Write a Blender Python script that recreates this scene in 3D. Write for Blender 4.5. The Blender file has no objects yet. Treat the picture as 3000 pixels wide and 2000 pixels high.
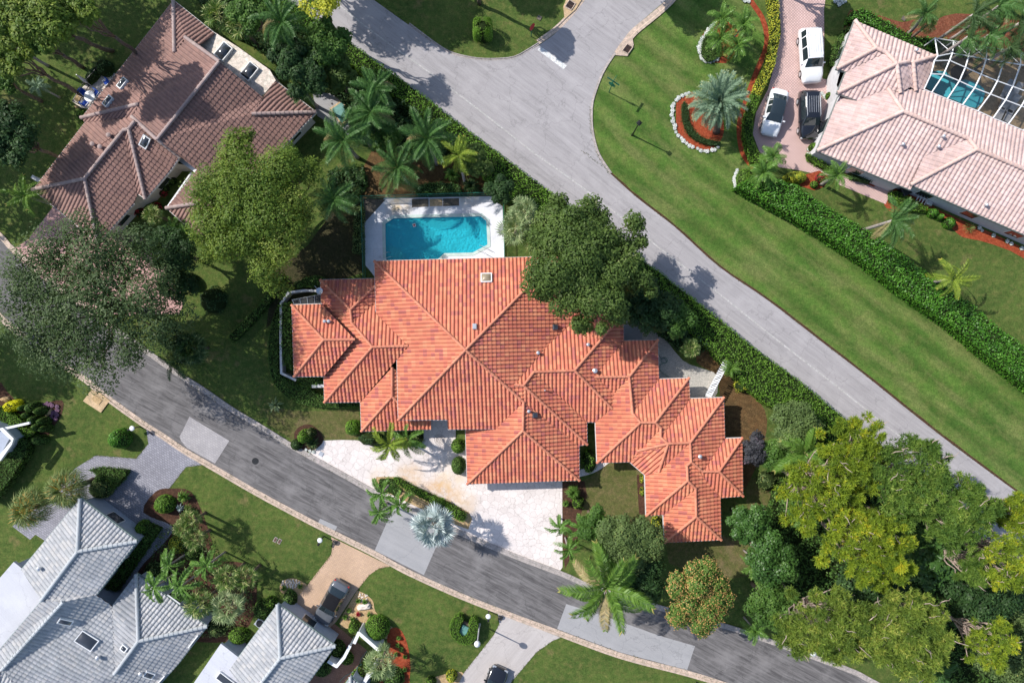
import bpy, bmesh, math, random
import numpy as np
from mathutils import Vector, Matrix
from mathutils.geometry import tessellate_polygon

# ------------------------------------------------------------------ camera, sky, sun, exposure
S = bpy.context.scene
COL = S.collection
HC = 66.6667                       # drone height; 30 photo pixels (of 3000) per metre on the ground
cd = bpy.data.cameras.new('drone_camera'); cd.lens = 24; cd.sensor_width = 36; cd.clip_end = 2000
cam = bpy.data.objects.new('drone_camera', cd); cam.location = (0, 0, HC); COL.objects.link(cam); S.camera = cam
W = bpy.data.worlds.new('World'); S.world = W; W.use_nodes = True
SUN_EL, SUN_AZ = math.radians(42.5), None
sdir = Vector((-0.897, 0.442, math.tan(SUN_EL))).normalized()      # towards the sun
nt = W.node_tree; bg = nt.nodes['Background']
sky = nt.nodes.new('ShaderNodeTexSky'); sky.sky_type = 'NISHITA'; sky.sun_disc = False
sky.sun_elevation = SUN_EL; sky.sun_rotation = math.atan2(sdir.x, sdir.y)
nt.links.new(sky.outputs[0], bg.inputs[0]); bg.inputs[1].default_value = 0.14
sl = bpy.data.lights.new('sun', 'SUN'); sl.energy = 4.5; sl.angle = math.radians(0.5); sl.color = (1, 0.955, 0.89)
so = bpy.data.objects.new('sun', sl); so.rotation_euler = sdir.to_track_quat('Z', 'Y').to_euler(); so.location = (-40, 20, 60); COL.objects.link(so)
S.view_settings.view_transform = 'Standard'; S.view_settings.look = 'None'; S.view_settings.gamma = 1; S.view_settings.exposure = 0.27

RS = random.Random(7); NR = np.random.default_rng(11)
PX = 30.0

def G(px, py, z=0.0):
    s = (1 - z/HC)/PX
    return Vector(((px-1500)*s, (1000-py)*s, z))

# ------------------------------------------------------------------ object helpers
def link(o, parent=None):
    COL.objects.link(o)
    if parent is not None: o.parent = parent
    return o
def tag(o, label=None, cat=None, group=None, kind=None):
    if label: o['label'] = label
    if cat: o['category'] = cat
    if group: o['group'] = group
    if kind: o['kind'] = kind
    return o
def empty(name, loc, rz=0, label=None, cat=None, group=None):
    o = bpy.data.objects.new(name, None); o.location = loc; o.rotation_euler = (0, 0, rz); o.empty_display_size = 0.2
    link(o); return tag(o, label, cat, group)
def mesh(name, V, F, mat, parent=None, smooth=False, rnd=None, fmat=None):
    me = bpy.data.meshes.new(name)
    V = np.asarray(V, dtype=np.float32)
    if isinstance(F, np.ndarray):
        k = F.shape[1]; n = len(F)
        me.vertices.add(len(V)); me.vertices.foreach_set('co', V.ravel())
        me.loops.add(n*k); me.loops.foreach_set('vertex_index', F.astype(np.int32).ravel())
        me.polygons.add(n); me.polygons.foreach_set('loop_start', np.arange(0, n*k, k, dtype=np.int32))
        me.update(calc_edges=True)
    else:
        me.from_pydata([tuple(map(float, v)) for v in V], [], F); me.update()
    for m in (mat if isinstance(mat, (list, tuple)) else [mat]): me.materials.append(m)
    if fmat is not None: me.polygons.foreach_set('material_index', np.asarray(fmat, dtype=np.int32))
    if rnd is not None:
        a = me.attributes.new('rnd', 'FLOAT', 'FACE'); a.data.foreach_set('value', np.asarray(rnd, dtype=np.float32))
    if smooth: me.polygons.foreach_set('use_smooth', np.ones(len(me.polygons), dtype=bool))
    return link(bpy.data.objects.new(name, me), parent)

class MB:
    """collects simple shapes into one mesh"""
    def __init__(s): s.v = []; s.f = []; s.m = []
    def add(s, V, F, m=0):
        o = len(s.v); s.v += [tuple(v) for v in V]; s.f += [tuple(i+o for i in f) for f in F]; s.m += [m]*len(F); return s
    def box(s, c, d, rz=0, m=0, M=None, taper=1.0, bev=0.0):
        x, y, z = d[0]/2, d[1]/2, d[2]/2; t = taper
        P = [(-x,-y,-z),(x,-y,-z),(x,y,-z),(-x,y,-z),(-x*t,-y*t,z),(x*t,-y*t,z),(x*t,y*t,z),(-x*t,y*t,z)]
        F = [(0,3,2,1),(4,5,6,7),(0,1,5,4),(1,2,6,5),(2,3,7,6),(3,0,4,7)]
        if bev > 0:
            P = P[:4] + [(-x,-y,z-bev),(x,-y,z-bev),(x,y,z-bev),(-x,y,z-bev)] + [(-x+bev,-y+bev,z),(x-bev,-y+bev,z),(x-bev,y-bev,z),(-x+bev,y-bev,z)]
            F = [(0,3,2,1)] + [(i,(i+1)%4,(i+1)%4+4,i+4) for i in range(4)] + [(i+4,(i+1)%4+4,(i+1)%4+8,i+8) for i in range(4)] + [(8,9,10,11)]
        Mx = (M if M is not None else Matrix.Translation(c) @ Matrix.Rotation(rz, 4, 'Z'))
        return s.add([Mx @ Vector(p) for p in P], F, m)
    def tube(s, pts, r, n=6, m=0, cap=True):
        pts = [Vector(p) for p in pts]; k = len(pts)
        rr = r if isinstance(r, (list, tuple)) else [r]*k
        V = []
        for i, p in enumerate(pts):
            t = (pts[min(i+1, k-1)] - pts[max(i-1, 0)]).normalized()
            a = t.cross(Vector((0, 0, 1)) if abs(t.z) < .9 else Vector((1, 0, 0))).normalized(); b = t.cross(a)
            for j in range(n):
                g = 2*math.pi*j/n; V.append(p + (a*math.cos(g) + b*math.sin(g))*rr[i])
        F = [(i*n+j, i*n+(j+1) % n, (i+1)*n+(j+1) % n, (i+1)*n+j) for i in range(k-1) for j in range(n)]
        if cap: F += [tuple(reversed(range(n))), tuple(range((k-1)*n, k*n))]
        return s.add(V, F, m)
    def lathe(s, prof, c=(0, 0, 0), n=16, m=0):
        V = []; k = len(prof)
        for r, z in prof:
            for j in range(n):
                g = 2*math.pi*j/n; V.append((c[0]+r*math.cos(g), c[1]+r*math.sin(g), c[2]+z))
        F = [(i*n+j, i*n+(j+1) % n, (i+1)*n+(j+1) % n, (i+1)*n+j) for i in range(k-1) for j in range(n)]
        F += [tuple(reversed(range(n))), tuple(range((k-1)*n, k*n))]
        return s.add(V, F, m)
    def prism(s, pts, z0, z1, m=0):
        n = len(pts); A = sum(pts[i][0]*pts[(i+1) % n][1]-pts[(i+1) % n][0]*pts[i][1] for i in range(n))
        if A < 0: pts = pts[::-1]
        V = [(p[0], p[1], z0) for p in pts] + [(p[0], p[1], z1) for p in pts]
        tr = tessellate_polygon([[Vector((p[0], p[1], 0)) for p in pts]])
        F = [(i, (i+1) % n, (i+1) % n+n, i+n) for i in range(n)] + [tuple(range(n, 2*n))]
        return s.add(V, F, m)
    def build(s, name, mat, parent=None, smooth=False):
        return mesh(name, s.v, s.f, mat, parent, smooth, fmat=s.m)

def catmull(P, n=5, closed=False):
    P = [Vector((p[0], p[1])) for p in P]; k = len(P); out = []
    for i in range(k if closed else k-1):
        if closed: a, b, c, d = P[i-1], P[i], P[(i+1) % k], P[(i+2) % k]
        else: a, b, c, d = P[max(i-1, 0)], P[i], P[i+1], P[min(i+2, k-1)]
        for j in range(n):
            t = j/n
            out.append(0.5*((2*b) + (c-a)*t + (2*a-5*b+4*c-d)*t*t + (3*b-a-3*c+d)*t**3))
    if not closed: out.append(P[-1])
    return [(p.x, p.y) for p in out]
def wpoly(P, z=0.0): return [(G(x, y, z).x, G(x, y, z).y) for x, y in P]

def sheet(name, P, z, mat, holes=(), thick=0.0, kind='structure', parent=None, curve=0):
    """flat polygon (photo pixels on the ground) laid at height z; thick gives it real sides"""
    if curve: P = catmull(P, curve, True)
    loops = [[Vector((*p, 0)) for p in wpoly(P)]] + [[Vector((*p, 0)) for p in wpoly(h)] for h in holes]
    flat = [v for l in loops for v in l]
    tr = tessellate_polygon(loops)
    V = [(v.x, v.y, z) for v in flat]; F = []
    for t in tr:
        a, b, c = (flat[i] for i in t)
        F.append(tuple(t) if (b-a).cross(c-a).z > 0 else tuple(reversed(t)))
    if thick > 0:
        o = 0
        for l in loops:
            n = len(l); b0 = len(V); V += [(v.x, v.y, z-thick) for v in l]
            F += [(o+i, b0+i, b0+(i+1) % n, o+(i+1) % n) for i in range(n)]; o += n
    ob = mesh(name, V, F, mat, parent)
    if kind and parent is None: tag(ob, kind=kind)
    return ob

def offset_line(P, d):
    """polyline in world metres, moved d metres to its side"""
    out = []; k = len(P)
    for i in range(k):
        a = Vector(P[max(i-1, 0)]); b = Vector(P[min(i+1, k-1)]); t = (b-a).normalized()
        out.append((P[i][0]-t.y*d, P[i][1]+t.x*d))
    return out
def resample(P, step):
    out = [Vector(P[0])]; acc = 0
    for i in range(len(P)-1):
        a, b = Vector(P[i]), Vector(P[i+1]); L = (b-a).length; 
        if L == 0: continue
        d = step-acc
        while d <= L: out.append(a+(b-a)*d/L); d += step
        acc = L-(d-step)
    out.append(Vector(P[-1])); return [tuple(p) for p in out]

# ------------------------------------------------------------------ materials
def newmat(name):
    m = bpy.data.materials.new(name); m.use_nodes = True; N = m.node_tree.nodes; L = m.node_tree.links
    return m, N, L, N['Principled BSDF']
def setp(b, rough=.7, spec=.3, metal=0, coat=0):
    b.inputs['Roughness'].default_value = rough; b.inputs['Specular IOR Level'].default_value = spec
    b.inputs['Metallic'].default_value = metal; b.inputs['Coat Weight'].default_value = coat
def plain(name, c, rough=.6, spec=.4, metal=0, coat=0, var=.12, scale=3.0):
    m, N, L, b = newmat(name); setp(b, rough, spec, metal, coat)
    tc = N.new('ShaderNodeTexCoord'); n = N.new('ShaderNodeTexNoise'); n.inputs['Scale'].default_value = scale; n.inputs['Detail'].default_value = 4
    L.new(tc.outputs['Object'], n.inputs['Vector'])
    r = N.new('ShaderNodeValToRGB'); L.new(n.outputs['Fac'], r.inputs[0])
    r.color_ramp.elements[0].position = .3; r.color_ramp.elements[1].position = .7
    r.color_ramp.elements[0].color = (*[x*(1-var) for x in c], 1); r.color_ramp.elements[1].color = (*[min(1, x*(1+var)) for x in c], 1)
    L.new(r.outputs[0], b.inputs['Base Color']); return m
def mixc(N, L, fac, a, b, mode='MIX'):
    x = N.new('ShaderNodeMix'); x.data_type = 'RGBA'; x.blend_type = mode
    for s, v in ((0, fac), (6, a), (7, b)):
        if hasattr(v, 'links'): L.new(v, x.inputs[s])
        elif s == 0: x.inputs[0].default_value = v
        else: x.inputs[s].default_value = (*v, 1)
    return x.outputs[2]
def noise(N, L, vec, scale, detail=4, rough=.55, lo=.35, hi=.65, dist=0):
    n = N.new('ShaderNodeTexNoise'); n.inputs['Scale'].default_value = scale; n.inputs['Detail'].default_value = detail
    n.inputs['Roughness'].default_value = rough; n.inputs['Distortion'].default_value = dist; L.new(vec, n.inputs['Vector'])
    mr = N.new('ShaderNodeMapRange'); mr.inputs[1].default_value = lo; mr.inputs[2].default_value = hi; L.new(n.outputs['Fac'], mr.inputs[0])
    return mr.outputs[0]
def mapping(N, L, vec, rz=0, sc=(1, 1, 1)):
    mp = N.new('ShaderNodeMapping'); mp.inputs['Rotation'].default_value = (0, 0, rz); L.new(vec, mp.inputs['Vector'])
    m2 = N.new('ShaderNodeMapping'); m2.inputs['Scale'].default_value = sc; L.new(mp.outputs[0], m2.inputs['Vector']); return m2.outputs[0]
def bump(N, L, b, h, strength=.3, dist=.05):
    bp = N.new('ShaderNodeBump'); bp.inputs['Strength'].default_value = strength; bp.inputs['Distance'].default_value = dist
    L.new(h, bp.inputs['Height']); L.new(bp.outputs[0], b.inputs['Normal'])
def POS(N): return N.new('ShaderNodeNewGeometry').outputs['Position']

def ground_mat(name, a, b_, c, s1=.25, s2=1.6, s3=9.0, rough=.9, stripes=None, bstr=.6, spec=.1, worn=None):
    m, N, L, b = newmat(name); setp(b, rough, spec); p = POS(N)
    col = mixc(N, L, noise(N, L, p, s1, 5, .6), a, b_)
    col = mixc(N, L, noise(N, L, p, s2, 6, .7, .45, .75), col, c)
    if stripes:
        ang, per, amt = stripes
        wv = N.new('ShaderNodeTexWave'); wv.inputs['Scale'].default_value = 1/per*.314; wv.inputs['Distortion'].default_value = 1.4
        wv.inputs['Detail'].default_value = 2; wv.inputs['Detail Scale'].default_value = .6; wv.bands_direction = 'Y'
        L.new(mapping(N, L, p, ang), wv.inputs['Vector'])
        q = mixc(N, L, wv.outputs['Fac'], (1-amt,)*3, (1+amt*.9, 1+amt*.6, 1+amt*.6)); col = mixc(N, L, 1.0, col, q, 'MULTIPLY')
        dry = mixc(N, L, noise(N, L, mapping(N, L, p, ang, (.3, 1.3, 1)), .55, 4, .6, .46, .66), col, (.21, .22, .085)); col = mixc(N, L, .5, col, dry)
    if worn: col = mixc(N, L, noise(N, L, p, worn[1], 4, .6, worn[2], worn[2]+.14), col, worn[0])
    fine = noise(N, L, p, s3, 8, .8, .3, .7); fin2 = noise(N, L, p, s3*.33, 3, .7, .3, .7)
    sh = mixc(N, L, fine, (.5, .52, .5), (1.5, 1.46, 1.44)); col = mixc(N, L, 1.0, col, sh, 'MULTIPLY')
    sh2 = mixc(N, L, fin2, (.76, .79, .76), (1.24, 1.2, 1.18)); col = mixc(N, L, 1.0, col, sh2, 'MULTIPLY')
    L.new(col, b.inputs['Base Color']); bump(N, L, b, fine, bstr, .06); return m

def asphalt(name, a, b_, light, ang, streak=.5, patch=.5, spec=.2):
    m, N, L, b = newmat(name); setp(b, .85, spec); p = POS(N)
    st = noise(N, L, mapping(N, L, p, ang, (.06, 1.2, 1)), 1.1, 5, .65, .38, .66, .3)
    st2 = noise(N, L, mapping(N, L, p, ang, (.22, 2.6, 1)), 1.6, 6, .7, .4, .7, .5)
    col = mixc(N, L, st, a, b_); x = mixc(N, L, st2, col, light); col = mixc(N, L, streak, col, x)
    col = mixc(N, L, noise(N, L, p, .4, 5, .6, .5, .8), col, light)
    g = noise(N, L, p, 22, 4, .8, .25, .75); col = mixc(N, L, 1.0, col, mixc(N, L, g, (.82,)*3, (1.16,)*3), 'MULTIPLY')
    v = N.new('ShaderNodeTexVoronoi'); v.feature = 'DISTANCE_TO_EDGE'; v.inputs['Scale'].default_value = .28
    wv = N.new('ShaderNodeVectorMath'); wv.operation = 'ADD'; nn = N.new('ShaderNodeTexNoise'); nn.inputs['Scale'].default_value = 1.2; nn.inputs['Detail'].default_value = 5
    L.new(p, nn.inputs['Vector']); L.new(p, wv.inputs[0]); sc = N.new('ShaderNodeVectorMath'); sc.operation = 'SCALE'; sc.inputs['Scale'].default_value = 1.6
    L.new(nn.outputs['Color'], sc.inputs[0]); L.new(sc.outputs[0], wv.inputs[1]); L.new(wv.outputs[0], v.inputs['Vector'])
    mr = N.new('ShaderNodeMapRange'); mr.inputs[1].default_value = 0; mr.inputs[2].default_value = .012; mr.inputs[3].default_value = .35; mr.inputs[4].default_value = 0
    L.new(v.outputs['Distance'], mr.inputs[0]); col = mixc(N, L, mr.outputs[0], col, tuple(x*.45 for x in a))
    L.new(col, b.inputs['Base Color']); bump(N, L, b, g, .25, .01); return m

def paver(name, a, b_, mortar, ang, w=.22, h=.11, msize=.02, rough=.8, offset=.5, stain=None, stone=False):
    m, N, L, b = newmat(name); setp(b, rough, .25); p = POS(N); v = mapping(N, L, p, ang)
    if stone:
        vo = N.new('ShaderNodeTexVoronoi'); vo.inputs['Scale'].default_value = 1/w; vc = N.new('ShaderNodeTexVoronoi'); vc.feature = 'DISTANCE_TO_EDGE'; vc.inputs['Scale'].default_value = 1/w
        nn = N.new('ShaderNodeTexNoise'); nn.inputs['Scale'].default_value = 3; L.new(p, nn.inputs['Vector'])
        vm = N.new('ShaderNodeVectorMath'); vm.operation = 'MULTIPLY_ADD'; L.new(nn.outputs['Color'], vm.inputs[0]); vm.inputs[1].default_value = (.35, .35, .35); L.new(v, vm.inputs[2])
        L.new(vm.outputs[0], vo.inputs['Vector']); L.new(vm.outputs[0], vc.inputs['Vector'])
        sp = N.new('ShaderNodeSeparateColor'); L.new(vo.outputs['Color'], sp.inputs[0]); col = mixc(N, L, sp.outputs[0], a, b_)
        mr = N.new('ShaderNodeMapRange'); mr.inputs[1].default_value = msize*.3; mr.inputs[2].default_value = msize; mr.inputs[3].default_value = .7; mr.inputs[4].default_value = 0
        L.new(vc.outputs['Distance'], mr.inputs[0]); col = mixc(N, L, mr.outputs[0], col, mortar); hgt = mr.outputs[0]
    else:
        br = N.new('ShaderNodeTexBrick'); br.offset = offset; br.inputs['Scale'].default_value = 1; br.inputs['Brick Width'].default_value = w; br.inputs['Row Height'].default_value = h
        br.inputs['Mortar Size'].default_value = msize; br.inputs['Color1'].default_value = (*a, 1); br.inputs['Color2'].default_value = (*b_, 1); br.inputs['Mortar'].default_value = (*mortar, 1)
        L.new(v, br.inputs['Vector']); col = br.outputs['Color']; hgt = br.outputs['Fac']
    col = mixc(N, L, 1.0, col, mixc(N, L, noise(N, L, p, .45, 6, .65, .3, .7), (.86, .85, .84), (1.08, 1.07, 1.06)), 'MULTIPLY')
    col = mixc(N, L, 1.0, col, mixc(N, L, noise(N, L, p, 9, 5, .75, .3, .7), (.9,)*3, (1.08,)*3), 'MULTIPLY')
    if stain:
        for (cx, cy, r, c, amt) in stain:
            c0 = G(cx, cy); vd = N.new('ShaderNodeVectorMath'); vd.operation = 'DISTANCE'; L.new(p, vd.inputs[0]); vd.inputs[1].default_value = (c0.x, c0.y, 0)
            mr = N.new('ShaderNodeMapRange'); mr.inputs[1].default_value = r; mr.inputs[2].default_value = r*.25; mr.inputs[3].default_value = 0; mr.inputs[4].default_value = 1; mr.interpolation_type = 'SMOOTHSTEP'
            L.new(vd.outputs['Value'], mr.inputs[0]); mu = N.new('ShaderNodeMath'); mu.operation = 'MULTIPLY'; L.new(mr.outputs[0], mu.inputs[0])
            L.new(noise(N, L, p, 1.1, 5, .7, .3, .62), mu.inputs[1]); m2 = N.new('ShaderNodeMath'); m2.operation = 'MULTIPLY'; m2.inputs[1].default_value = amt; L.new(mu.outputs[0], m2.inputs[0])
            col = mixc(N, L, m2.outputs[0], col, c)
    L.new(col, b.inputs['Base Color']); bump(N, L, b, hgt, .3, -.01); return m

def leafmat(name, c0, c1, c2=None, trans=.22, rough=.55, spec=.22, amt2=.0, gain=1.4):
    c0, c1, c2 = (None if c is None else tuple(min(.85, x*gain) for x in c) for c in (c0, c1, c2))
    m, N, L, b = newmat(name); setp(b, rough, spec)
    at = N.new('ShaderNodeAttribute'); at.attribute_name = 'rnd'
    col = mixc(N, L, at.outputs['Fac'], c0, c1)
    if c2:
        mr = N.new('ShaderNodeMapRange'); mr.inputs[1].default_value = 1-amt2-.08; mr.inputs[2].default_value = 1-amt2+.02; L.new(at.outputs['Fac'], mr.inputs[0]); col = mixc(N, L, mr.outputs[0], col, c2)
    p = POS(N); col = mixc(N, L, 1.0, col, mixc(N, L, noise(N, L, p, .8, 3, .6, .3, .7), (.8, .84, .8), (1.2, 1.16, 1.15)), 'MULTIPLY')
    L.new(col, b.inputs['Base Color'])
    tr = N.new('ShaderNodeBsdfTranslucent'); L.new(mixc(N, L, 1.0, col, (1.3, 1.35, .5), 'MULTIPLY'), tr.inputs[0])
    mx = N.new('ShaderNodeMixShader'); mx.inputs[0].default_value = trans; L.new(b.outputs[0], mx.inputs[1]); L.new(tr.outputs[0], mx.inputs[2])
    L.new(mx.outputs[0], N['Material Output'].inputs[0]); return m

def tilemat(name, cols, rough=.75, spec=.25, dirt=.5, dirtc=(.1, .08, .08), ds=.5):
    m, N, L, b = newmat(name); setp(b, rough, spec)
    at = N.new('ShaderNodeAttribute'); at.attribute_name = 'rnd'; r = N.new('ShaderNodeValToRGB'); r.color_ramp.interpolation = 'CONSTANT' if len(cols) > 3 else 'LINEAR'
    while len(r.color_ramp.elements) < len(cols): r.color_ramp.elements.new(.5)
    for i, c in enumerate(cols):
        r.color_ramp.elements[i].position = i/len(cols) if len(cols) > 3 else i/(len(cols)-1); r.color_ramp.elements[i].color = (*c, 1)
    L.new(at.outputs['Fac'], r.inputs[0]); p = POS(N)
    col = mixc(N, L, 1.0, r.outputs[0], mixc(N, L, noise(N, L, p, .35, 5, .6, .3, .7), (.88,)*3, (1.1,)*3), 'MULTIPLY')
    f = N.new('ShaderNodeMath'); f.operation = 'MULTIPLY'; f.inputs[1].default_value = dirt
    L.new(noise(N, L, p, ds, 6, .75, .52, .78), f.inputs[0]); col = mixc(N, L, f.outputs[0], col, dirtc)
    col = mixc(N, L, 1.0, col, mixc(N, L, noise(N, L, p, 14, 4, .7, .3, .7), (.86,)*3, (1.12,)*3), 'MULTIPLY')
    L.new(col, b.inputs['Base Color']); return m

def glassy(name, c, rough=.08, spec=.8):
    return plain(name, c, rough, spec, 0, .6, .05)

RA = math.radians
M = {}
M['grass'] = ground_mat('grass', (.058, .1, .024), (.088, .135, .032), (.145, .155, .05), worn=((.17, .145, .065), .4, .6), s3=7)
M['verge'] = ground_mat('verge_grass', (.062, .135, .026), (.085, .165, .032), (.135, .172, .05), s3=7, s1=.16, s2=.7, stripes=(RA(37.5), 2.2, .2))
M['grass_dry'] = ground_mat('dry_grass', (.085, .1, .03), (.12, .125, .045), (.19, .145, .075), worn=((.2, .15, .09), .3, .58))
M['litter'] = ground_mat('leaf_litter', (.13, .075, .035), (.09, .06, .03), (.2, .13, .06), s1=.8, s2=3)
M['mulch'] = ground_mat('red_mulch', (.33, .07, .03), (.25, .045, .022), (.42, .12, .06), s1=.9, s2=4, s3=14)
M['mulch_dark'] = ground_mat('dark_mulch', (.085, .042, .03), (.06, .035, .025), (.14, .075, .05), s1=.9, s2=4, s3=14)
M['mulch2'] = ground_mat('brown_red_mulch', (.2, .07, .04), (.15, .05, .03), (.3, .13, .08), s1=.9, s2=4, s3=14)
M['shade_soil'] = ground_mat('shade_painted_soil', (.055, .05, .026), (.04, .045, .018), (.09, .075, .04), s1=.9, s2=4)  # dark soil tone with tree shade put into the colour
M['sand'] = ground_mat('tan_gravel', (.5, .36, .2), (.42, .28, .15), (.6, .45, .28), s1=.9, s2=5, s3=16)
M['gravel'] = ground_mat('pale_gravel', (.5, .48, .45), (.42, .4, .38), (.58, .56, .52), s1=.5, s2=5, s3=20)
M['dgravel'] = ground_mat('dark_gravel', (.1, .095, .085), (.16, .14, .12), (.24, .2, .16), s1=2, s2=9, s3=22)
RD = RA(-37.5)*-1
M['road'] = asphalt('pale_asphalt', (.29, .275, .28), (.36, .34, .348), (.42, .398, .405), RD, .75)
M['street'] = asphalt('dark_asphalt', (.082, .078, .08), (.13, .123, .124), (.25, .238, .238), RA(28), .75)
M['patchc'] = asphalt('repair_patch', (.3, .3, .31), (.35, .345, .355), (.38, .375, .385), RA(28), .3)
M['line'] = ground_mat('worn_road_paint', (.47, .47, .49), (.41, .4, .41), (.36, .345, .35), s1=1, s2=3, s3=12, bstr=.05)
M['stop'] = ground_mat('white_road_paint', (.7, .72, .74), (.6, .61, .63), (.5, .5, .52), s1=1, s2=5, s3=12, bstr=.05)
M['kerb'] = ground_mat('kerb_concrete', (.56, .45, .38), (.5, .4, .34), (.36, .3, .26), s1=.5, s2=2.5, s3=10, bstr=.1)
M['kerb2'] = ground_mat('grey_kerb_concrete', (.42, .38, .38), (.36, .33, .32), (.26, .24, .24), s1=.5, s2=2.5, s3=10, bstr=.1)
M['apron'] = ground_mat('tan_concrete', (.56, .42, .27), (.5, .36, .22), (.4, .3, .2), s1=.5, s2=2.5, s3=10, bstr=.1)
M['drivegrey'] = paver('grey_pavers', (.25, .25, .29), (.33, .33, .375), (.17, .17, .2), RA(33), .3, .2, .02)
M['patchbrick'] = paver('patch_pavers', (.36, .345, .36), (.42, .4, .41), (.29, .28, .29), RA(33), .3, .2, .015)
M['drivetan'] = paver('tan_pavers', (.6, .43, .3), (.53, .38, .28), (.4, .26, .17), RA(17), .24, .12, .012)
M['walkbrick'] = paver('brick_walk', (.24, .13, .09), (.3, .17, .12), (.14, .08, .06), RA(33), .24, .12, .012)
M['drivepink'] = paver('pink_pavers', (.7, .5, .46), (.6, .42, .39), (.42, .29, .27), RA(45), .2, .2, .03, offset=0)
M['driveoak'] = paver('rose_pavers', (.58, .36, .33), (.5, .3, .28), (.33, .2, .19), RA(35), .3, .3, .03)
M['drivepale'] = asphalt('pale_concrete_drive', (.4, .365, .35), (.47, .435, .42), (.53, .49, .47), RA(-50), .5)
STN = [(1290, 1445, 2.6, (.6, .36, .16), .85), (1200, 1400, 2.0, (.6, .38, .18), .75), (1360, 1475, 1.8, (.62, .42, .22), .6), (1330, 1390, 2.4, (.7, .55, .36), .5), (1110, 1400, 1.5, (.66, .5, .33), .5)]
M['flag'] = paver('white_flagstone', (.76, .7, .68), (.68, .62, .6), (.42, .37, .35), 0, .62, .62, .035, stone=True, stain=STN)
M['deck'] = paver('white_pool_deck', (.74, .75, .8), (.72, .73, .78), (.55, .55, .58), 0, 9, 9, .01, stain=[(1170, 605, 1.7, (.55, .4, .2), .8), (1375, 585, 1.6, (.55, .45, .3), .5)])
M['coping'] = plain('pale_green_coping', (.5, .6, .56), .5, var=.12, scale=2)
M['basin'] = plain('pool_plaster', (.09, .62, .74), .6, var=.1, scale=1.2)
M['white'] = plain('white_paint', (.74, .75, .76), .5, var=.06); M['offwhite'] = plain('weathered_white', (.5, .5, .51), .7, var=.25, scale=2)
M['stucco'] = plain('cream_stucco', (.6, .55, .48), .85, var=.08); M['stuccog'] = plain('grey_stucco', (.38, .42, .5), .8, var=.08)
M['stuccop'] = plain('pale_stucco', (.55, .54, .55), .85, var=.08)
M['fascia'] = plain('dark_gutter', (.22, .24, .23), .5); M['gutterg'] = plain('green_grey_gutter', (.3, .38, .36), .4); M['fasw'] = plain('white_fascia', (.6, .58, .56), .5)
M['flatroof'] = asphalt('white_flat_roof', (.52, .53, .58), (.56, .57, .62), (.62, .63, .67), RA(50), .3); M['flatroof2'] = ground_mat('cream_flat_roof', (.74, .68, .64), (.68, .62, .57), (.5, .42, .38), s1=.6, s2=2, s3=8, bstr=.1)
M['glass'] = glassy('window_glass', (.02, .03, .035)); M['glassd'] = glassy('skylight_glass', (.045, .05, .06), .12); M['cream'] = plain('skylight_blind', (.3, .25, .17), .35)
M['metal'] = plain('brushed_metal', (.6, .62, .65), .35, .5, .6); M['black'] = plain('black_metal', (.015, .016, .018), .4); M['rust'] = plain('rusty_grate', (.11, .06, .045), .7, var=.3)
M['green'] = plain('dark_green_paint', (.01, .14, .085), .4); M['teal'] = plain('teal_painted_steel', (.12, .28, .25), .5, var=.2); M['red'] = plain('sign_red', (.5, .03, .03), .4)
M['bark'] = plain('bark', (.16, .12, .09), .9, .1, var=.35, scale=6); M['palebark'] = plain('pale_palm_bark', (.34, .3, .28), .9, .1, var=.25, scale=4); M['pinebark'] = plain('pine_bark', (.42, .33, .28), .9, .1, var=.3, scale=5)
M['tmain'] = tilemat('terracotta_tiles', [(.56, .185, .115), (.6, .22, .13), (.53, .165, .11), (.63, .26, .15), (.57, .195, .12), (.45, .145, .12), (.58, .2, .125), (.61, .225, .13)], dirt=.22, dirtc=(.4, .17, .12))
M['tcap'] = tilemat('terracotta_caps', [(.58, .22, .14), (.64, .26, .16), (.54, .19, .12)], dirt=.1)
M['tbrown'] = tilemat('brown_tiles', [(.275, .165, .14), (.3, .178, .15), (.25, .15, .13), (.285, .17, .145)], dirt=.3, dirtc=(.12, .1, .08), ds=.4)
M['tbcap'] = tilemat('brown_caps', [(.38, .29, .27), (.34, .26, .25), (.42, .33, .3)], dirt=.3)
M['tpink'] = tilemat('pink_tiles', [(.57, .42, .385), (.63, .47, .435), (.53, .39, .36), (.59, .44, .415)], dirt=.15, dirtc=(.5, .3, .25))
M['tpcap'] = tilemat('pink_caps', [(.66, .48, .42), (.6, .43, .38), (.68, .52, .47)], dirt=.25, dirtc=(.55, .36, .25))
M['twhite'] = tilemat('white_tiles', [(.385, .395, .41), (.43, .435, .45), (.36, .37, .39), (.46, .455, .455)], dirt=.15, dirtc=(.4, .36, .33))
M['twcap'] = tilemat('white_caps', [(.41, .44, .46), (.46, .48, .5), (.43, .455, .475)], dirt=.15, dirtc=(.2, .25, .27))
M['under'] = plain('roof_underlay', (.12, .06, .05), .9)
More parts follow.
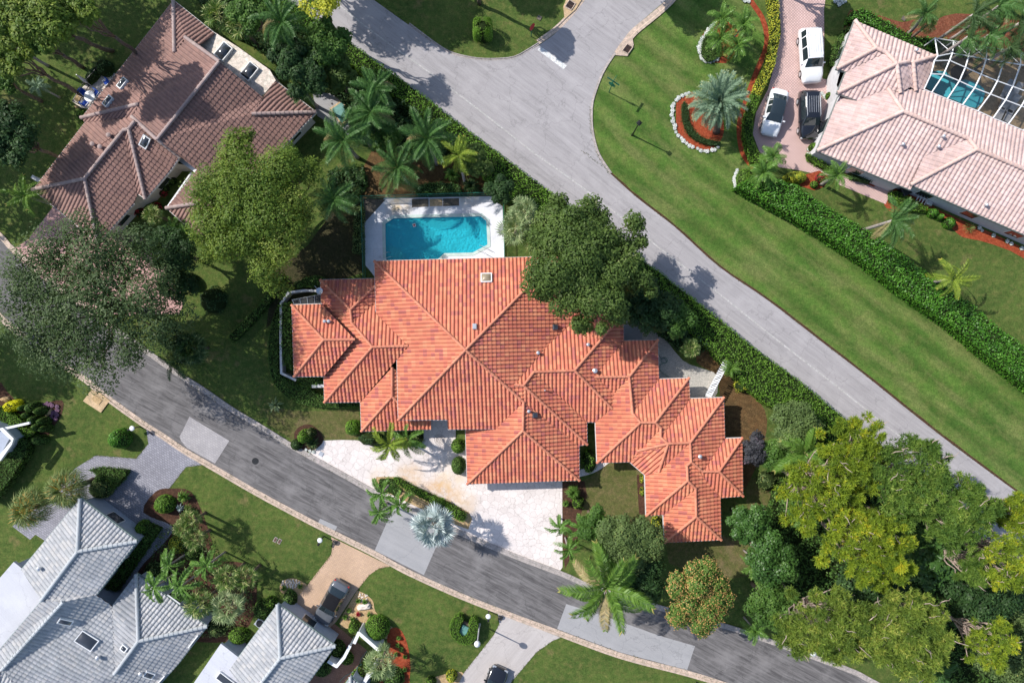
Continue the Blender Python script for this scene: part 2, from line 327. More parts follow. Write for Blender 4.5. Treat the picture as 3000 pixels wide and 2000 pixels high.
# foliage
L_ = leafmat
M['lf_oak'] = L_('oak_leaves', (.028, .052, .018), (.07, .105, .038), (.12, .15, .08), amt2=.07)
M['lf_ficus'] = L_('ficus_leaves', (.04, .085, .012), (.13, .175, .025), (.2, .23, .05), amt2=.08)
M['lf_broad'] = L_('broad_leaves', (.035, .065, .014), (.085, .13, .028), (.2, .21, .1), amt2=.07)
M['lf_dark'] = L_('dark_leaves', (.014, .035, .012), (.035, .075, .02), (.07, .13, .045), amt2=.1)
M['lf_mid'] = L_('mid_green_leaves', (.03, .07, .013), (.07, .14, .025), (.13, .2, .05), amt2=.1)
M['lf_glossy'] = L_('glossy_leaves', (.025, .065, .013), (.06, .13, .026), (.12, .2, .06), rough=.42, spec=.35, amt2=.08)
M['lf_hedge'] = L_('hedge_leaves', (.055, .12, .012), (.1, .2, .02), (.2, .32, .06), amt2=.08)
M['lf_bright'] = L_('bright_hedge_leaves', (.03, .1, .01), (.07, .19, .015), (.13, .27, .04), rough=.45, spec=.3, amt2=.06)
M['lf_yellow'] = L_('yellow_variegated_leaves', (.22, .25, .02), (.5, .46, .05), (.12, .2, .03), amt2=.25)
M['lf_gold'] = L_('golden_leaves', (.5, .46, .01), (.72, .66, .02))
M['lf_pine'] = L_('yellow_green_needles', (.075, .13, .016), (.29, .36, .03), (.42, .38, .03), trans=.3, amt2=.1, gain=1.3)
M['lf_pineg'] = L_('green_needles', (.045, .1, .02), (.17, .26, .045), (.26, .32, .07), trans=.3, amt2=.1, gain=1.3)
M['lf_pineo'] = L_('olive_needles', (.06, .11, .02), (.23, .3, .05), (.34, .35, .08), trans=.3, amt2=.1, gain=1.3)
M['lf_mango'] = L_('mango_leaves', (.04, .085, .015), (.1, .16, .03))
M['lf_bloom'] = L_('mango_blossom', (.36, .19, .07), (.5, .3, .12))
M['lf_purple'] = L_('dark_purple_leaves', (.02, .022, .024), (.05, .05, .06), (.1, .07, .09), amt2=.1)
M['lf_olive'] = L_('fine_olive_leaves', (.05, .08, .025), (.11, .16, .05), (.26, .25, .08), amt2=.06)
M['pf_queen'] = L_('queen_palm_leaflets', (.03, .08, .02), (.08, .16, .045), (.17, .25, .12), rough=.4, amt2=.08)
M['pf_date'] = L_('silver_date_leaflets', (.12, .19, .125), (.22, .31, .215), (.38, .4, .22), rough=.5, amt2=.1, gain=1.1)
M['pf_coco'] = L_('coconut_leaflets', (.045, .105, .015), (.12, .2, .035), (.34, .28, .1), rough=.4, amt2=.12); M['pf_brown'] = L_('dry_leaflets', (.2, .17, .08), (.36, .28, .16), (.12, .2, .04), amt2=.2)
M['pf_yel'] = L_('yellow_palm_leaflets', (.1, .16, .02), (.2, .25, .03), (.36, .34, .06), amt2=.15)
M['pf_small'] = L_('small_palm_leaflets', (.05, .115, .02), (.11, .2, .04), (.18, .28, .07), rough=.35, amt2=.1)
M['pf_fan'] = L_('green_fan_blades', (.05, .1, .02), (.12, .19, .045), (.3, .32, .13), rough=.45, amt2=.1, gain=1.2)
M['pf_pale'] = L_('pale_fan_blades', (.12, .18, .08), (.25, .31, .15), (.42, .44, .25), rough=.45, amt2=.12, gain=1.15)
M['pf_silver'] = L_('silver_fan_blades', (.24, .31, .33), (.42, .49, .51), (.6, .66, .67), rough=.5, trans=.1, amt2=.1, gain=1.0)
M['pf_wash'] = L_('shaggy_fan_blades', (.1, .15, .05), (.22, .27, .1), (.5, .3, .09), amt2=.1, gain=1.1)
M['pf_dark'] = L_('dark_palm_leaflets', (.02, .045, .014), (.05, .09, .03), (.12, .16, .07), amt2=.06)
M['flw'] = L_('white_petals', (.5, .52, .52), (.75, .77, .77), trans=.1, gain=1.0); M['flr'] = L_('crimson_leaves', (.2, .01, .02), (.36, .03, .05)); M['flp'] = L_('mauve_petals', (.1, .05, .09), (.26, .14, .24), gain=1.0)
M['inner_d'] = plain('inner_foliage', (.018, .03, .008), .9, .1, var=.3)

# ------------------------------------------------------------------ setting: ground, roads, drives
POOLW = [(1153, 640), (1408, 634), (1425, 648), (1428, 717), (1385, 740), (1302, 742), (1280, 762), (1138, 768), (1131, 758), (1129, 656)]
big = [(-9000, -9000), (12000, -9000), (12000, 11000), (-9000, 11000)]
sheet('lawn', big, 0.0, M['grass'], holes=[POOLW])
RR = [(1600, 360), (1700, 440), (1787, 508), (1867, 580), (1978, 666), (2106, 781), (2250, 880), (2406, 1000), (2531, 1096), (2665, 1204), (2792, 1303), (3000, 1456), (3200, 1600)]
RC = [(900, -60), (1053, 64), (1150, 136), (1250, 207), (1400, 320), (1560, 445), (1700, 545), (1860, 668), (1940, 733), (2106, 860), (2282, 1000), (2450, 1130), (2652, 1290), (2856, 1440), (3000, 1552), (3200, 1700)]
RL = [(800, -20), (930, 78), (1060, 178), (1200, 290), (1388, 436), (1548, 560), (1690, 668), (1876, 805), (2010, 905), (2106, 975), (2250, 1085), (2454, 1245), (2640, 1395), (2800, 1520), (3000, 1665), (3200, 1820)]
# verge right of the road, dry edge strip under it
verge = [(1978, -40), (1851, 86), (1800, 153), (1765, 207), (1742, 265), (1731, 306), (1730, 360), (1736, 405), (1752, 456), (1787, 508)] + RR[3:] + [(3200, 1270), (3000, 1140), (2850, 1010), (2665, 885), (2537, 785), (2416, 700), (2282, 620), (2240, 560), (2208, 491), (2179, 453), (2168, 408), (2168, 360), (2186, 303), (2217, 217), (2246, 143), (2248, 96), (2233, 48), (2202, 0), (2190, -40)]
sheet('verge_lawn', verge, .006, M['verge'])
edge = catmull(RR[1:], 4)
we = wpoly(edge); eo = offset_line(we, .16); mbx = MB()
def strip(name, A, B, z, mat, h=0):
    n = len(A); V = [(a[0], a[1], z) for a in A] + [(b[0], b[1], z) for b in B]
    F = [(i, i+1, n+i+1, n+i) for i in range(n-1)]
    m = Vector((A[1][0]-A[0][0], A[1][1]-A[0][1])); k = Vector((B[0][0]-A[0][0], B[0][1]-A[0][1]))
    if m.x*k.y-m.y*k.x < 0: F = [tuple(reversed(f)) for f in F]
    return tag(mesh(name, V, F, mat), kind='structure')
strip('road_edge_soil', offset_line(we, -.05), offset_line([(x+RS.uniform(-.04, .04), y+RS.uniform(-.04, .04)) for x, y in we], .22), .012, M['mulch_dark'])
rd = [(1094, -60), (1094, 0), (1196, 73), (1260, 121), (1308, 153), (1356, 169), (1420, 178), (1500, 174), (1541, 155), (1580, 133), (1621, 104), (1653, 74), (1690, 32), (1730, -20), (1760, -60),
      (1990, -60), (1953, 0), (1851, 86), (1800, 153), (1765, 207), (1742, 265), (1731, 306), (1730, 360), (1736, 405), (1752, 456), (1787, 510)]
road = rd + catmull(RR[2:], 4) + catmull(RL[::-1], 4)
sheet('road', road, .018, M['road'])
wc = wpoly(catmull(RC, 5)); strip('road_centre_line', offset_line(wc, -.07), offset_line(wc, .07), .024, M['line'])
sheet('stop_line', [(1575, 147), (1584, 137), (1661, 193), (1651, 204)], .024, M['stop'])
SN = [(-700, 330), (-350, 480), (-60, 655), (0, 700), (24, 728), (80, 775), (105, 797), (200, 872), (330, 968), (440, 1046), (523, 1105), (583, 1142), (679, 1208), (750, 1250), (852, 1313), (929, 1357), (1027, 1411), (1101, 1452), (1230, 1512), (1356, 1572), (1500, 1633), (1650, 1690), (1733, 1727), (1848, 1762), (1937, 1788), (2138, 1845), (2250, 1883), (2380, 1930), (2501, 1975), (2546, 1999), (2680, 2060), (3400, 2360)]
SSo = [(-700, 530), (-350, 685), (-60, 860), (0, 915), (30, 943), (112, 1004), (150, 1030), (205, 1072), (262, 1110), (322, 1160), (422, 1232), (485, 1272), (548, 1315), (602, 1346), (750, 1432), (878, 1501), (935, 1531), (990, 1558), (1098, 1612), (1200, 1668), (1356, 1738), (1500, 1794), (1631, 1842), (1819, 1911), (2013, 1962), (2125, 1997), (2300, 2060), (3300, 2520)]
sheet('street', catmull(SN, 3)+catmull(SSo[::-1], 3), .010, M['street'])
sheet('street_patch', [(555, 1220), (672, 1290), (630, 1357), (548, 1311), (530, 1290), (526, 1278), (535, 1262)], .016, M['patchbrick'])
sheet('street_patch', [(1098, 1611), (1146, 1500), (1165, 1482), (1285, 1536), (1300, 1548), (1279, 1598), (1242, 1683)], .016, M['patchc'])
sheet('street_patch', [(938, 1518), (988, 1541), (980, 1556), (932, 1531)], .016, M['patchc'])
sheet('street_patch', [(1659, 1768), (1740, 1793), (1835, 1826), (1930, 1860), (2036, 1891), (2013, 1961), (1819, 1910), (1632, 1841)], .016, M['patchc'])

def kerb(name, P, side, mat, w=.5, h=.1, seg=3.05, z=0.0):
    """concrete gutter kerb cast in sections: low lip at the road, raised back"""
    wl = resample(wpoly(catmull(P, 4)), .6); mb = MB(); n = int(seg/.6)
    for i in range(0, len(wl)-1, n):
        q = wl[i:i+n+1]
        if len(q) < 2: continue
        q = [tuple(a) for a in q]; d0 = Vector(q[1])-Vector(q[0]); q[0] = tuple(Vector(q[0])+d0.normalized()*.02)
        L0, L1, L2, L3 = offset_line(q, 0), offset_line(q, side*w*.55), offset_line(q, side*w*.66), offset_line(q, side*w)
        k = len(q); V = []
        for a, b, c, d in zip(L0, L1, L2, L3):
            V += [(*a, 0), (*a, .026), (*b, .03), (*c, h), (*d, h), (*d, 0)]
        F = [(6*j+t, 6*j+t+1, 6*j+t+7, 6*j+t+6) for j in range(k-1) for t in range(5)]
        F += [(0, 5, 4, 3, 2, 1), tuple((k-1)*6+t for t in range(6))]
        if side > 0: F = [tuple(reversed(f)) for f in F]
        mb.add(V, F)
    return tag(mb.build(name, mat), kind='structure')
kerb('kerb', SN[8:], 1, M['kerb2'], .52); kerb('kerb', SN[:9], 1, M['kerb'], .52)
kerb('kerb', SSo, -1, M['kerb'], .55)
kerb('kerb', [(1196, 73), (1260, 121), (1308, 153), (1356, 169), (1420, 178), (1500, 174), (1541, 155), (1580, 131)], 1, M['kerb2'], .22, .09)
kerb('kerb', [(1580, 131), (1621, 102), (1653, 74), (1690, 32), (1745, -40)], 1, M['kerb'], .5)
kerb('kerb', [(1985, -40), (1953, 0), (1905, 42), (1851, 86), (1822, 122), (1800, 153)], 1, M['kerb'], .72)
kerb('kerb', [(1800, 153), (1765, 207), (1742, 265), (1731, 306), (1730, 360), (1736, 405), (1752, 456), (1787, 510)], 1, M['kerb2'], .22, .09)
sheet('drain_apron', [(1654, 58), (1650, 22), (1663, -12), (1712, -12), (1686, 30)], .108, M['apron'], thick=.1)
sheet('drain_apron', [(1851, 106), (1856, 134), (1838, 166), (1802, 163), (1815, 138)], .108, M['kerb'], thick=.1)
sheet('drain_apron', [(270, 1141), (295, 1150), (325, 1174), (319, 1178), (297, 1208), (245, 1174)], .108, M['apron'], thick=.1)
def grate(q, label, n=8, mat='rust'):
    c = sum((Vector(G(*p)) for p in q), Vector())/4
    t = empty('storm_drain_grate', (c.x, c.y, .108), 0, label, 'drain grate', 'storm drain grates beside the kerbs')
    a, b, cc, d = [Vector(G(*p))-Vector((c.x, c.y, 0)) for p in q]; mb = MB(); fr = MB(); black_pit_sheet = MB()
    for i in range(n+1):
        u = i/n; mb.tube([a.lerp(b, u)+Vector((0, 0, .02)), d.lerp(cc, u)+Vector((0, 0, .02))], .018, 4)
    mb.tube([(a+d)/2+Vector((0, 0, .03)), (b+cc)/2+Vector((0, 0, .03))], .02, 4)
    for p, r in ((a, b), (b, cc), (cc, d), (d, a)): fr.tube([p+Vector((0, 0, .02)), r+Vector((0, 0, .02))], .06, 4)
    black_pit_sheet.prism([(p.x, p.y) for p in (a, b, cc, d)], .002, .006)  # thin black sheet, the darkness of an open pit put into its colour
    mb.build('bars', M[mat], t); fr.build('frame', M['kerb'], t); black_pit_sheet.build('black_pit_sheet', M['black'], t)
grate([(1669, 1), (1686, 13), (1674, 32), (1655, 22)], 'rusty square storm drain grate in the pink apron at the edge of the shaded lawn')
grate([(1838, 130), (1854, 140), (1840, 160), (1822, 151)], 'rusty square storm drain grate in the apron beside the sunny verge')
dr = MB().prism([(-.28, -.45), (.28, -.45), (.28, .45), (-.28, .45)], 0, .05)
o = dr.build('drain_cover', M['sand']); o.location = G(284, 1171, .108); o.rotation_euler = (0, 0, RA(53)); tag(o, 'flat tan inspection lid set in the sloping kerb inlet of the street', 'drain cover')
mh = MB().lathe([(.33, 0), (.33, .012), (.3, .014), (.29, .008), (0.01, .008)], n=28)
for px, py, lb in ((748, 1350, 'round iron manhole cover in the middle of the dark street'),):
    o = mh.build('manhole_cover', M['black']); o.location = G(px, py, .011); tag(o, lb, 'manhole cover')
# driveways
sheet('driveway', [(429, 1257), (435, 1300), (399, 1343), (281, 1333), (223, 1370), (170, 1420), (134, 1466), (37, 1541), (88, 1580), (104, 1565), (135, 1585), (240, 1720), (330, 1800), (420, 1660), (500, 1572), (512, 1557), (505, 1535), (455, 1520), (440, 1500), (491, 1437), (545, 1367), (590, 1362), (596, 1352), (500, 1300)], .016, M['drivegrey'])
sheet('driveway', [(970, 1572), (975, 1592), (970, 1624), (935, 1668), (900, 1714), (874, 1746), (830, 1800), (880, 1860), (966, 1838), (986, 1819), (1040, 1736), (1082, 1683), (1110, 1664), (1145, 1658), (1060, 1616)], .016, M['drivetan'])
sheet('path', [(966, 1838), (980, 1826), (1076, 1904), (1060, 1935), (1000, 2010), (880, 2010), (940, 1960), (1000, 1890), (945, 1860)], .015, M['walkbrick'])
sheet('driveway', [(1458, 1793), (1463, 1825), (1448, 1857), (1405, 1912), (1359, 1969), (1340, 2010), (1480, 2020), (1500, 1994), (1570, 1911), (1618, 1876), (1643, 1866), (1550, 1830)], .016, M['drivepale'])
sheet('driveway', [(905, 1323), (922, 1302), (944, 1290), (1000, 1288), (1047, 1289), (1100, 1310), (1180, 1310), (1236, 1300), (1241, 1284), (1243, 1215), (1335, 1215), (1335, 1290), (1380, 1300), (1380, 1380), (1647, 1400), (1648, 1660), (1640, 1672), (1560, 1645), (1500, 1617), (1356, 1556), (1230, 1496), (1101, 1436), (1027, 1395), (929, 1341)], .016, M['flag'])
sheet('path', catmull([(1640, 1408), (1690, 1398), (1740, 1384), (1775, 1362), (1800, 1340)], 4)+catmull([(1775, 1335), (1750, 1352), (1715, 1370), (1680, 1380), (1640, 1383)], 4), .017, M['flag'])
sheet('driveway', [(2279, -40), (2279, 0), (2285, 60), (2288, 96), (2269, 191), (2250, 262), (2215, 330), (2205, 392), (2225, 446), (2282, 490), (2346, 500), (2380, 508), (2441, 516), (2457, 541), (2594, 598), (2625, 540), (2540, 500), (2440, 440), (2480, 300), (2460, 200), (2448, 200), (2430, 235), (2412, 232), (2404, 218), (2414, 191), (2415, 100), (2414, 32), (2422, -40)], .016, M['drivepink'])
sheet('planting_bed', [(2390, 434), (2366, 440), (2361, 452), (2371, 472), (2440, 500), (2510, 530), (2560, 548), (2575, 530), (2480, 480)], .024, M['mulch'], curve=0)
sheet('driveway', [(85, 785), (30, 735), (85, 700), (160, 600), (300, 640), (420, 700), (500, 790), (530, 850), (536, 895), (525, 920), (450, 920), (350, 925), (240, 895), (150, 840)], .016, M['driveoak'])
# terraces and beds
sheet('terrace', [(213, 298), (232, 266), (268, 232), (311, 197), (345, 222), (300, 300), (262, 324), (236, 316)], .03, M['flatroof2'], thick=.03)
sheet('terrace', [(915, 270), (1035, 280), (1065, 345), (1010, 390), (930, 340)], .03, M['patchc'], thick=.03)
sheet('pool_deck', [(1128, 578), (1206, 580), (1440, 575), (1472, 605), (1480, 770), (1480, 800), (1110, 830), (1090, 800), (1069, 775), (1069, 651)], .05, M['deck'], holes=[POOLW], thick=.06)
for q in ([(1207, 583), (1256, 582), (1256, 606), (1207, 608)], [(1298, 582), (1345, 581), (1345, 603), (1298, 605)]):
    sheet('gravel_bed', q, .056, M['dgravel'])
sheet('paved_slab', [(1258, 583), (1296, 582), (1297, 604), (1259, 605)], .058, M['apron'])
sheet('gravel_bed', [(1063, 583), (1130, 585), (1071, 650)], .056, M['dgravel'])
sheet('leaf_litter', [(1060, 500), (1100, 420), (1200, 400), (1420, 470), (1480, 560), (1490, 580), (1060, 588), (1050, 540)], .008, M['litter'])
sheet('planting_bed', [(1020, 560), (1060, 590), (1062, 800), (960, 830), (860, 900), (780, 960), (800, 800), (900, 720), (960, 640)], .007, M['shade_soil'])  # dark sheet lays the shade beside the pool lawn down as colour
sheet('gravel_yard', catmull([(1826, 990), (1860, 960), (1930, 975), (2000, 1055), (2060, 1080), (2100, 1100), (2090, 1170), (1990, 1190), (1900, 1200), (1820, 1150)], 3, True), .012, M['gravel'])
sheet('paved_slab', [(1826, 940), (1880, 940), (1881, 1000), (1826, 1000)], .05, M['patchc'], thick=.05)
sheet('planting_bed', catmull([(2060, 1010), (2110, 1040), (2160, 1100), (2240, 1200), (2240, 1290), (2200, 1400), (2150, 1450), (2100, 1300), (2110, 1180), (2095, 1100), (2040, 1060)], 3, True), .009, M['litter'])
sheet('garden_lawn', [(1770, 1345), (1900, 1350), (1960, 1420), (1960, 1510), (1900, 1560), (1700, 1560), (1690, 1420), (1745, 1385)], .006, M['grass_dry'])
sheet('garden_lawn', [(1950, 1590), (2120, 1570), (2230, 1590), (2240, 1680), (2100, 1700), (1960, 1650)], .006, M['grass_dry'])
sheet('garden_lawn', [(2180, 1400), (2300, 1400), (2310, 1560), (2200, 1590)], .006, M['grass_dry'])
sheet('garden_lawn', [(800, 1195), (900, 1205), (1050, 1200), (1062, 1270), (1040, 1288), (950, 1288), (860, 1290), (780, 1240)], .006, M['grass_dry'])
sheet('planting_bed', catmull([(862, 1270), (880, 1248), (910, 1243), (935, 1262), (948, 1290), (925, 1315), (895, 1322), (870, 1305)], 3, True), .022, M['mulch_dark'])
sheet('planting_bed', [(1647, 1412), (1712, 1408), (1720, 1450), (1700, 1510), (1690, 1600), (1655, 1664), (1649, 1600)], .02, M['mulch_dark'])
sheet('planting_bed', [(1865, 1390), (1900, 1385), (1895, 1510), (1872, 1505)], .012, M['mulch_dark'])
ISL = [(1096, 1420), (1103, 1396), (1160, 1396), (1228, 1429), (1308, 1464), (1374, 1500), (1383, 1520), (1372, 1550), (1320, 1530), (1230, 1488), (1104, 1428)]
sheet('planting_bed', ISL, .022, M['sand'])
sheet('planting_bed', catmull([(1980, 330), (1985, 290), (2010, 273), (2035, 272), (2060, 300), (2110, 330), (2120, 390), (2095, 430), (2060, 443), (2015, 425), (1985, 385)], 4, True), .013, M['mulch'])
sheet('planting_bed', catmull([(2060, 165), (2050, 130), (2060, 100), (2085, 72), (2120, 60), (2160, 90), (2160, 140), (2135, 182), (2100, 184), (2075, 182)], 4, True), .013, M['mulch'])
ml = catmull([(2195, -40), (2202, 0), (2233, 48), (2248, 96), (2246, 143), (2217, 217), (2186, 303), (2170, 360), (2170, 408), (2181, 453), (2210, 491)], 5)
mw = wpoly(ml); strip('mulch_strip', offset_line(mw, .15), offset_line(mw, .0-.35), .014, M['mulch'])
sheet('planting_bed', [(2330, 520), (2400, 500), (2430, 520), (2420, 545), (2385, 558), (2345, 545)], .02, M['mulch'])
sheet('planting_bed', catmull([(2590, 600), (2600, 560), (2640, 550), (2760, 620), (2900, 680), (3060, 760), (3060, 790), (2960, 735), (2870, 705), (2820, 695), (2790, 670), (2740, 625), (2670, 615), (2620, 625)], 2, True), .012, M['mulch'])
sheet('planting_bed', catmull([(2485, 40), (2510, 30), (2560, 40), (2640, 65), (2690, 55), (2720, 70), (2800, 40), (2980, 60), (3060, 90), (3060, 150), (2700, 140), (2490, 110)], 3, True), .012, M['mulch2'])
sheet('planting_bed', catmull([(420, 1500), (455, 1440), (500, 1430), (560, 1440), (600, 1520), (625, 1600), (640, 1640), (720, 1650), (750, 1700), (745, 1800), (690, 1870), (600, 1880), (480, 1860), (420, 1760), (400, 1680), (480, 1590), (505, 1540)], 3, True), .019, M['mulch_dark'])
sheet('planting_bed', catmull([(0, 1120), (20, 1145), (60, 1180), (120, 1182), (182, 1172), (180, 1215), (150, 1260), (130, 1290), (90, 1270), (40, 1230), (0, 1200)], 3, True), .012, M['mulch_dark'])
sheet('gravel_bed', catmull([(1040, 1740), (1052, 1730), (1090, 1755), (1100, 1790), (1130, 1820), (1160, 1850), (1130, 1870), (1090, 1830), (1030, 1840), (995, 1825)], 3, True), .012, M['sand'])
sheet('planting_bed', catmull([(1140, 1845), (1170, 1840), (1192, 1880), (1202, 1940), (1200, 1985), (1190, 2020), (1120, 2020), (1110, 1960), (1130, 1900)], 3, True), .013, M['mulch'])
sheet('gravel_bed', catmull([(820, 1715), (835, 1697), (860, 1693), (888, 1704), (898, 1715), (876, 1745), (860, 1750), (825, 1735)], 3, True), .012, M['sand'])
sheet('gravel_bed', catmull([(1250, 1995), (1280, 1980), (1330, 1968), (1358, 1972), (1345, 2020), (1250, 2020)], 3, True), .012, M['sand'])
sheet('planting_bed', [(600, 1500), (600, 1501), (601, 1501)], .001, M['shade_soil'])
sheet('walkway', [(470, 690), (500, 640), (560, 500), (575, 505), (500, 640), (520, 760), (480, 720)], .02, M['driveoak'])

# ------------------------------------------------------------------ pool
pt = empty('swimming_pool', G(1280, 700), 0, 'turquoise swimming pool with clipped corners in a white deck', 'swimming pool')
pc = G(1280, 700)
def local(V, c): return [(v[0]-c[0], v[1]-c[1], v[2]) for v in V]
pw = wpoly(POOLW); n = len(pw)
tr = tessellate_polygon([[Vector((*p, 0)) for p in pw]])
V = [(p[0]-pc.x, p[1]-pc.y, -1.35) for p in pw] + [(p[0]-pc.x, p[1]-pc.y, .05) for p in pw]
F = [tuple(t) for t in tr] + [(i, (i+1) % n, (i+1) % n+n, i+n) for i in range(n)]
mesh('basin', V, F, M['basin'], pt)
inn = pw; cen = Vector(pw[0])*0
out = []
A = sum(pw[i][0]*pw[(i+1) % n][1]-pw[(i+1) % n][0]*pw[i][1] for i in range(n)); sg = 1 if A > 0 else -1
for i in range(n):
    a, b, c = Vector(pw[i-1]), Vector(pw[i]), Vector(pw[(i+1) % n]); t1 = (b-a).normalized(); t2 = (c-b).normalized()
    n1 = Vector((t1.y, -t1.x))*sg; n2 = Vector((t2.y, -t2.x))*sg; q = (n1+n2).normalized(); out.append(b+q*(.3/max(.4, q.dot(n1))))
V = [(p[0]-pc.x, p[1]-pc.y, .085) for p in inn] + [(p.x-pc.x, p.y-pc.y, .085) for p in out] + [(p[0]-pc.x, p[1]-pc.y, -.03) for p in inn] + [(p.x-pc.x, p.y-pc.y, .04) for p in out]
F = []
for i in range(n):
    j = (i+1) % n; F += [(i, j, n+j, n+i), (i, 2*n+i, 2*n+j, j), (n+i, n+j, 3*n+j, 3*n+i)]
mesh('coping', V, F, M['coping'], pt)
m, N, L, b = newmat('pool_water'); p = POS(N)
N.remove(b)
tb = N.new('ShaderNodeBsdfTransparent'); tb.inputs[0].default_value = (.42, .92, .98, 1)
gl = N.new('ShaderNodeBsdfGlossy'); gl.inputs['Roughness'].default_value = .04
fr = N.new('ShaderNodeFresnel'); fr.inputs[0].default_value = 1.33; mx = N.new('ShaderNodeMixShader')
v = N.new('ShaderNodeTexVoronoi'); v.inputs['Scale'].default_value = 4.2; v.feature = 'SMOOTH_F1'
nn = N.new('ShaderNodeTexNoise'); nn.inputs['Scale'].default_value = 2.2; L.new(p, nn.inputs['Vector'])
vm = N.new('ShaderNodeVectorMath'); vm.operation = 'MULTIPLY_ADD'; L.new(nn.outputs['Color'], vm.inputs[0]); vm.inputs[1].default_value = (.5, .5, .5); L.new(p, vm.inputs[2]); L.new(vm.outputs[0], v.inputs['Vector'])
bp = N.new('ShaderNodeBump'); bp.inputs['Strength'].default_value = .6; bp.inputs['Distance'].default_value = .06; L.new(v.outputs['Distance'], bp.inputs['Height'])
df = N.new('ShaderNodeBsdfDiffuse'); df.inputs[0].default_value = (.04, .62, .72, 1)
for q in (gl, fr, df): L.new(bp.outputs[0], q.inputs['Normal'])
m2 = N.new('ShaderNodeMixShader'); m2.inputs[0].default_value = .42; L.new(tb.outputs[0], m2.inputs[1]); L.new(df.outputs[0], m2.inputs[2])
L.new(fr.outputs[0], mx.inputs[0]); L.new(m2.outputs[0], mx.inputs[1]); L.new(gl.outputs[0], mx.inputs[2]); L.new(mx.outputs[0], N['Material Output'].inputs[0])
M['water'] = m
tag(mesh('water', [(p[0], p[1], -.06) for p in pw], [tuple(t) if (Vector((*pw[t[1]], 0))-Vector((*pw[t[0]], 0))).cross(Vector((*pw[t[2]], 0))-Vector((*pw[t[0]], 0))).z > 0 else tuple(reversed(t)) for t in tr], m), kind='structure')
st = MB()
for k in range(3):
    c = G(1136, 766); pts = [(0, 0)] + [(math.cos(g)*(1.6-.42*k), math.sin(g)*(1.6-.42*k)) for g in np.linspace(RA(-5), RA(92), 12)]
    st.prism([(c.x-pc.x+a, c.y-pc.y+b_) for a, b_ in pts], -1.3, -.9+.26*k+.002*k)
st.build('steps', M['coping'], pt)
def rail(a, b, label):
    a = G(*a); b = G(*b); c = (a+b)/2; d = (b-a).normalized(); s = Vector((-d.y, d.x, 0))*.25
    t = empty('pool_handrail', (a.x, a.y, .05), 0, label, 'handrail', 'steel handrails of the swimming pool')
    for k in (-1, 1):
        q = [s*k, s*k+Vector((0, 0, .65)), s*k+Vector((0, 0, .8))+d*.15, s*k+Vector((0, 0, .8))+(b-a)*.5, s*k+(b-a)*.85+Vector((0, 0, .45)), s*k+(b-a)+Vector((0, 0, -.3))]
        MB().tube(q, .022, 6).build('rail', M['metal'], t)
rail((1428, 738), (1400, 726), 'steel ladder rails at the clipped corner of the pool away from the curved steps')
rail((1119, 760), (1146, 745), 'steel grab rails beside the curved entry steps of the pool')
t = empty('pool_cleaner', G(1214, 660, -.06), .3, 'small white and red cleaner floating in the swimming pool', 'pool cleaner')
MB().box((0, 0, .06), (.3, .32, .13), bev=.03).build('housing', M['white'], t); MB().lathe([(.09, 0), (.09, .06), (.02, .1)], (0, 0, .12), 12).build('cap', M['red'], t)
MB().tube([(.12, -.12, .05), (.22, -.2, .02)], .03, 6).build('wheel', M['black'], t)

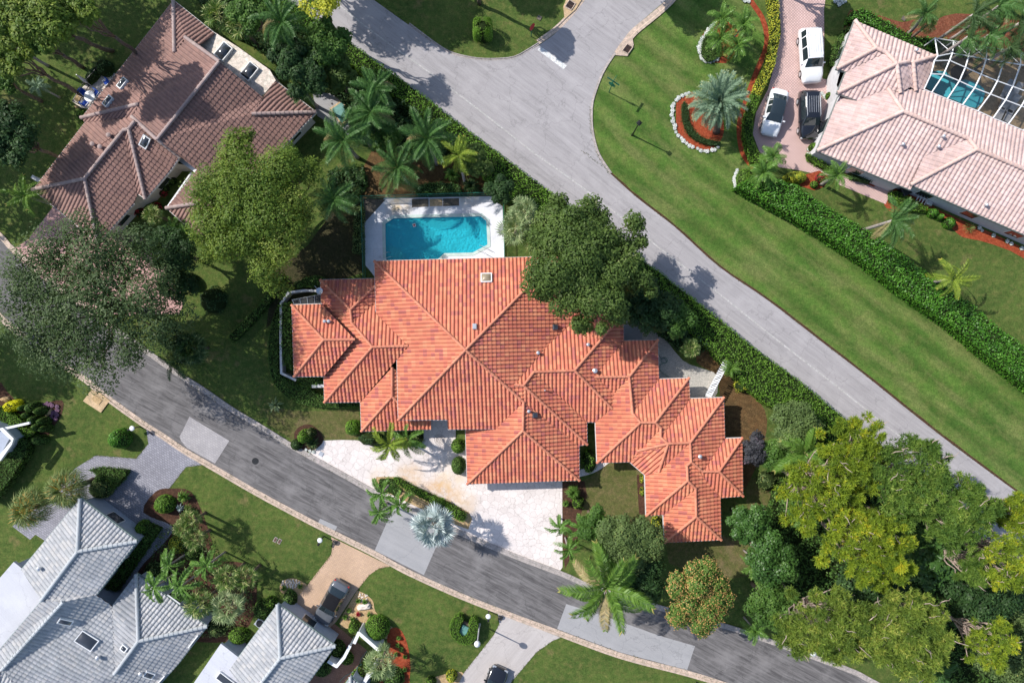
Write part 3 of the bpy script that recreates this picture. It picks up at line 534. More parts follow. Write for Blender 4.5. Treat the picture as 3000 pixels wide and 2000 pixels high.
# ------------------------------------------------------------------ roofs
def rot(a): return Vector((math.cos(RA(a)), math.sin(RA(a))))
class Roof:
    """roof planes traced as corners of the photo; one shared pitch and each plane's fall direction fix every corner's height"""
    def __init__(s, faces, pitch, ez, tol=8, anchors=()):
        s.faces = faces; s.p = pitch; vs = []; s.idx = []
        for d, P in faces:
            r = []
            for q in P:
                for i, v in enumerate(vs):
                    if abs(v[0]-q[0]) < tol and abs(v[1]-q[1]) < tol and i not in r: r.append(i); break
                else: vs.append(q); r.append(len(vs)-1)
            s.idx.append(r)
        nf = len(faces); rows = []; rhs = []
        def coef(f, v):
            d = rot(faces[f][0]); r = Vector(((vs[v][0]-1500)/PX, (1000-vs[v][1])/PX)); k = pitch*d.dot(r); return 1/(1-k/HC), -k/(1-k/HC)
        own = {}
        for f in range(nf):
            for v in s.idx[f]: own.setdefault(v, []).append(f)
        for v, fs in own.items():
            for i in range(len(fs)):
                for j in range(i+1, len(fs)):
                    a, b = coef(fs[i], v), coef(fs[j], v); row = np.zeros(nf); row[fs[i]] += a[0]; row[fs[j]] -= a[0]*0+b[0]; rows.append(row); rhs.append(b[1]-a[1])
        s.eaves = []
        for f, (d, P) in enumerate(faces):
            dv = rot(d); n = len(s.idx[f])
            low = max((Vector(vs[v][:2])[0]*dv.x - vs[v][1]*dv.y) for v in s.idx[f])
            for i in range(n):
                a, b = vs[s.idx[f][i]], vs[s.idx[f][(i+1) % n]]; e = Vector((b[0]-a[0], -(b[1]-a[1])))
                if e.length > 8 and abs(e.normalized().dot(dv)) < .2:
                    m_ = ((a[0]+b[0])/2*dv.x - (a[1]+b[1])/2*dv.y)
                    cx = sum(vs[v][0] for v in s.idx[f])/n*dv.x - sum(vs[v][1] for v in s.idx[f])/n*dv.y
                    if m_ > cx+4 and not any(g != f and s.idx[f][i] in s.idx[g] and s.idx[f][(i+1) % n] in s.idx[g] for g in range(nf)):
                        s.eaves.append((f, s.idx[f][i], s.idx[f][(i+1) % n]))
                        for v in (s.idx[f][i], s.idx[f][(i+1) % n]):
                            k = coef(f, v); row = np.zeros(nf); row[f] = k[0]*.12; rows.append(row); rhs.append((ez-k[1])*.12)
        for f, q, z in anchors:
            v = min(s.idx[f], key=lambda i: (vs[i][0]-q[0])**2+(vs[i][1]-q[1])**2); k = coef(f, v); row = np.zeros(nf); row[f] = k[0]; rows.append(row); rhs.append(z-k[1])
        c = np.linalg.lstsq(np.array(rows), np.array(rhs), rcond=None)[0]
        z = {v: np.mean([coef(f, v)[0]*c[f]+coef(f, v)[1] for f in fs]) for v, fs in own.items()}
        s.res = max(abs(coef(f, v)[0]*c[f]+coef(f, v)[1]-z[v]) for v, fs in own.items() for f in fs)
        s.v = [G(q[0], q[1], z[i]) for i, q in enumerate(vs)]; s.px = vs
        print('roof residual %.2f  z %.2f..%.2f' % (s.res, min(z.values()), max(z.values())))
    def under(s, q, zd):
        hs = []
        for r in s.idx:
            pts = [s.v[i] for i in r]
            for t in tessellate_polygon([[Vector((p.x, p.y, 0)) for p in pts]]):
                a, b, c = (pts[i] for i in t); nn = (b-a).cross(c-a)
                if abs(nn.z) < 1e-6: continue
                ok = [(y.x-x.x)*(q.y-x.y)-(y.y-x.y)*(q.x-x.x) for x, y in ((a, b), (b, c), (c, a))]
                if all(v > -1e-2 for v in ok) or all(v < 1e-2 for v in ok): hs.append(a.z-(nn.x*(q.x-a.x)+nn.y*(q.y-a.y))/nn.z)
        return min(min(hs)-.12, zd+.4) if hs else zd-.6
    def near(s, q): return s.v[min(range(len(s.px)), key=lambda i: (s.px[i][0]-q[0])**2+(s.px[i][1]-q[1])**2)]
    def on(s, q):
        """the roof's point and normal that the photo shows at pixel q (highest hit along the view line)"""
        best = None; o = Vector((0, 0, HC)); d = (G(*q)-o).normalized()
        for f, r in enumerate(s.idx):
            pts = [s.v[i] for i in r]
            for t in tessellate_polygon([[Vector((p.x, p.y, 0)) for p in pts]]):
                a, b, c = (pts[i] for i in t); nn = (b-a).cross(c-a)
                if abs(nn.z) < 1e-6: continue
                if nn.z < 0: nn = -nn
                k = (a-o).dot(nn)/d.dot(nn); h = o+d*k
                ok = [((y-x).cross(h-x)).z for x, y in ((a, b), (b, c), (c, a))]
                if (all(v > -1e-3 for v in ok) or all(v < 1e-3 for v in ok)) and (best is None or h.z > best[0].z): best = (h, nn.normalized(), rot(s.faces[f][0]))
        return best

def tile_tri(tri, dv, w, rl, hump, seed, org, step=.068):
    """barrel tiles over one triangle of a roof plane; returns verts, faces (lists) and a random value per tile"""
    u = Vector((-dv.y, dv.x)); P2 = [Vector((p.x-org.x, p.y-org.y)) for p in tri]
    us = [p.dot(u) for p in P2]; vs = [p.dot(dv) for p in P2]
    i0, i1 = math.floor(min(us)/w), math.ceil(max(us)/w); j0, j1 = math.floor(min(vs)/rl), math.ceil(max(vs)/rl)
    fr = np.array([0, .12, .3, .5, .66, .78]); ht = np.array([0, .62, 1, .96, .5, -.05])*hump
    nc = (i1-i0)*6+1; U = np.empty(nc); Hh = np.empty(nc)
    for i in range(i1-i0): U[i*6:i*6+6] = (i0+i+fr)*w; Hh[i*6:i*6+6] = ht
    U[-1] = i1*w; Hh[-1] = 0
    nr = (j1-j0); Vv = np.empty(2*nr); St = np.empty(2*nr)
    for j in range(nr): Vv[2*j] = (j0+j)*rl; Vv[2*j+1] = (j0+j+1)*rl; St[2*j] = 0; St[2*j+1] = step
    UU, VV = np.meshgrid(U, Vv); Z = Hh[None, :]-.02+St[:, None]+np.zeros_like(UU)
    X = UU*u.x+VV*dv.x+org.x; Y = UU*u.y+VV*dv.y+org.y
    co = np.stack([X, Y, Z], -1).reshape(-1, 3)
    R, C = np.meshgrid(np.arange(2*nr-1), np.arange(nc-1), indexing='ij'); a = (R*nc+C).ravel()
    Fq = np.stack([a, a+1, a+nc+1, a+nc], 1)
    # orient up
    tj = (np.minimum((R.ravel()+1)//2, nr-1)+j0); tc = C.ravel()//6+i0
    hsh = np.sin(tc*12.9898+tj*78.233+seed*3.7)*43758.5453; rv = hsh-np.floor(hsh)
    # quick reject outside the triangle
    cx = co[Fq].mean(1)[:, :2]; keep = np.ones(len(Fq), bool); T = [Vector((p.x, p.y)) for p in tri]
    if (T[1]-T[0]).x*(T[2]-T[0]).y-(T[1]-T[0]).y*(T[2]-T[0]).x < 0: T = T[::-1]
    for k in range(3):
        e = T[(k+1) % 3]-T[k]; L = e.length
        if L < 1e-4: return None
        keep &= (e.x*(cx[:, 1]-T[k].y)-e.y*(cx[:, 0]-T[k].x))/L > -rl
    Fq = Fq[keep]; rv = rv[keep]
    if not len(Fq): return None
    ids, inv = np.unique(Fq, return_inverse=True); co = co[ids]; Fq = inv.reshape(-1, 4)
    me = bpy.data.meshes.new('t'); me.vertices.add(len(co)); me.vertices.foreach_set('co', co.astype(np.float32).ravel()); nq = len(Fq)
    me.loops.add(nq*4); me.loops.foreach_set('vertex_index', Fq.astype(np.int32).ravel()); me.polygons.add(nq); me.polygons.foreach_set('loop_start', np.arange(0, nq*4, 4, dtype=np.int32)); me.update(calc_edges=True)
    at = me.attributes.new('rnd', 'FLOAT', 'FACE'); at.data.foreach_set('value', rv.astype(np.float32))
    bm = bmesh.new(); bm.from_mesh(me)
    for k in range(3):
        e = T[(k+1) % 3]-T[k]; no = Vector((e.y, -e.x, 0)).normalized()
        bmesh.ops.bisect_plane(bm, geom=bm.verts[:]+bm.edges[:]+bm.faces[:], dist=1e-5, plane_co=(T[k].x, T[k].y, 0), plane_no=no, clear_outer=True)
        if not bm.faces: bm.free(); bpy.data.meshes.remove(me); return None
    A, B, C3 = tri; nn = (B-A).cross(C3-A); px_, py_ = -nn.x/nn.z, -nn.y/nn.z
    for v in bm.verts: v.co.z += A.z+px_*(v.co.x-A.x)+py_*(v.co.y-A.y)
    bm.verts.index_update(); lay = bm.faces.layers.float['rnd']
    V = [tuple(v.co) for v in bm.verts]; F = [tuple(v.index for v in f.verts) for f in bm.faces]; rr = [f[lay] for f in bm.faces]
    bm.free(); bpy.data.meshes.remove(me); return V, F, rr

def caps(lines, mat, parent, r=.15, seg=.42):
    V = []; F = []; R = []
    for a, b in lines:
        d = b-a; L = d.length; d.normalize(); k = max(1, round(L/seg)); s = Vector((0, 0, 1)).cross(d)
        s = s.normalized() if s.length > .01 else Vector((1, 0, 0)); up = d.cross(s); 
        if up.z < 0: up = -up
        lowfirst = a.z < b.z
        for i in range(k):
            p0 = a+(b-a)*(i/k); p1 = a+(b-a)*((i+1.06)/k); r0, r1 = (r*1.12, r*.9) if lowfirst else (r*.9, r*1.12)
            o = len(V)
            for p, rr in ((p0, r0), (p1, r1)):
                for g in range(7):
                    t = math.pi*g/6; V.append(tuple(p+s*math.cos(t)*rr+up*(math.sin(t)*rr*1.0+.035)))
            F += [(o+g, o+g+1, o+g+8, o+g+7) for g in range(6)] + [tuple(o+g for g in range(7)), tuple(o+13-g for g in range(7))]; R += [RS.random()]*8
    return mesh('ridge_tiles', V, F, mat, parent, rnd=R)

def house(name, label, roof, ridges, tm, cm, fm, wm, walls, w=.36, rl=.38, hump=.11, seed=1, inset=.55, soff=.1, cap_r=.15):
    c = sum(roof.v, Vector())/len(roof.v)
    t = empty(name, (0, 0, 0), 0, label, 'house')
    V = []; F = []; R = []; UV = []; UF = []
    for f, r in enumerate(roof.idx):
        pts = [roof.v[i] for i in r]; d = rot(roof.faces[f][0])
        for tri in tessellate_polygon([[Vector((p.x, p.y, 0)) for p in pts]]):
            T = [pts[i] for i in tri]
            if abs((T[1]-T[0]).cross(T[2]-T[0]).z) < .02: continue
            o = len(UV); q = T if (T[1]-T[0]).cross(T[2]-T[0]).z > 0 else T[::-1]
            UV += [tuple(p+Vector((0, 0, -.03))) for p in q]; UF.append((o, o+1, o+2))
            res = tile_tri(T, d, w, rl, hump, seed+f*1.3, pts[0], .062 if seed == 1 else .042)
            if res:
                k = len(V); V += res[0]; F += [tuple(i+k for i in g) for g in res[1]]; R += res[2]
    # make all tile faces face upward is handled by two-sided shading
    ro = mesh('roof', V, F, tm, t, rnd=R)
    mesh('roof_deck', UV, UF, M['under'], ro)
    caps([(roof.near(a)+Vector((0, 0, .05)), roof.near(b)+Vector((0, 0, .05))) for a, b in ridges], cm, ro, cap_r)
    g = MB()
    for f, i, j in roof.eaves:
        a, b = roof.v[i], roof.v[j]; d = rot(roof.faces[f][0]); d = Vector((d.x, d.y, 0)); e = (b-a).normalized()
        for k, (o0, o1, z0, z1) in enumerate(((-.03, .05, -.24, -.015),)):
            P = []
            for q in (a-e*.04, b+e*.04):
                P += [q+d*o0+Vector((0, 0, z0)), q+d*o1+Vector((0, 0, z0)), q+d*o1+Vector((0, 0, z1)), q+d*o0+Vector((0, 0, z1))]
            g.add(P, [(0, 1, 5, 4), (1, 2, 6, 5), (2, 3, 7, 6), (3, 0, 4, 7), (3, 2, 1, 0), (4, 5, 6, 7)])
        P = [a+Vector((0, 0, -.22)), b+Vector((0, 0, -.22)), b-d*.9+Vector((0, 0, -.2)), a-d*.9+Vector((0, 0, -.2))]
        g.add(P, [(0, 1, 2, 3)])
    g.build('gutter', fm, t)
    for wi, (poly, z) in enumerate(walls):
        P = [Vector(p) for p in wpoly(poly, z)]; n = len(P)
        A = sum(P[i].x*P[(i+1) % n].y-P[(i+1) % n].x*P[i].y for i in range(n)); sg = 1 if A > 0 else -1; Q = []
        for i in range(n):
            a, b, c_ = P[i-1], P[i], P[(i+1) % n]; t1 = (b-a).normalized(); t2 = (c_-b).normalized(); n1 = Vector((-t1.y, t1.x))*sg; n2 = Vector((-t2.y, t2.x))*sg
            q = (n1+n2); q = q.normalized() if q.length > .1 else n1; Q.append(b+q*(inset/max(.45, q.dot(n1))))
        mb = MB(); wp = []
        for i in range(n):
            a, b = Q[i], Q[(i+1) % n]; k = max(1, round((b-a).length/1.0)); wp += [a+(b-a)*(j/k) for j in range(k)]
        top = [roof.under(q, z-soff) for q in wp]; k = len(wp)
        mb.add([(q.x, q.y, 0) for q in wp]+[(q.x, q.y, h) for q, h in zip(wp, top)], [(i, (i+1) % k, (i+1) % k+k, i+k) for i in range(k)]); wo = mb.build('wall', wm, t)
        for i in range(n):
            a, b = Q[i], Q[(i+1) % n]; L = (b-a).length
            if L < 3.2: continue
            e = (b-a).normalized(); no = Vector((e.y, -e.x))*sg; k = max(1, int(L//4.5))
            for m_ in range(k):
                c_ = a+(b-a)*((m_+.5)/k); ang = math.atan2(e.y, e.x)
                x = MB().box((c_.x+no.x*.02, c_.y+no.y*.02, 1.45), (1.5, .1, 1.35), ang).build('window', M['white'], wo)
                MB().box((c_.x+no.x*.045, c_.y+no.y*.045, 1.45), (1.34, .09, 1.19), ang).build('pane', M['glass'], x)
    return t, ro

def on_roof(roof, q, parent, kind, size=(.3, .3), ang=0, mat='metal'):
    h = roof.on(q)
    if h is None: print('no roof at', q); return
    p, nrm, d = h; x = Vector((d.x, d.y, 0)); x = (x-nrm*x.dot(nrm)).normalized(); y = nrm.cross(x)
    if ang: x, y = x*math.cos(ang)+y*math.sin(ang), y*math.cos(ang)-x*math.sin(ang)
    Mx = Matrix(((x.x, y.x, nrm.x, p.x), (x.y, y.y, nrm.y, p.y), (x.z, y.z, nrm.z, p.z), (0, 0, 0, 1)))
    a, b = size
    if kind == 'skylight':
        o = MB(); fr = MB()
        for (cx, cy, dx, dy) in ((a/2, 0, .09, b+.09), (-a/2, 0, .09, b+.09), (0, b/2, a-.09, .09), (0, -b/2, a-.09, .09)): fr.box(None, (dx, dy, .3), M=Mx @ Matrix.Translation((cx, cy, .1)))
        f = fr.build('skylight', M['white'], parent)
        V = []; n = 9
        for i in range(n):
            for j in range(n):
                u, v = i/(n-1)*2-1, j/(n-1)*2-1; V.append(Mx @ Vector((u*a/2*.96, v*b/2*.96, .2+.2*(1-abs(u)**2.5)*(1-abs(v)**2.5))))
        F = [(i*n+j, (i+1)*n+j, (i+1)*n+j+1, i*n+j+1) for i in range(n-1) for j in range(n-1)]
        mesh('dome', V, F, M[mat], f, smooth=True)
    elif kind == 'box':
        MB().box(None, (a, b, .3), M=Mx @ Matrix.Translation((0, 0, .18)), bev=.05).build('roof_vent', M[mat], parent)
    elif kind == 'pipe':
        Mz = Matrix.Translation(p); mb = MB(); mb.lathe([(a*.5, -.1), (a*.5, .35), (a*.75, .35), (a*.75, .45), (a*.3, .52)], tuple(p), 10); mb.build('vent_pipe', M[mat], parent)

MAIN = [
 (181.5, [(855, 893), (862, 1103), (949, 995)]),
 (91.5, [(855, 893), (949, 995), (1040, 994), (942, 890)]),
 (-88.5, [(862, 1103), (949, 1102), (1040, 994), (949, 995)]),
 (181.5, [(939, 820), (951, 1178), (1091, 1016), (1031, 946), (1027, 907)]),
 (91.5, [(939, 820), (1027, 907), (1101, 836), (1098, 816)]),
 (1.5, [(1027, 907), (1031, 946), (1101, 885), (1101, 836)]),
 (91.5, [(1031, 946), (1091, 1016), (1195, 1013), (1102, 918), (1101, 885)]),
 (-88.5, [(1091, 1016), (951, 1178), (1056, 1177), (1163, 1053), (1195, 1013)]),
 (181.5, [(1056, 1177), (1059, 1263), (1149, 1161), (1149, 1076)]),
 (1.5, [(1149, 1076), (1149, 1161), (1185, 1196), (1185, 1100)]),
 (-88.5, [(1059, 1263), (1149, 1161), (1185, 1196), (1262, 1212), (1263, 1257)]),
 (181.5, [(1097, 765), (1102, 918), (1195, 1013), (1162, 1053), (1167, 1230), (1364, 1025)]),
 (91.5, [(1097, 765), (1364, 1025), (1500, 886), (1634, 751)]),
 (1.5, [(1364, 1025), (1634, 751), (1642, 866), (1700, 864), (1702, 921), (1612, 1003), (1506, 1127), (1534, 1129), (1534, 1177)]),
 (-88.5, [(1167, 1230), (1311, 1229), (1313, 1257), (1452, 1256), (1534, 1177), (1364, 1025)]),
 (91.5, [(1702, 921), (1826, 919), (1683, 1085), (1564, 1089), (1534, 1129), (1506, 1127), (1612, 1003)]),
 (1.5, [(1534, 1129), (1564, 1089), (1719, 1236), (1720, 1301)]),
 (-88.5, [(1534, 1129), (1720, 1301), (1697, 1305), (1534, 1177)]),
 (-88.5, [(1564, 1089), (1683, 1085), (1792, 1195), (1744, 1236), (1719, 1236)]),
 (1.5, [(1683, 1085), (1826, 919), (1827, 998), (1741, 1104), (1750, 1110), (1797, 1151), (1792, 1195)]),
 (91.5, [(1827, 998), (1927, 996), (1843, 1103), (1741, 1104)]),
 (-88.5, [(1741, 1104), (1843, 1103), (1797, 1151), (1750, 1110)]),
 (1.5, [(1843, 1103), (1927, 996), (1930, 1110), (1853, 1211), (1849, 1211)]),
 (181.5, [(1843, 1103), (1851, 1213), (1876, 1237), (1749, 1355), (1745, 1236), (1792, 1195), (1797, 1151)]),
 (91.5, [(1930, 1110), (2018, 1107), (1919, 1237), (1876, 1237), (1851, 1213)]),
 (1.5, [(1919, 1237), (2018, 1107), (2021, 1167), (1942, 1272), (1935, 1281), (1935, 1253)]),
 (-88.5, [(1749, 1355), (1844, 1352), (1935, 1255), (1919, 1237), (1876, 1237)]),
 (181.5, [(1844, 1352), (1935, 1255), (1935, 1281), (1957, 1299), (1867, 1320)]),
 (-133, [(1867, 1320), (1957, 1299), (1930, 1380), (1889, 1391), (1844, 1352)]),
 (-88.5, [(1957, 1299), (2021, 1296), (1930, 1380)]),
 (91.5, [(2022, 1167), (2120, 1164), (2021, 1296), (1957, 1299), (1935, 1281), (1942, 1272)]),
 (1.5, [(2021, 1296), (2120, 1164), (2123, 1284), (2058, 1380), (2024, 1352)]),
 (181.5, [(1889, 1391), (1930, 1380), (2021, 1296), (2024, 1352), (2012, 1363), (2014, 1407), (1893, 1510)]),
 (-88.5, [(2014, 1407), (2037, 1430), (1943, 1507), (1893, 1510)]),
 (181.5, [(2037, 1430), (2039, 1512), (1947, 1588), (1943, 1507)]),
 (-88.5, [(2039, 1512), (2112, 1580), (1947, 1588)]),
 (91.5, [(2123, 1284), (2174, 1282), (2106, 1380), (2058, 1380)]),
 (1.5, [(2174, 1282), (2176, 1452), (2106, 1380)]),
 (-88.5, [(2024, 1352), (2058, 1380), (2106, 1380), (2176, 1452), (2110, 1457)]),
 (1.5, [(2024, 1352), (2110, 1457), (2112, 1580), (2039, 1512), (2037, 1430), (2014, 1407), (2012, 1363)]),
 (181.5, [(1364, 1256), (1452, 1256), (1534, 1177), (1532, 1261), (1369, 1417)]),
 (-88.5, [(1369, 1417), (1532, 1261), (1697, 1406)]),
 (1.5, [(1534, 1177), (1697, 1305), (1697, 1406), (1532, 1261)]),
]
RM = Roof(MAIN, .40, 2.75, anchors=[(11, (1167, 1230), 3.3), (12, (1097, 765), 2.9)])
ridM = [((855, 893), (949, 995)), ((862, 1103), (949, 995)), ((949, 995), (1040, 994)), ((939, 820), (1027, 907)), ((1027, 907), (1101, 836)), ((1027, 907), (1031, 946)), ((1031, 946), (1091, 1016)), ((1091, 1016), (1195, 1013)), ((1091, 1016), (951, 1178)),
 ((1059, 1263), (1149, 1161)), ((1149, 1161), (1149, 1076)), ((1149, 1161), (1185, 1196)), ((1097, 765), (1364, 1025)), ((1364, 1025), (1167, 1230)), ((1364, 1025), (1634, 751)), ((1364, 1025), (1534, 1177)), ((1506, 1127), (1534, 1129)), ((1534, 1129), (1564, 1089)), ((1564, 1089), (1683, 1085)), ((1683, 1085), (1826, 919)), ((1534, 1129), (1720, 1301)),
 ((1683, 1085), (1792, 1195)), ((1741, 1104), (1843, 1103)), ((1843, 1103), (1927, 996)), ((1843, 1103), (1851, 1213)), ((1851, 1213), (1876, 1237)), ((1876, 1237), (1749, 1355)), ((1876, 1237), (1919, 1237)), ((1919, 1237), (2018, 1107)), ((1919, 1237), (1935, 1253)), ((1935, 1253), (1935, 1281)), ((1935, 1281), (1957, 1299)), ((1957, 1299), (1867, 1320)), ((1957, 1299), (1930, 1380)), ((1957, 1299), (2021, 1296)),
 ((2021, 1296), (2120, 1164)), ((2021, 1296), (2024, 1352)), ((2024, 1352), (2058, 1380)), ((2024, 1352), (2012, 1363)), ((2012, 1363), (2014, 1407)), ((2014, 1407), (1893, 1510)), ((2014, 1407), (2037, 1430)), ((2037, 1430), (2039, 1512)), ((2039, 1512), (1947, 1588)), ((2039, 1512), (2112, 1580)), ((2058, 1380), (2106, 1380)), ((2106, 1380), (2174, 1282)), ((2106, 1380), (2176, 1452)), ((1534, 1177), (1532, 1261)), ((1532, 1261), (1369, 1417)), ((1532, 1261), (1697, 1406))]
wM = [([(855, 893), (942, 890), (939, 820), (1098, 816), (1100, 1180), (951, 1178), (949, 1102), (862, 1103)], 2.7), ([(1056, 1150), (1190, 1150), (1190, 1257), (1059, 1263)], 2.4),
      ([(1097, 765), (1634, 751), (1642, 866), (1702, 864), (1826, 919), (1827, 998), (1827, 1180), (1744, 1236), (1720, 1236), (1720, 1301), (1535, 1256), (1313, 1256), (1311, 1229), (1167, 1230), (1150, 1000), (1102, 918)], 2.8),
      ([(1364, 1256), (1697, 1256), (1697, 1406), (1369, 1417)], 2.7), ([(1815, 998), (1927, 996), (1930, 1108), (2018, 1107), (2021, 1167), (2120, 1164), (2123, 1283), (2174, 1282), (2176, 1452), (2110, 1457), (2112, 1580), (1947, 1588), (1943, 1509), (1893, 1510), (1889, 1391), (1844, 1352), (1749, 1355), (1745, 1236), (1815, 1180)], 2.7)]
hM, rM = house('main_house', 'sprawling terracotta tiled house with many stepped hip roofs beside the white deck pool', RM, ridM, M['tmain'], M['tcap'], M['fasw'], M['stucco'], wM, cap_r=.125)
on_roof(RM, (1425, 816), rM, 'skylight', (.85, .95), 0, 'cream')
for q, k, s_, m_ in (((1391, 959), 'box', (.55, .4), 'metal'), ((1624, 958), 'box', (.5, .5), 'glassd'), ((1576, 1033), 'pipe', (.22, .2), 'metal'), ((1722, 1009), 'pipe', (.22, .2), 'metal'), ((1742, 1085), 'pipe', (.3, .2), 'metal'), ((1565, 1215), 'box', (.5, .5), 'glassd'), ((1549, 1203), 'pipe', (.2, .2), 'metal'), ((2048, 1335), 'pipe', (.25, .2), 'metal'), ((954, 941), 'pipe', (.22, .2), 'metal'), ((966, 941), 'pipe', (.22, .2), 'metal'), ((1596, 1142), 'pipe', (.12, .2), 'metal')):
    on_roof(RM, q, rM, k, s_, 0, m_)

NWd, SEd, NEd, SWd = 141.5, -38.5, 51.5, 231.5
BRN = [
 (NEd, [(509, 2), (630, 99), (582, 136), (544, 111), (512, 155)]),
 (NWd, [(509, 2), (512, 155), (544, 111), (644, 182), (462, 410), (388, 343), (407, 306), (239, 346)]),
 (SWd, [(239, 346), (407, 306), (388, 343), (249, 360)]),
 (NWd, [(249, 360), (388, 343), (396, 357), (379, 379), (364, 382), (250, 524), (97, 556)]),
 (SWd, [(97, 556), (250, 524), (288, 712)]),
 (SEd, [(250, 524), (364, 382), (404, 568), (392, 597), (288, 712)]),
 (SWd, [(364, 382), (379, 379), (427, 583), (404, 568)]),
 (SEd, [(379, 379), (396, 357), (526, 459), (500, 498), (427, 583)]),
 (SEd, [(644, 182), (772, 287), (738, 335), (926, 329), (700, 566), (628, 535), (577, 498), (526, 459), (462, 410)]),
 (NEd, [(806, 236), (926, 329), (738, 335), (765, 280)]),
 (NWd, [(577, 498), (628, 535), (583, 596), (488, 610)]),
 (SWd, [(488, 610), (583, 596), (640, 590), (590, 700)]),
 (SEd, [(583, 596), (628, 535), (720, 560), (640, 652), (590, 700)]),
]
RB = Roof(BRN, .36, 2.8)
ridB = [((509, 2), (512, 155)), ((544, 111), (644, 182)), ((644, 182), (462, 410)), ((239, 346), (407, 306)), ((250, 524), (364, 382)), ((364, 382), (379, 379)), ((379, 379), (396, 357)), ((379, 379), (427, 583)), ((97, 556), (250, 524)), ((250, 524), (288, 712)), ((738, 335), (926, 329)), ((488, 610), (583, 596)), ((388, 343), (462, 410)), ((462, 410), (526, 459))]
wB = [([(509, 2), (640, 105), (645, 185), (775, 285), (800, 240), (926, 329), (700, 566), (577, 500), (500, 498), (427, 583), (392, 597), (288, 712), (97, 556)], 2.75), ([(577, 498), (720, 560), (590, 700), (488, 610)], 2.6)]
hB, rB = house('brown_house', 'brown tiled house with long diagonal ridges beside the white flat terrace roof', RB, ridB, M['tbrown'], M['tbcap'], M['fasw'], M['stucco'], wB, seed=9, w=.36, rl=.4, hump=.09, cap_r=.17)
for q, s_ in (((362, 247), (1.0, .45)), ((320, 299), (1.0, .45)), ((427, 415), (1.05, .5))): on_roof(RB, q, rB, 'skylight', (s_[0], s_[1]*1.3), RA(90), 'glassd')
for q in ((325, 399), (278, 425), (300, 433)): on_roof(RB, q, rB, 'pipe', (.28, .2), 0, 'tbcap')
fl = MB(); fp = wpoly([(625, 93), (700, 140), (790, 205), (808, 236), (765, 285), (644, 182), (582, 136)], 2.7); fl.prism(fp, 2.5, 2.7); fo = fl.build('flat_roof', M['flatroof2'], hB)
wl = MB(); wl.prism(wpoly([(625, 93), (806, 225), (765, 285), (582, 136)], 2.5), 0, 2.49); wl.build('wall', M['stucco'], hB)
for (cx, cy) in ((657, 154), (733, 212)):
    p = G(cx, cy, 2.7); a = RA(51); mb = MB()
    Mx = Matrix.Translation(p) @ Matrix.Rotation(a, 4, 'Z')
    for (x, y, dx, dy) in ((.75, 0, .08, 1.05), (-.75, 0, .08, 1.05), (0, .5, 1.42, .08), (0, -.5, 1.42, .08)): mb.box(None, (dx, dy, .3), M=Mx @ Matrix.Translation((x, y, .15)))
    f = mb.build('skylight', M['white'], fo); V = []
    for i in range(9):
        for j in range(9):
            u, v = i/4-1, j/4-1; V.append(Mx @ Vector((u*.72, v*.47, .28+.28*(1-abs(u)**2.5)*(1-abs(v)**2.5))))
    mesh('dome', V, [(i*9+j, (i+1)*9+j, (i+1)*9+j+1, i*9+j+1) for i in range(8) for j in range(8)], M['glassd'], f, smooth=True)
bm_ = MB(); a, b = G(520, 462, 2.6), G(577, 503, 2.6); e = (b-a).normalized(); bm_.box(((a+b)/2).to_tuple(), ((b-a).length, .35, .3), math.atan2(e.y, e.x)); bm_.build('courtyard_beam', M['white'], hB)
a, b = G(562, 506, 2.5), G(488, 612, 2.5); bm_ = MB(); bm_.box(((a+b)/2).to_tuple(), ((b-a).length, .12, .25), math.atan2(b.y-a.y, b.x-a.x)); bm_.build('eave_beam', M['white'], hB)

U0 = 53.0
WH = [
 (U0+90, [(236, 1459), (229, 1614), (123, 1757), (62, 1668)]),
 (U0, [(236, 1459), (402, 1584), (229, 1614)]),
 (U0-90, [(229, 1614), (402, 1584), (282, 1741), (188, 1761), (123, 1757)]),
 (U0+90, [(188, 1761), (123, 1757), (-10, 1912), (-60, 1990), (-40, 2012), (8, 1960)]),
 (U0-90, [(188, 1761), (282, 1741), (329, 1774), (337, 1972), (521, 1944), (400, 2080), (120, 2100), (8, 1960)]),
 (U0+180, [(8, 1960), (120, 2100), (-40, 2100), (-60, 2030)]),
 (U0+90, [(400, 1680), (407, 1876), (337, 1972), (329, 1774)]),
 (U0, [(400, 1680), (607, 1833), (407, 1876)]),
 (U0-90, [(407, 1876), (607, 1833), (521, 1944), (337, 1972)]),
]
RW = Roof(WH, .36, 2.8)
hW, rW = house('white_roof_house', 'white tiled house with dome skylights and a flat side roof at the grey paver drive', RW, [((236, 1459), (229, 1614)), ((229, 1614), (402, 1584)), ((229, 1614), (123, 1757)), ((188, 1761), (8, 1960)), ((400, 1680), (407, 1876)), ((407, 1876), (607, 1833)), ((407, 1876), (337, 1972))], M['twhite'], M['twcap'], M['gutterg'], M['stuccog'],
    [([(236, 1459), (402, 1584), (282, 1741), (329, 1774), (400, 1680), (607, 1833), (521, 1944), (400, 2080), (120, 2100), (-60, 2000), (62, 1668)], 2.75)], seed=21, w=.36, rl=.4, hump=.08, inset=.25, cap_r=.17)
for q, s_ in (((192, 1817), (1.1, .5)), ((256, 1874), (1.7, 1.1)), ((367, 1896), (.55, .5)), ((438, 1973), (.8, .6))): on_roof(RW, q, rW, 'skylight', (s_[0], s_[1]), 0, 'glassd')
for q in ((121, 1662), (292, 1921), (417, 1968)): on_roof(RW, q, rW, 'pipe', (.26, .2), 0, 'metal')
FR = MB(); FR.prism(wpoly([(40, 1645), (64, 1664), (123, 1757), (-10, 1912), (-60, 1990), (-160, 1900), (0, 1691)], 2.9), 2.6, 2.9); FR.build('flat_roof', M['flatroof'], hW)
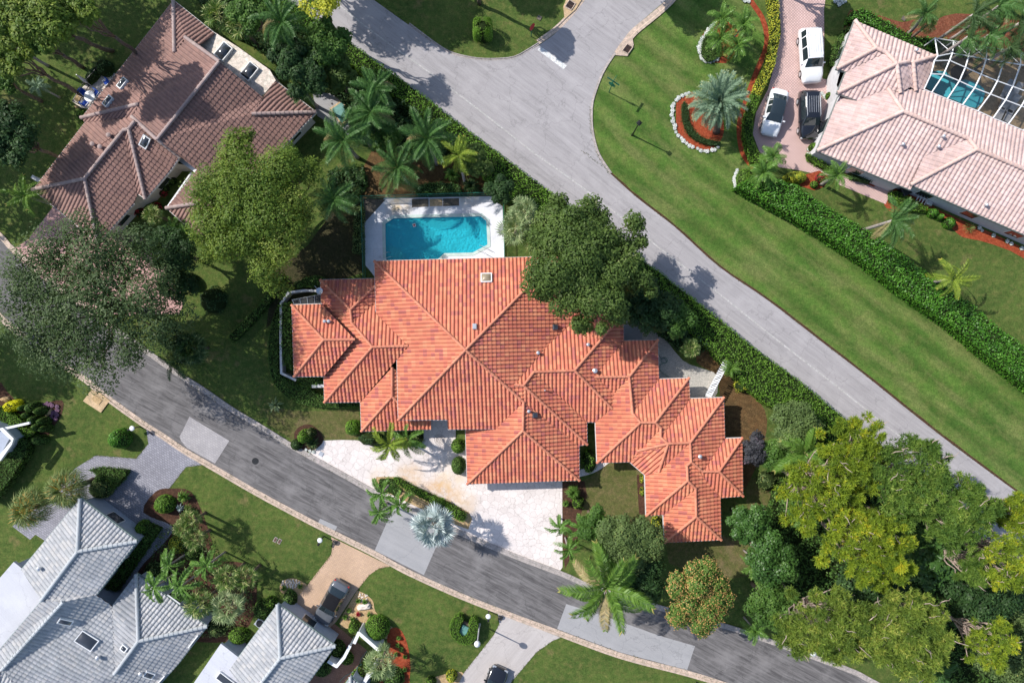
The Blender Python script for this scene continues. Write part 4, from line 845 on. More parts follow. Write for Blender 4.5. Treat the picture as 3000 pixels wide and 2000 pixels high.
FR = MB(); FR.prism(wpoly([(46, 1652), (64, 1668), (110, 1750), (-10, 1900), (-60, 1980), (-140, 1900)], 2.6), 0, 2.59); FR.build('wall', M['stuccog'], hW)
WH2 = [
 (U0+90, [(814, 1768), (822, 1926), (730, 2045), (672, 1960)]),
 (U0, [(814, 1768), (982, 1891), (822, 1926)]),
 (U0-90, [(822, 1926), (982, 1891), (880, 2030), (730, 2045)])]
RW2 = Roof(WH2, .36, 2.8)
hW2, rW2 = house('garage_wing_house', 'small white hip roofed garage wing beside the tan drive with the silver car', RW2, [((814, 1768), (822, 1926)), ((822, 1926), (982, 1891)), ((822, 1926), (730, 2045))], M['twhite'], M['twcap'], M['gutterg'], M['stuccog'], [([(814, 1768), (982, 1891), (880, 2030), (730, 2045), (672, 1960)], 2.75)], seed=31, hump=.08, inset=.25, cap_r=.17)
FR = MB(); FR.prism(wpoly([(647, 1884), (702, 1927), (760, 2040), (540, 2040)], 2.85), 2.55, 2.85); o = FR.build('flat_roof', M['flatroof'], hW2)
FR = MB(); FR.prism(wpoly([(652, 1890), (702, 1930), (750, 2035), (550, 2035)], 2.6), 0, 2.54); FR.build('wall', M['stuccog'], hW2)
p = G(662, 1990, 2.85); f = MB().box((p.x, p.y, 2.95), (1.75, .75, .2), RA(-37)).build('skylight', M['white'], o); MB().box((p.x, p.y, 3.04), (1.6, .6, .12), RA(-37), bev=.04).build('dome', M['glassd'], f)
WH3 = [(U0+90, [(1027, 1980), (1030, 2060), (990, 2060)]), (U0, [(1027, 1980), (1080, 2030), (1030, 2060)])]
RW3 = Roof(WH3, .36, 2.8)
house('corner_roof_house', 'tip of a pale tiled roof at the end of the brick walk', RW3, [((1027, 1980), (1030, 2060))], M['twhite'], M['twcap'], M['gutterg'], M['stuccog'], [([(1027, 1985), (1078, 2030), (1040, 2080), (985, 2060)], 2.7)], seed=41, inset=.2)
# neighbour whose white beam enters by the clipped shrubs
t = empty('pergola_house', G(10, 1290), 0, 'pale house corner with white eaves and a thin beam beside the clipped hedge', 'house')
c0 = G(10, 1290)
def loc(P, z): return [(G(x, y, z).x-c0.x, G(x, y, z).y-c0.y) for x, y in P]
MB().prism(loc([(0, 1258), (25, 1285), (0, 1330), (-140, 1330), (-140, 1200)], 2.8), 0, 2.7).build('wall', M['stuccog'], t)
mb = MB(); mb.prism(loc([(-10, 1262), (0, 1259), (33, 1290), (40, 1284), (8, 1252), (-10, 1256)], 2.9), 2.62, 2.9); mb.prism(loc([(33, 1290), (40, 1284), (34, 1302), (0, 1350), (-10, 1350), (-10, 1342)], 2.9), 2.61, 2.89); mb.build('eave', M['white'], t)
a, b = G(0, 1258, 2.6), G(88, 1238, 2.6); MB().box(((a+b)/2-c0).to_tuple()[:2]+(2.6,), ((b-a).length, .22, .2), math.atan2(b.y-a.y, b.x-a.x)).build('beam', M['white'], t)

PU = -22.5
PK = [
 (PU+180, [(2504, 61), (2566, 142), (2451, 202)]),
 (PU+90, [(2504, 61), (2744, 164), (2674, 185), (2660, 182), (2626, 188), (2594, 155), (2566, 142)]),
 (PU-90, [(2451, 202), (2566, 142), (2594, 155), (2478, 211)]),
 (PU+180, [(2478, 211), (2594, 155), (2626, 188), (2453, 273)]),
 (PU-90, [(2453, 273), (2626, 188), (2636, 272), (2600, 260), (2511, 295)]),
 (PU, [(2626, 188), (2660, 182), (2667, 256), (2636, 272)]),
 (PU, [(2674, 185), (2744, 164), (2708, 262), (2681, 266)]),
 (PU, [(2660, 182), (2674, 185), (2681, 266), (2667, 256)]),
 (PU+180, [(2456, 284), (2511, 295), (2600, 260), (2645, 327), (2393, 442)]),
 (PU+90, [(2600, 260), (2708, 262), (3080, 418), (3080, 530), (2861, 438), (2837, 408), (2645, 327)]),
 (PU-90, [(2393, 442), (2645, 327), (2837, 408), (2705, 458), (2667, 556)]),
 (PU+180, [(2837, 408), (2861, 438), (2668, 541), (2667, 556), (2705, 458)]),
 (PU-90, [(2861, 438), (3080, 530), (3080, 722), (2668, 541)]),
]
RP = Roof(PK, .36, 2.8)
hP, rP = house('pink_house', 'pale pink tiled house beside the parked cars and the screened pool', RP, [((2504, 61), (2566, 142)), ((2451, 202), (2566, 142)), ((2566, 142), (2594, 155)), ((2594, 155), (2626, 188)), ((2453, 273), (2626, 188)), ((2626, 188), (2636, 272)), ((2626, 188), (2660, 182)), ((2674, 185), (2744, 164)), ((2674, 185), (2681, 266)), ((2600, 260), (2645, 327)), ((2393, 442), (2645, 327)), ((2645, 327), (2837, 408)), ((2837, 408), (2861, 438)), ((2861, 438), (2668, 541)), ((2861, 438), (3080, 530))], M['tpink'], M['tpcap'], M['fascia'], M['stuccop'],
    [([(2504, 61), (2744, 164), (2708, 262), (3080, 418), (3080, 722), (2668, 541), (2650, 552), (2393, 442), (2453, 277), (2451, 202)], 2.75)], seed=51, w=.4, rl=.42, hump=.075, inset=.3, cap_r=.17)
for q in ((2744, 432), (2758, 402), (2640, 425), (2883, 602), (2679, 151)): on_roof(RP, q, rP, 'pipe', (.2, .2), 0, 'metal')

# ------------------------------------------------------------------ foliage
def unit(n):
    v = NR.normal(size=(n, 3)); return v/np.linalg.norm(v, axis=1, keepdims=True)
def leaves(C, Nn, size, rnd, asp=.55, curl=0.0):
    """one lozenge leaf per centre C, facing Nn"""
    n = len(C); Nn = Nn/np.maximum(np.linalg.norm(Nn, axis=1, keepdims=True), 1e-6)
    t = np.cross(Nn, unit(n)); t /= np.maximum(np.linalg.norm(t, axis=1, keepdims=True), 1e-6); b = np.cross(Nn, t)
    s = (size*NR.uniform(.6, 1.35, n))[:, None]
    V = np.stack([C-t*s*.5, C-b*s*.5*asp+t*s*.05, C+t*s*.5, C+b*s*.5*asp+t*s*.05], 1).reshape(-1, 3)
    F = np.arange(4*n).reshape(-1, 4); return V, F, rnd
def merge(parts):
    V = []; F = []; R = []; o = 0
    for v, f, r in parts: V.append(v); F.append(f+o); R.append(r); o += len(v)
    return np.concatenate(V), np.concatenate(F), np.concatenate(R)

def crown_leaves(lobes, n, size, up=.5, shell=(.72, 1.05), asp=.55, flat=1.0, scatter=.6):
    """lobes: list of (centre, radius). Leaves sit in the outer part of each lobe, mostly facing out and up."""
    L = len(lobes); c = np.array([l[0] for l in lobes]); r = np.array([l[1] for l in lobes]); w = r**2/np.sum(r**2)
    k = NR.choice(L, n, p=w); d = unit(n); d[:, 2] = np.where(d[:, 2] < -.2, -d[:, 2]*NR.uniform(-.4, 1, n), d[:, 2])
    rad = r[k]*NR.uniform(*shell, n)*(1+.18*np.sin(d[:, 0]*7+k)*np.cos(d[:, 1]*6+k*2))
    P = c[k]+d*rad[:, None]*np.array([1, 1, flat]); lr = NR.uniform(0, 1, L)[k]
    Nn = d+np.array([0, 0, up])+unit(n)*scatter
    return leaves(P, Nn, size, np.clip(.45*lr+.55*NR.uniform(0, 1, n), 0, 1), asp)

def tufts(C, D, n_each, ln, wd, rnd):
    """needle bursts: n_each thin blades from every centre, fanning round direction D"""
    n = len(C); k = n*n_each; c = np.repeat(C, n_each, 0); d = np.repeat(D, n_each, 0)*.55+unit(k); d /= np.linalg.norm(d, axis=1, keepdims=True)
    s = np.cross(d, unit(k)); s /= np.maximum(np.linalg.norm(s, axis=1, keepdims=True), 1e-6); l = (ln*NR.uniform(.6, 1.2, k))[:, None]
    V = np.stack([c-s*wd*.5, c+s*wd*.5, c+d*l+s*wd*.2, c+d*l-s*wd*.2], 1).reshape(-1, 3)
    return V, np.arange(4*k).reshape(-1, 4), np.clip(np.repeat(rnd, n_each)+NR.uniform(-.2, .2, k), 0, 1)

def limb(mb, a, b, r0, r1, wob=.12, n=5, sides=6):
    a, b = Vector(a), Vector(b); L = (b-a).length; pts = []
    for i in range(n+1):
        t = i/n; p = a.lerp(b, t)+Vector((RS.uniform(-1, 1), RS.uniform(-1, 1), .5*math.sin(math.pi*t)))*wob*L*.35*(0 if i in (0, n) else 1); pts.append(p)
    mb.tube(pts, [r0+(r1-r0)*i/n for i in range(n+1)], sides)

def tree(name, cat, label, px, py, R, zc, mat, base=None, n=6000, size=.26, nl=26, lobe=.3, flat=.62, ry=None, rot_=0, kind='leaf', bark='bark', trunk_r=.2, extra=None, group=None, thin=0, inner=1.0, hollow=.5, spurs=()):
    """crown centre as the photo shows it (px,py), its radius R in photo pixels and its height zc"""
    sc = (1-zc/HC)/PX; rx = R*sc; ry_ = (ry or R)*sc; c = G(px, py, zc); b = G(*base) if base else Vector((c.x, c.y, 0))
    t = empty(name, (b.x, b.y, 0), 0, label, cat, group); o = c-Vector((b.x, b.y, 0)); rz = rx*flat
    lobes = []; ca, sa = math.cos(rot_), math.sin(rot_)
    for i in range(nl):
        g = i*2.39996+RS.uniform(-.3, .3); q = math.sqrt((i+.5)/nl)*(1-lobe*.72)*(RS.uniform(.9, 1.08) if kind == 'leaf' else RS.uniform(.72, 1.16)); x, y = math.cos(g)*q*rx, math.sin(g)*q*ry_
        z = rz*math.sqrt(max(0, 1-q*q))*RS.uniform(.35, 1.05)*.85-rz*.1+(RS.uniform(-.25, .1)*rz if q > hollow else 0)
        lobes.append(((o.x+x*ca-y*sa, o.y+x*sa+y*ca, o.z+z), lobe*rx*RS.uniform(.7, 1.3)))
    for (sx, sy, sr) in spurs:
        w_ = G(sx, sy, zc-.3)-Vector((b.x, b.y, 0))
        for _ in range(3): lobes.append(((w_.x+RS.uniform(-.5, .5)*sr*sc, w_.y+RS.uniform(-.5, .5)*sr*sc, w_.z+RS.uniform(-.6, .6)), sr*sc*RS.uniform(.7, 1.0)))
    if kind == 'leaf':
        parts = [crown_leaves(lobes, n, size)]
        if inner > 0: parts.append(crown_leaves(lobes, int(n*.35*inner), size*1.3, shell=(.15, .75)))
        V, F, Rr = merge(parts); cr = mesh('crown', V, F, mat, t, rnd=Rr)
        if extra:
            V, F, Rr = crown_leaves(lobes, extra[1], extra[2], shell=(1.0, 1.1), up=1.0); mesh('blossom', V, F, extra[0], cr, rnd=Rr)
    else:
        lc = np.array([l[0] for l in lobes]); lr = np.array([l[1] for l in lobes]); k = NR.choice(nl, n, p=lr**2/np.sum(lr**2)); d = unit(n); d[:, 2] = np.abs(d[:, 2])*.9+.05*NR.normal(size=n)
        P = lc[k]+d*(lr[k]*NR.uniform(.3, 1.1, n))[:, None]*np.array([1, 1, .7]); rv = np.clip(.55*NR.uniform(0, 1, nl)[k]+.45*NR.uniform(0, 1, n)-.25*(d[:, 2] < .3), 0, 1)  # low tufts of each lobe coloured darker, standing in for shade between clumps
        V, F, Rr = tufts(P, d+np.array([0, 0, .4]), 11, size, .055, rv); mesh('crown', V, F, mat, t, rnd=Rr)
    mb = MB(); f = o*1.0; f.z = max(1.2, o.z-rz*.9); fk = Vector((o.x*.5, o.y*.5, f.z*.6)); limb(mb, (0, 0, 0), fk, trunk_r, trunk_r*.75, .06, 5, 8)
    for i, (lc_, lr_) in enumerate(lobes):
        if i % 3 == 0 or kind != 'leaf' and i % 2: limb(mb, fk, Vector(lc_)-Vector((0, 0, lr_*.3)), trunk_r*.45, .035, .14, 5, 5)
    if kind != 'leaf':
        for i in range(nl):
            for _ in range(1 if i % 3 == 0 else 0):
                a = Vector(lobes[i][0]); e = a+Vector((RS.uniform(-1, 1), RS.uniform(-1, 1), RS.uniform(0, .9)))*lobes[i][1]*2.0; limb(mb, a, e, .05, .015, .25, 4, 4)
    mb.build('trunk', M[bark], t, smooth=True); return t

def shrub(name, cat, label, px, py, R, h, mat, ry=None, n=None, size=.14, group=None, lumpy=0, top=None, rot_=0, boxy=2.0):
    """rounded or clipped shrub: leafy shell round a dark body; R in photo pixels at its top"""
    sc = (1-h*.7/HC)/PX; rx, ry_ = R*sc, (ry or R)*sc; c = G(px, py, h*.6); t = empty(name, (c.x, c.y, 0), rot_, label, cat, group)
    n = n or int(240*rx*ry_*3.1/(size/.14)**2)+60
    d = unit(n); d[:, 2] = np.abs(d[:, 2]); e = 2/boxy; dd = np.sign(d)*np.abs(d)**e
    s = 1+lumpy*np.sin(d[:, 0]*5+px)*np.sin(d[:, 1]*5+py)
    P = dd*s[:, None]*np.array([rx, ry_, h])*NR.uniform(.9, 1.03, n)[:, None]; P[:, 2] = np.maximum(P[:, 2], .02)
    V, F, Rr = leaves(P, dd/np.array([rx, ry_, h])+np.array([0, 0, .35])+unit(n)*.45, size, NR.uniform(0, 1, n)); mesh('foliage', V, F, mat, t, rnd=Rr)
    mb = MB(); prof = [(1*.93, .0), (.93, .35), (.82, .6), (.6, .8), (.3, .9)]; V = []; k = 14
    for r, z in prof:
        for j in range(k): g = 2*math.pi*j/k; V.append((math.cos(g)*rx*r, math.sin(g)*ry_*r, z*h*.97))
    mb.add(V, [(i*k+j, i*k+(j+1) % k, (i+1)*k+(j+1) % k, (i+1)*k+j) for i in range(4) for j in range(k)]+[tuple(4*k+j for j in range(k))]); mb.build('dark_core', M['inner_d'], t, smooth=True); return t  # solid dark filler inside the leaf shell

def hedge(name, label, P, h, mat, size=.15, dens=95, group=None, rough=.12, sides=True, curve=0, inner='inner_d', zb=0):
    """clipped hedge whose top outline the photo shows as P"""
    if curve: P = catmull(P, curve, True)
    W2 = wpoly(P, h); cx = sum(p[0] for p in W2)/len(W2); cy = sum(p[1] for p in W2)/len(W2); t = empty(name, (cx, cy, 0), 0, label, 'hedge', group)
    Q = [Vector((x-cx, y-cy, 0)) for x, y in W2]; n = len(Q); A = sum(Q[i].x*Q[(i+1) % n].y-Q[(i+1) % n].x*Q[i].y for i in range(n)); sg = 1 if A > 0 else -1
    tr = tessellate_polygon([Q]); ar = np.array([abs((Q[b]-Q[a]).cross(Q[c]-Q[a]).z)/2 for a, b, c in tr]); m = int(ar.sum()*dens)
    k = NR.choice(len(tr), m, p=ar/ar.sum()); T = np.array([[tuple(Q[i]) for i in q] for q in tr]); u = NR.uniform(0, 1, m); v = NR.uniform(0, 1, m); fl_ = u+v > 1; u[fl_], v[fl_] = 1-u[fl_], 1-v[fl_]
    C = T[k, 0]+u[:, None]*(T[k, 1]-T[k, 0])+v[:, None]*(T[k, 2]-T[k, 0])
    C[:, 2] = h+rough*(np.sin(C[:, 0]*1.9)*np.cos(C[:, 1]*2.3)+.7*np.sin(C[:, 0]*4.1+C[:, 1]*3.3))*.6+NR.normal(0, rough*.45, m); nn = unit(m)*.62+np.array([0, 0, .9])
    clump = .5+.5*np.sin(C[:, 0]*2.7+1.3*np.sin(C[:, 1]*1.9))*np.sin(C[:, 1]*3.1+C[:, 0])
    parts = [leaves(C, nn, size, np.clip(.3*clump+.7*NR.uniform(0, 1, m), 0, 1))]
    if sides:
        for i in range(n):
            a, b = Q[i], Q[(i+1) % n]; L = (b-a).length; q = int(L*h*dens*.6)
            if q < 1: continue
            s_ = NR.uniform(0, 1, q)[:, None]; e = (b-a).normalized(); no = np.array([e.y*sg, -e.x*sg, 0]); C = np.array(a)+s_*np.array(b-a)+no*NR.normal(0, .05, (q, 1)); C[:, 2] = NR.uniform(.02, h, q)
            parts.append(leaves(C, no+unit(q)*.6+np.array([0, 0, .3]), size, NR.uniform(0, 1, q)))
    V, F, R = merge(parts); mesh('foliage', V, F, mat, t, rnd=R)
    ins = []
    for i in range(n):
        a, b, c = Q[i-1], Q[i], Q[(i+1) % n]; t1 = (b-a).normalized(); t2 = (c-b).normalized(); q = Vector((-(t1.y+t2.y), t1.x+t2.x, 0))*sg; q = q.normalized() if q.length > .1 else Vector(); ins.append(b+q*.08)
    MB().prism([(p.x, p.y) for p in ins], 0, h-rough*1.2).build('dark_core', M[inner], t); return t  # solid dark filler under the clipped leaves

# palms --------------------------------------------------------------
FR_ = {}
def frond_mesh(key, L=2.6, rise=.5, fall=.9, nl=30, ll=.7, wd=.075, droop=.35, mat='pf_queen', vlift=.25, twist=0):
    if key in FR_: return FR_[key]
    V = []; F = []; R = []
    def rp(t): return Vector((L*(t-.12*t*t*fall), L*twist*t*t*.3, L*(rise*t-fall*t*t)))
    for side in (-1, 1):
        for i in range(nl):
            t = .1+.9*(i+.5*(side > 0))/nl; p = rp(t); q = rp(min(1.02, t+.02)); fw = (q-p).normalized(); sd = Vector((-fw.y, fw.x, 0)).normalized()*side
            l = ll*(math.sin(math.pi*min(1, (.12+.8*t)))**.7)*RS.uniform(.85, 1.12); d = (sd*.82+fw*(.35+.5*t)+Vector((0, 0, vlift*RS.uniform(.4, 1.4)))).normalized()
            m_ = p+d*l*.5; e = p+d*l*.85+Vector((0, 0, -droop*l*RS.uniform(.6, 1.5)))+fw*l*.1; up = d.cross(fw).normalized(); w_ = (fw+Vector((RS.uniform(-.2, .2), 0, RS.uniform(-.8, .8)))).normalized()*wd*.5
            o = len(V); V += [p-w_*.6, p+w_*.6, m_+w_, m_-w_, e+w_*.25, e-w_*.25]; F += [(o, o+1, o+2, o+3), (o+3, o+2, o+4, o+5)]; r = RS.random()*.8; r = 1.0 if t > .93 and RS.random() < .5 else r; R += [r, r]
    k = 8
    for i in range(k):
        a, b = rp(i/k), rp((i+1)/k); w0, w1 = .045*(1-i/k)+.012, .045*(1-(i+1)/k)+.012; o = len(V)
        V += [a+Vector((0, -w0, .01)), a+Vector((0, w0, .01)), b+Vector((0, w1, .01)), b+Vector((0, -w1, .01))]; F.append((o, o+1, o+2, o+3)); R.append(.55)
    me = bpy.data.meshes.new('frond'); me.from_pydata([tuple(v) for v in V], [], F); me.materials.append(M[mat]); a = me.attributes.new('rnd', 'FLOAT', 'FACE'); a.data.foreach_set('value', R); FR_[key] = me; return me
def fan_mesh(key, Lp=1.0, r=.9, ns=22, span=250, mat='pf_fan', droop=.25, wd=.1):
    if key in FR_: return FR_[key]
    V = []; F = []; R = []
    def pp(t): return Vector((Lp*t, 0, Lp*(.45*t-.35*t*t)))
    for i in range(4):
        a, b = pp(i/4), pp((i+1)/4); o = len(V); V += [a+Vector((0, -.025, 0)), a+Vector((0, .025, 0)), b+Vector((0, .02, 0)), b+Vector((0, -.02, 0))]; F.append((o, o+1, o+2, o+3)); R.append(.9)
    c = pp(1)
    for i in range(ns):
        g = RA(-span/2+span*(i+.5)/ns); l = r*(.72+.28*math.cos(g*.5))*RS.uniform(.92, 1.06); d = Vector((math.cos(g), math.sin(g), .14+.12*math.cos(g*3))); s = Vector((-math.sin(g), math.cos(g), 0)); lift = .05*(1 if i % 2 else -1)
        w_ = wd*r; m_ = c+d*l*.62; e = c+d*l+Vector((0, 0, -droop*l*RS.uniform(.3, 1.2)))+s*RS.uniform(-.06, .06)*l; o = len(V); z = Vector((0, 0, lift*l))
        V += [c, m_+s*w_*.62+z*.4, e, m_-s*w_*.62-z*.4]; F.append((o, o+1, o+2, o+3)); R.append(min(1, RS.random()))
    me = bpy.data.meshes.new('frond'); me.from_pydata([tuple(v) for v in V], [], F); me.materials.append(M[mat]); a = me.attributes.new('rnd', 'FLOAT', 'FACE'); a.data.foreach_set('value', R); FR_[key] = me; return me

PAL = {  # kind: (frond builder kwargs, fan?, fronds, trunk radius)
 'queen': (dict(L=2.75, rise=.55, fall=.95, nl=52, ll=.62, wd=.045, droop=.6, mat='pf_queen', vlift=.45), 0, 17, .17, 'palebark', 1.0),
 'date': (dict(L=2.5, rise=.75, fall=.8, nl=46, ll=.42, wd=.055, droop=.1, mat='pf_date', vlift=.4), 0, 58, .3, 'bark', 1.2),
 'coco': (dict(L=4.4, rise=.55, fall=.75, nl=64, ll=.95, wd=.075, droop=.35, mat='pf_coco', vlift=.15), 0, 14, .2, 'palebark', 1.0),
 'yellow': (dict(L=2.3, rise=.5, fall=.9, nl=34, ll=.55, wd=.055, droop=.4, mat='pf_yel', vlift=.3), 0, 11, .14, 'palebark', 1.0),
 'small': (dict(L=1.5, rise=.65, fall=.95, nl=26, ll=.42, wd=.05, droop=.3, mat='pf_small', vlift=.3), 0, 14, .09, 'palebark', 1.0),
 'stout': (dict(L=1.6, rise=.6, fall=1.25, nl=26, ll=.42, wd=.075, droop=.15, mat='pf_small', vlift=.5), 0, 7, .09, 'palebark', 1.0),
 'entry': (dict(L=2.1, rise=.6, fall=1.1, nl=34, ll=.5, wd=.07, droop=.15, mat='pf_yel', vlift=.6), 0, 7, .12, 'palebark', 1.0),
 'dark': (dict(L=2.4, rise=.5, fall=1.0, nl=34, ll=.6, wd=.06, droop=.5, mat='pf_dark', vlift=.2), 0, 13, .15, 'palebark', 1.0),
 'fan': (dict(Lp=1.0, r=.85, ns=16, wd=.09, mat='pf_fan'), 1, 17, .14, 'bark', 1.1),
 'pale': (dict(Lp=1.15, r=.95, ns=16, wd=.1, mat='pf_pale'), 1, 17, .16, 'bark', 1.1),
 'silver': (dict(Lp=1.2, r=1.15, ns=24, span=250, mat='pf_silver', droop=.12, wd=.085), 1, 17, .24, 'bark', 1.1),
 'wash': (dict(Lp=1.05, r=.9, ns=18, mat='pf_wash', droop=.6, wd=.06), 1, 46, .25, 'bark', 1.3),
 'darkfan': (dict(Lp=.9, r=.9, mat='pf_dark'), 1, 20, .13, 'bark', 1.1)}
def palm(kind, label, px, py, h, R, base=None, lean=0, wind=None, group=None, n=None, name='palm_tree', cat='palm', trunk=True, mat=None, spin=None):
    kw, fan, nf, tr, bk, spread = PAL[kind]; kw = dict(kw); nf = n or nf
    if mat: kw['mat'] = mat
    L0 = (kw['Lp']+kw['r']) if fan else kw['L']*.8; sc = R*(1-h/HC)/PX/L0
    c = G(px, py, h); b = G(*base) if base else Vector((c.x, c.y, 0)); t = empty(name, (b.x, b.y, 0), 0, label, cat, group); o = c-b
    if kind == 'queen': sc *= .86
    ms = [(fan_mesh if fan else frond_mesh)((kind, mat, i), **(dict(kw, droop=kw.get('droop', .25)*(1+.5*i)) if fan else dict(kw, fall=kw['fall']*(.65+.3*i), twist=(-.5, .2, .6)[i]))) for i in range(3)]
    g0 = RS.uniform(0, 6.28) if spin is None else spin
    for i in range(nf):
        g = g0+i*2.39996 if nf > 9 else g0+i*2*math.pi/nf+RS.uniform(-.16, .16); q = i/nf; el = ((.62-1.0*q)*spread if not fan else (1.25-1.65*q)) if nf > 9 else RS.uniform(-.12, .3)
        if wind is not None: dg = ((wind-g+math.pi) % (2*math.pi))-math.pi; g += dg*.38
        if (kind == 'coco' and i in (5, 12)) or (kind == 'queen' and i == nf-1 and mat is None): mb_ = frond_mesh(('dry', kind), **dict(kw, mat='pf_brown'))
        else: mb_ = None
        f = bpy.data.objects.new('frond', mb_ or ms[0 if q < .3 else (1 if q < .65 else 2)]); s = sc*RS.uniform(.86, 1.08)
        f.matrix_local = Matrix.Translation(o) @ Matrix.Rotation(g, 4, 'Z') @ Matrix.Rotation(-el-RS.uniform(-.13, .13), 4, 'Y') @ Matrix.Rotation(RS.uniform(-.5, .5), 4, 'X') @ Matrix.Scale(s, 4); link(f, t)
    if trunk:
        mb = MB(); k = 9; pts = [Vector((o.x*(i/k)**1.3, o.y*(i/k)**1.3, o.z*i/k)) for i in range(k+1)]
        mb.tube(pts, [tr*(1.35 if i == 0 else 1.0-.15*i/k) for i in range(k+1)], 9); mb.build('trunk', M[bk], t, smooth=True)
    return t

def tuft(name, cat, label, px, py, R, h, mat, n=40, group=None, wd=.07, bend=.6, spike=False):
    """rosette of strap leaves: agave, fern, lily clump"""
    c = G(px, py, h*.5); r = R/PX; t = empty(name, (c.x, c.y, 0), 0, label, cat, group); V = []; F = []; Rr = []
    for i in range(n):
        g = RS.uniform(0, 6.283); q = RS.random()**.6; l = r*(.4+.6*q)*RS.uniform(.8, 1.1); d = Vector((math.cos(g), math.sin(g), 0)); s = Vector((-d.y, d.x, 0)); w_ = wd*.5
        P = [(0, 0, w_*.7), (.35, .75, w_), (.72, 1.0, w_*.8), (1, 1-bend*q, .004)]; o = len(V)
        for a, z, w2 in P: p = d*l*a+Vector((0, 0, .03+h*z*(1.15-q*.7))); V += [p-s*w2, p+s*w2]
        F += [(o+2*j, o+2*j+1, o+2*j+3, o+2*j+2) for j in range(3)]; Rr += [RS.random()]*3
    mesh('foliage', V, F, mat, t, rnd=Rr); mb = MB(); mb.lathe([(r*.12, 0), (r*.1, .06), (r*.04, .1)], n=8); mb.build('stem', M['inner_d'], t); return t

# ------------------------------------------------------------------ trees
tree('oak_tree', 'tree', 'huge grey-green oak with open branches spreading over the rose paver drive and the street', 285, 880, 285, 9.5, M['lf_oak'], base=(400, 905), n=42000, size=.2, nl=60, lobe=.2, flat=.42, ry=262, trunk_r=.4, inner=.3, hollow=.3)
tree('ficus_tree', 'tree', 'broad bright green tree between the brown house and the pool lawn', 750, 620, 190, 7.5, M['lf_ficus'], n=34000, size=.2, nl=44, lobe=.26, flat=.6, ry=215, rot_=RA(22), trunk_r=.35, spurs=[(690, 425, 42), (720, 400, 26), (905, 500, 40), (600, 555, 42), (805, 820, 42), (880, 640, 40), (625, 740, 36), (850, 450, 34), (580, 620, 26)])
tree('mahogany_tree', 'tree', 'large mid green tree overhanging the terracotta roof and the pale road', 1695, 775, 168, 8.5, M['lf_broad'], n=40000, size=.23, nl=52, lobe=.25, flat=.6, ry=188, rot_=RA(35), trunk_r=.32, spurs=[(1735, 610, 32), (1765, 640, 32), (1850, 655, 36), (1875, 700, 26), (1640, 600, 30), (1835, 720, 34), (1600, 850, 28), (1700, 945, 34), (1800, 930, 36), (1770, 965, 20), (1600, 640, 34), (1870, 830, 30), (1905, 850, 22)])
tree('mango_tree', 'tree', 'round tree speckled with orange blossom beside the dark street', 2040, 1745, 100, 6.0, M['lf_mango'], n=14000, size=.22, nl=26, lobe=.28, ry=122, extra=(M['lf_bloom'], 5200, .12), trunk_r=.25)
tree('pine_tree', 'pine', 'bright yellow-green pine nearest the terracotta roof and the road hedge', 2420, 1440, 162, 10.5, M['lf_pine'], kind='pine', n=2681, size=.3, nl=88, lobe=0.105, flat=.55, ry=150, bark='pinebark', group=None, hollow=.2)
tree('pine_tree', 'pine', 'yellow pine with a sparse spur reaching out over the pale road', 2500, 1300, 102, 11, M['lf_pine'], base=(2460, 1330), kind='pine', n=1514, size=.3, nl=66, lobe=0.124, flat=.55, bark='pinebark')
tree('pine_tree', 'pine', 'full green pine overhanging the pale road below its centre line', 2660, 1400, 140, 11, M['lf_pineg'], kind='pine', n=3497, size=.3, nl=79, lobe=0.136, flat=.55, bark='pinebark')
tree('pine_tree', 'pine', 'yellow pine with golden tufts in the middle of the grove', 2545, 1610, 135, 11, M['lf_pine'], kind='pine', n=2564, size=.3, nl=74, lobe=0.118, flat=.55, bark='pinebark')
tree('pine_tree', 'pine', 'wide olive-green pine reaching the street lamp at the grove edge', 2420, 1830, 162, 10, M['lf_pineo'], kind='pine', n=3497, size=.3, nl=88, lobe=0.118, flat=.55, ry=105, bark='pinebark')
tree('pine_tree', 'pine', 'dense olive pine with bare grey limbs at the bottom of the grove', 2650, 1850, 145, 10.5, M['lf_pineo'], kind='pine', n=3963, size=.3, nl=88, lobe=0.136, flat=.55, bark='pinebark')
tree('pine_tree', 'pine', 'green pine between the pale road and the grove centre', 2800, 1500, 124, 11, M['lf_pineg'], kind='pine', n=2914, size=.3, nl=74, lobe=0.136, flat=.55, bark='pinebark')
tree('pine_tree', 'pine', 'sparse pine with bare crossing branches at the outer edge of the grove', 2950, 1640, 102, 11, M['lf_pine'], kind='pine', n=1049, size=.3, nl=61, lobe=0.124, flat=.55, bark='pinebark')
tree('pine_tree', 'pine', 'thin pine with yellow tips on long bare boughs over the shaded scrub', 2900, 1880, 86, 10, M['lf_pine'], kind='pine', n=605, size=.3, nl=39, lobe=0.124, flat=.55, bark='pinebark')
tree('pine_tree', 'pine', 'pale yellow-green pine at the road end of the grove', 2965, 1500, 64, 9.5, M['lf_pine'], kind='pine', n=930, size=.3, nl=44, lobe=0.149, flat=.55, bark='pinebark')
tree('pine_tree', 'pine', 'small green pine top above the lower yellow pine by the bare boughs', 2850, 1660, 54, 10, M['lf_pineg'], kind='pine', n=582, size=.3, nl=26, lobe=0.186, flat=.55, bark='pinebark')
T = tree
T('broadleaf_tree', 'tree', 'glossy green tree just below the last gable of the terracotta roof', 2195, 1530, 72, 4.8, M['lf_glossy'], n=6000, size=.24, nl=18, lobe=.32)
T('broadleaf_tree', 'tree', 'glossy green tree between the mango and the yellow pines', 2255, 1640, 85, 5.2, M['lf_glossy'], n=7000, size=.24, nl=20, lobe=.3)
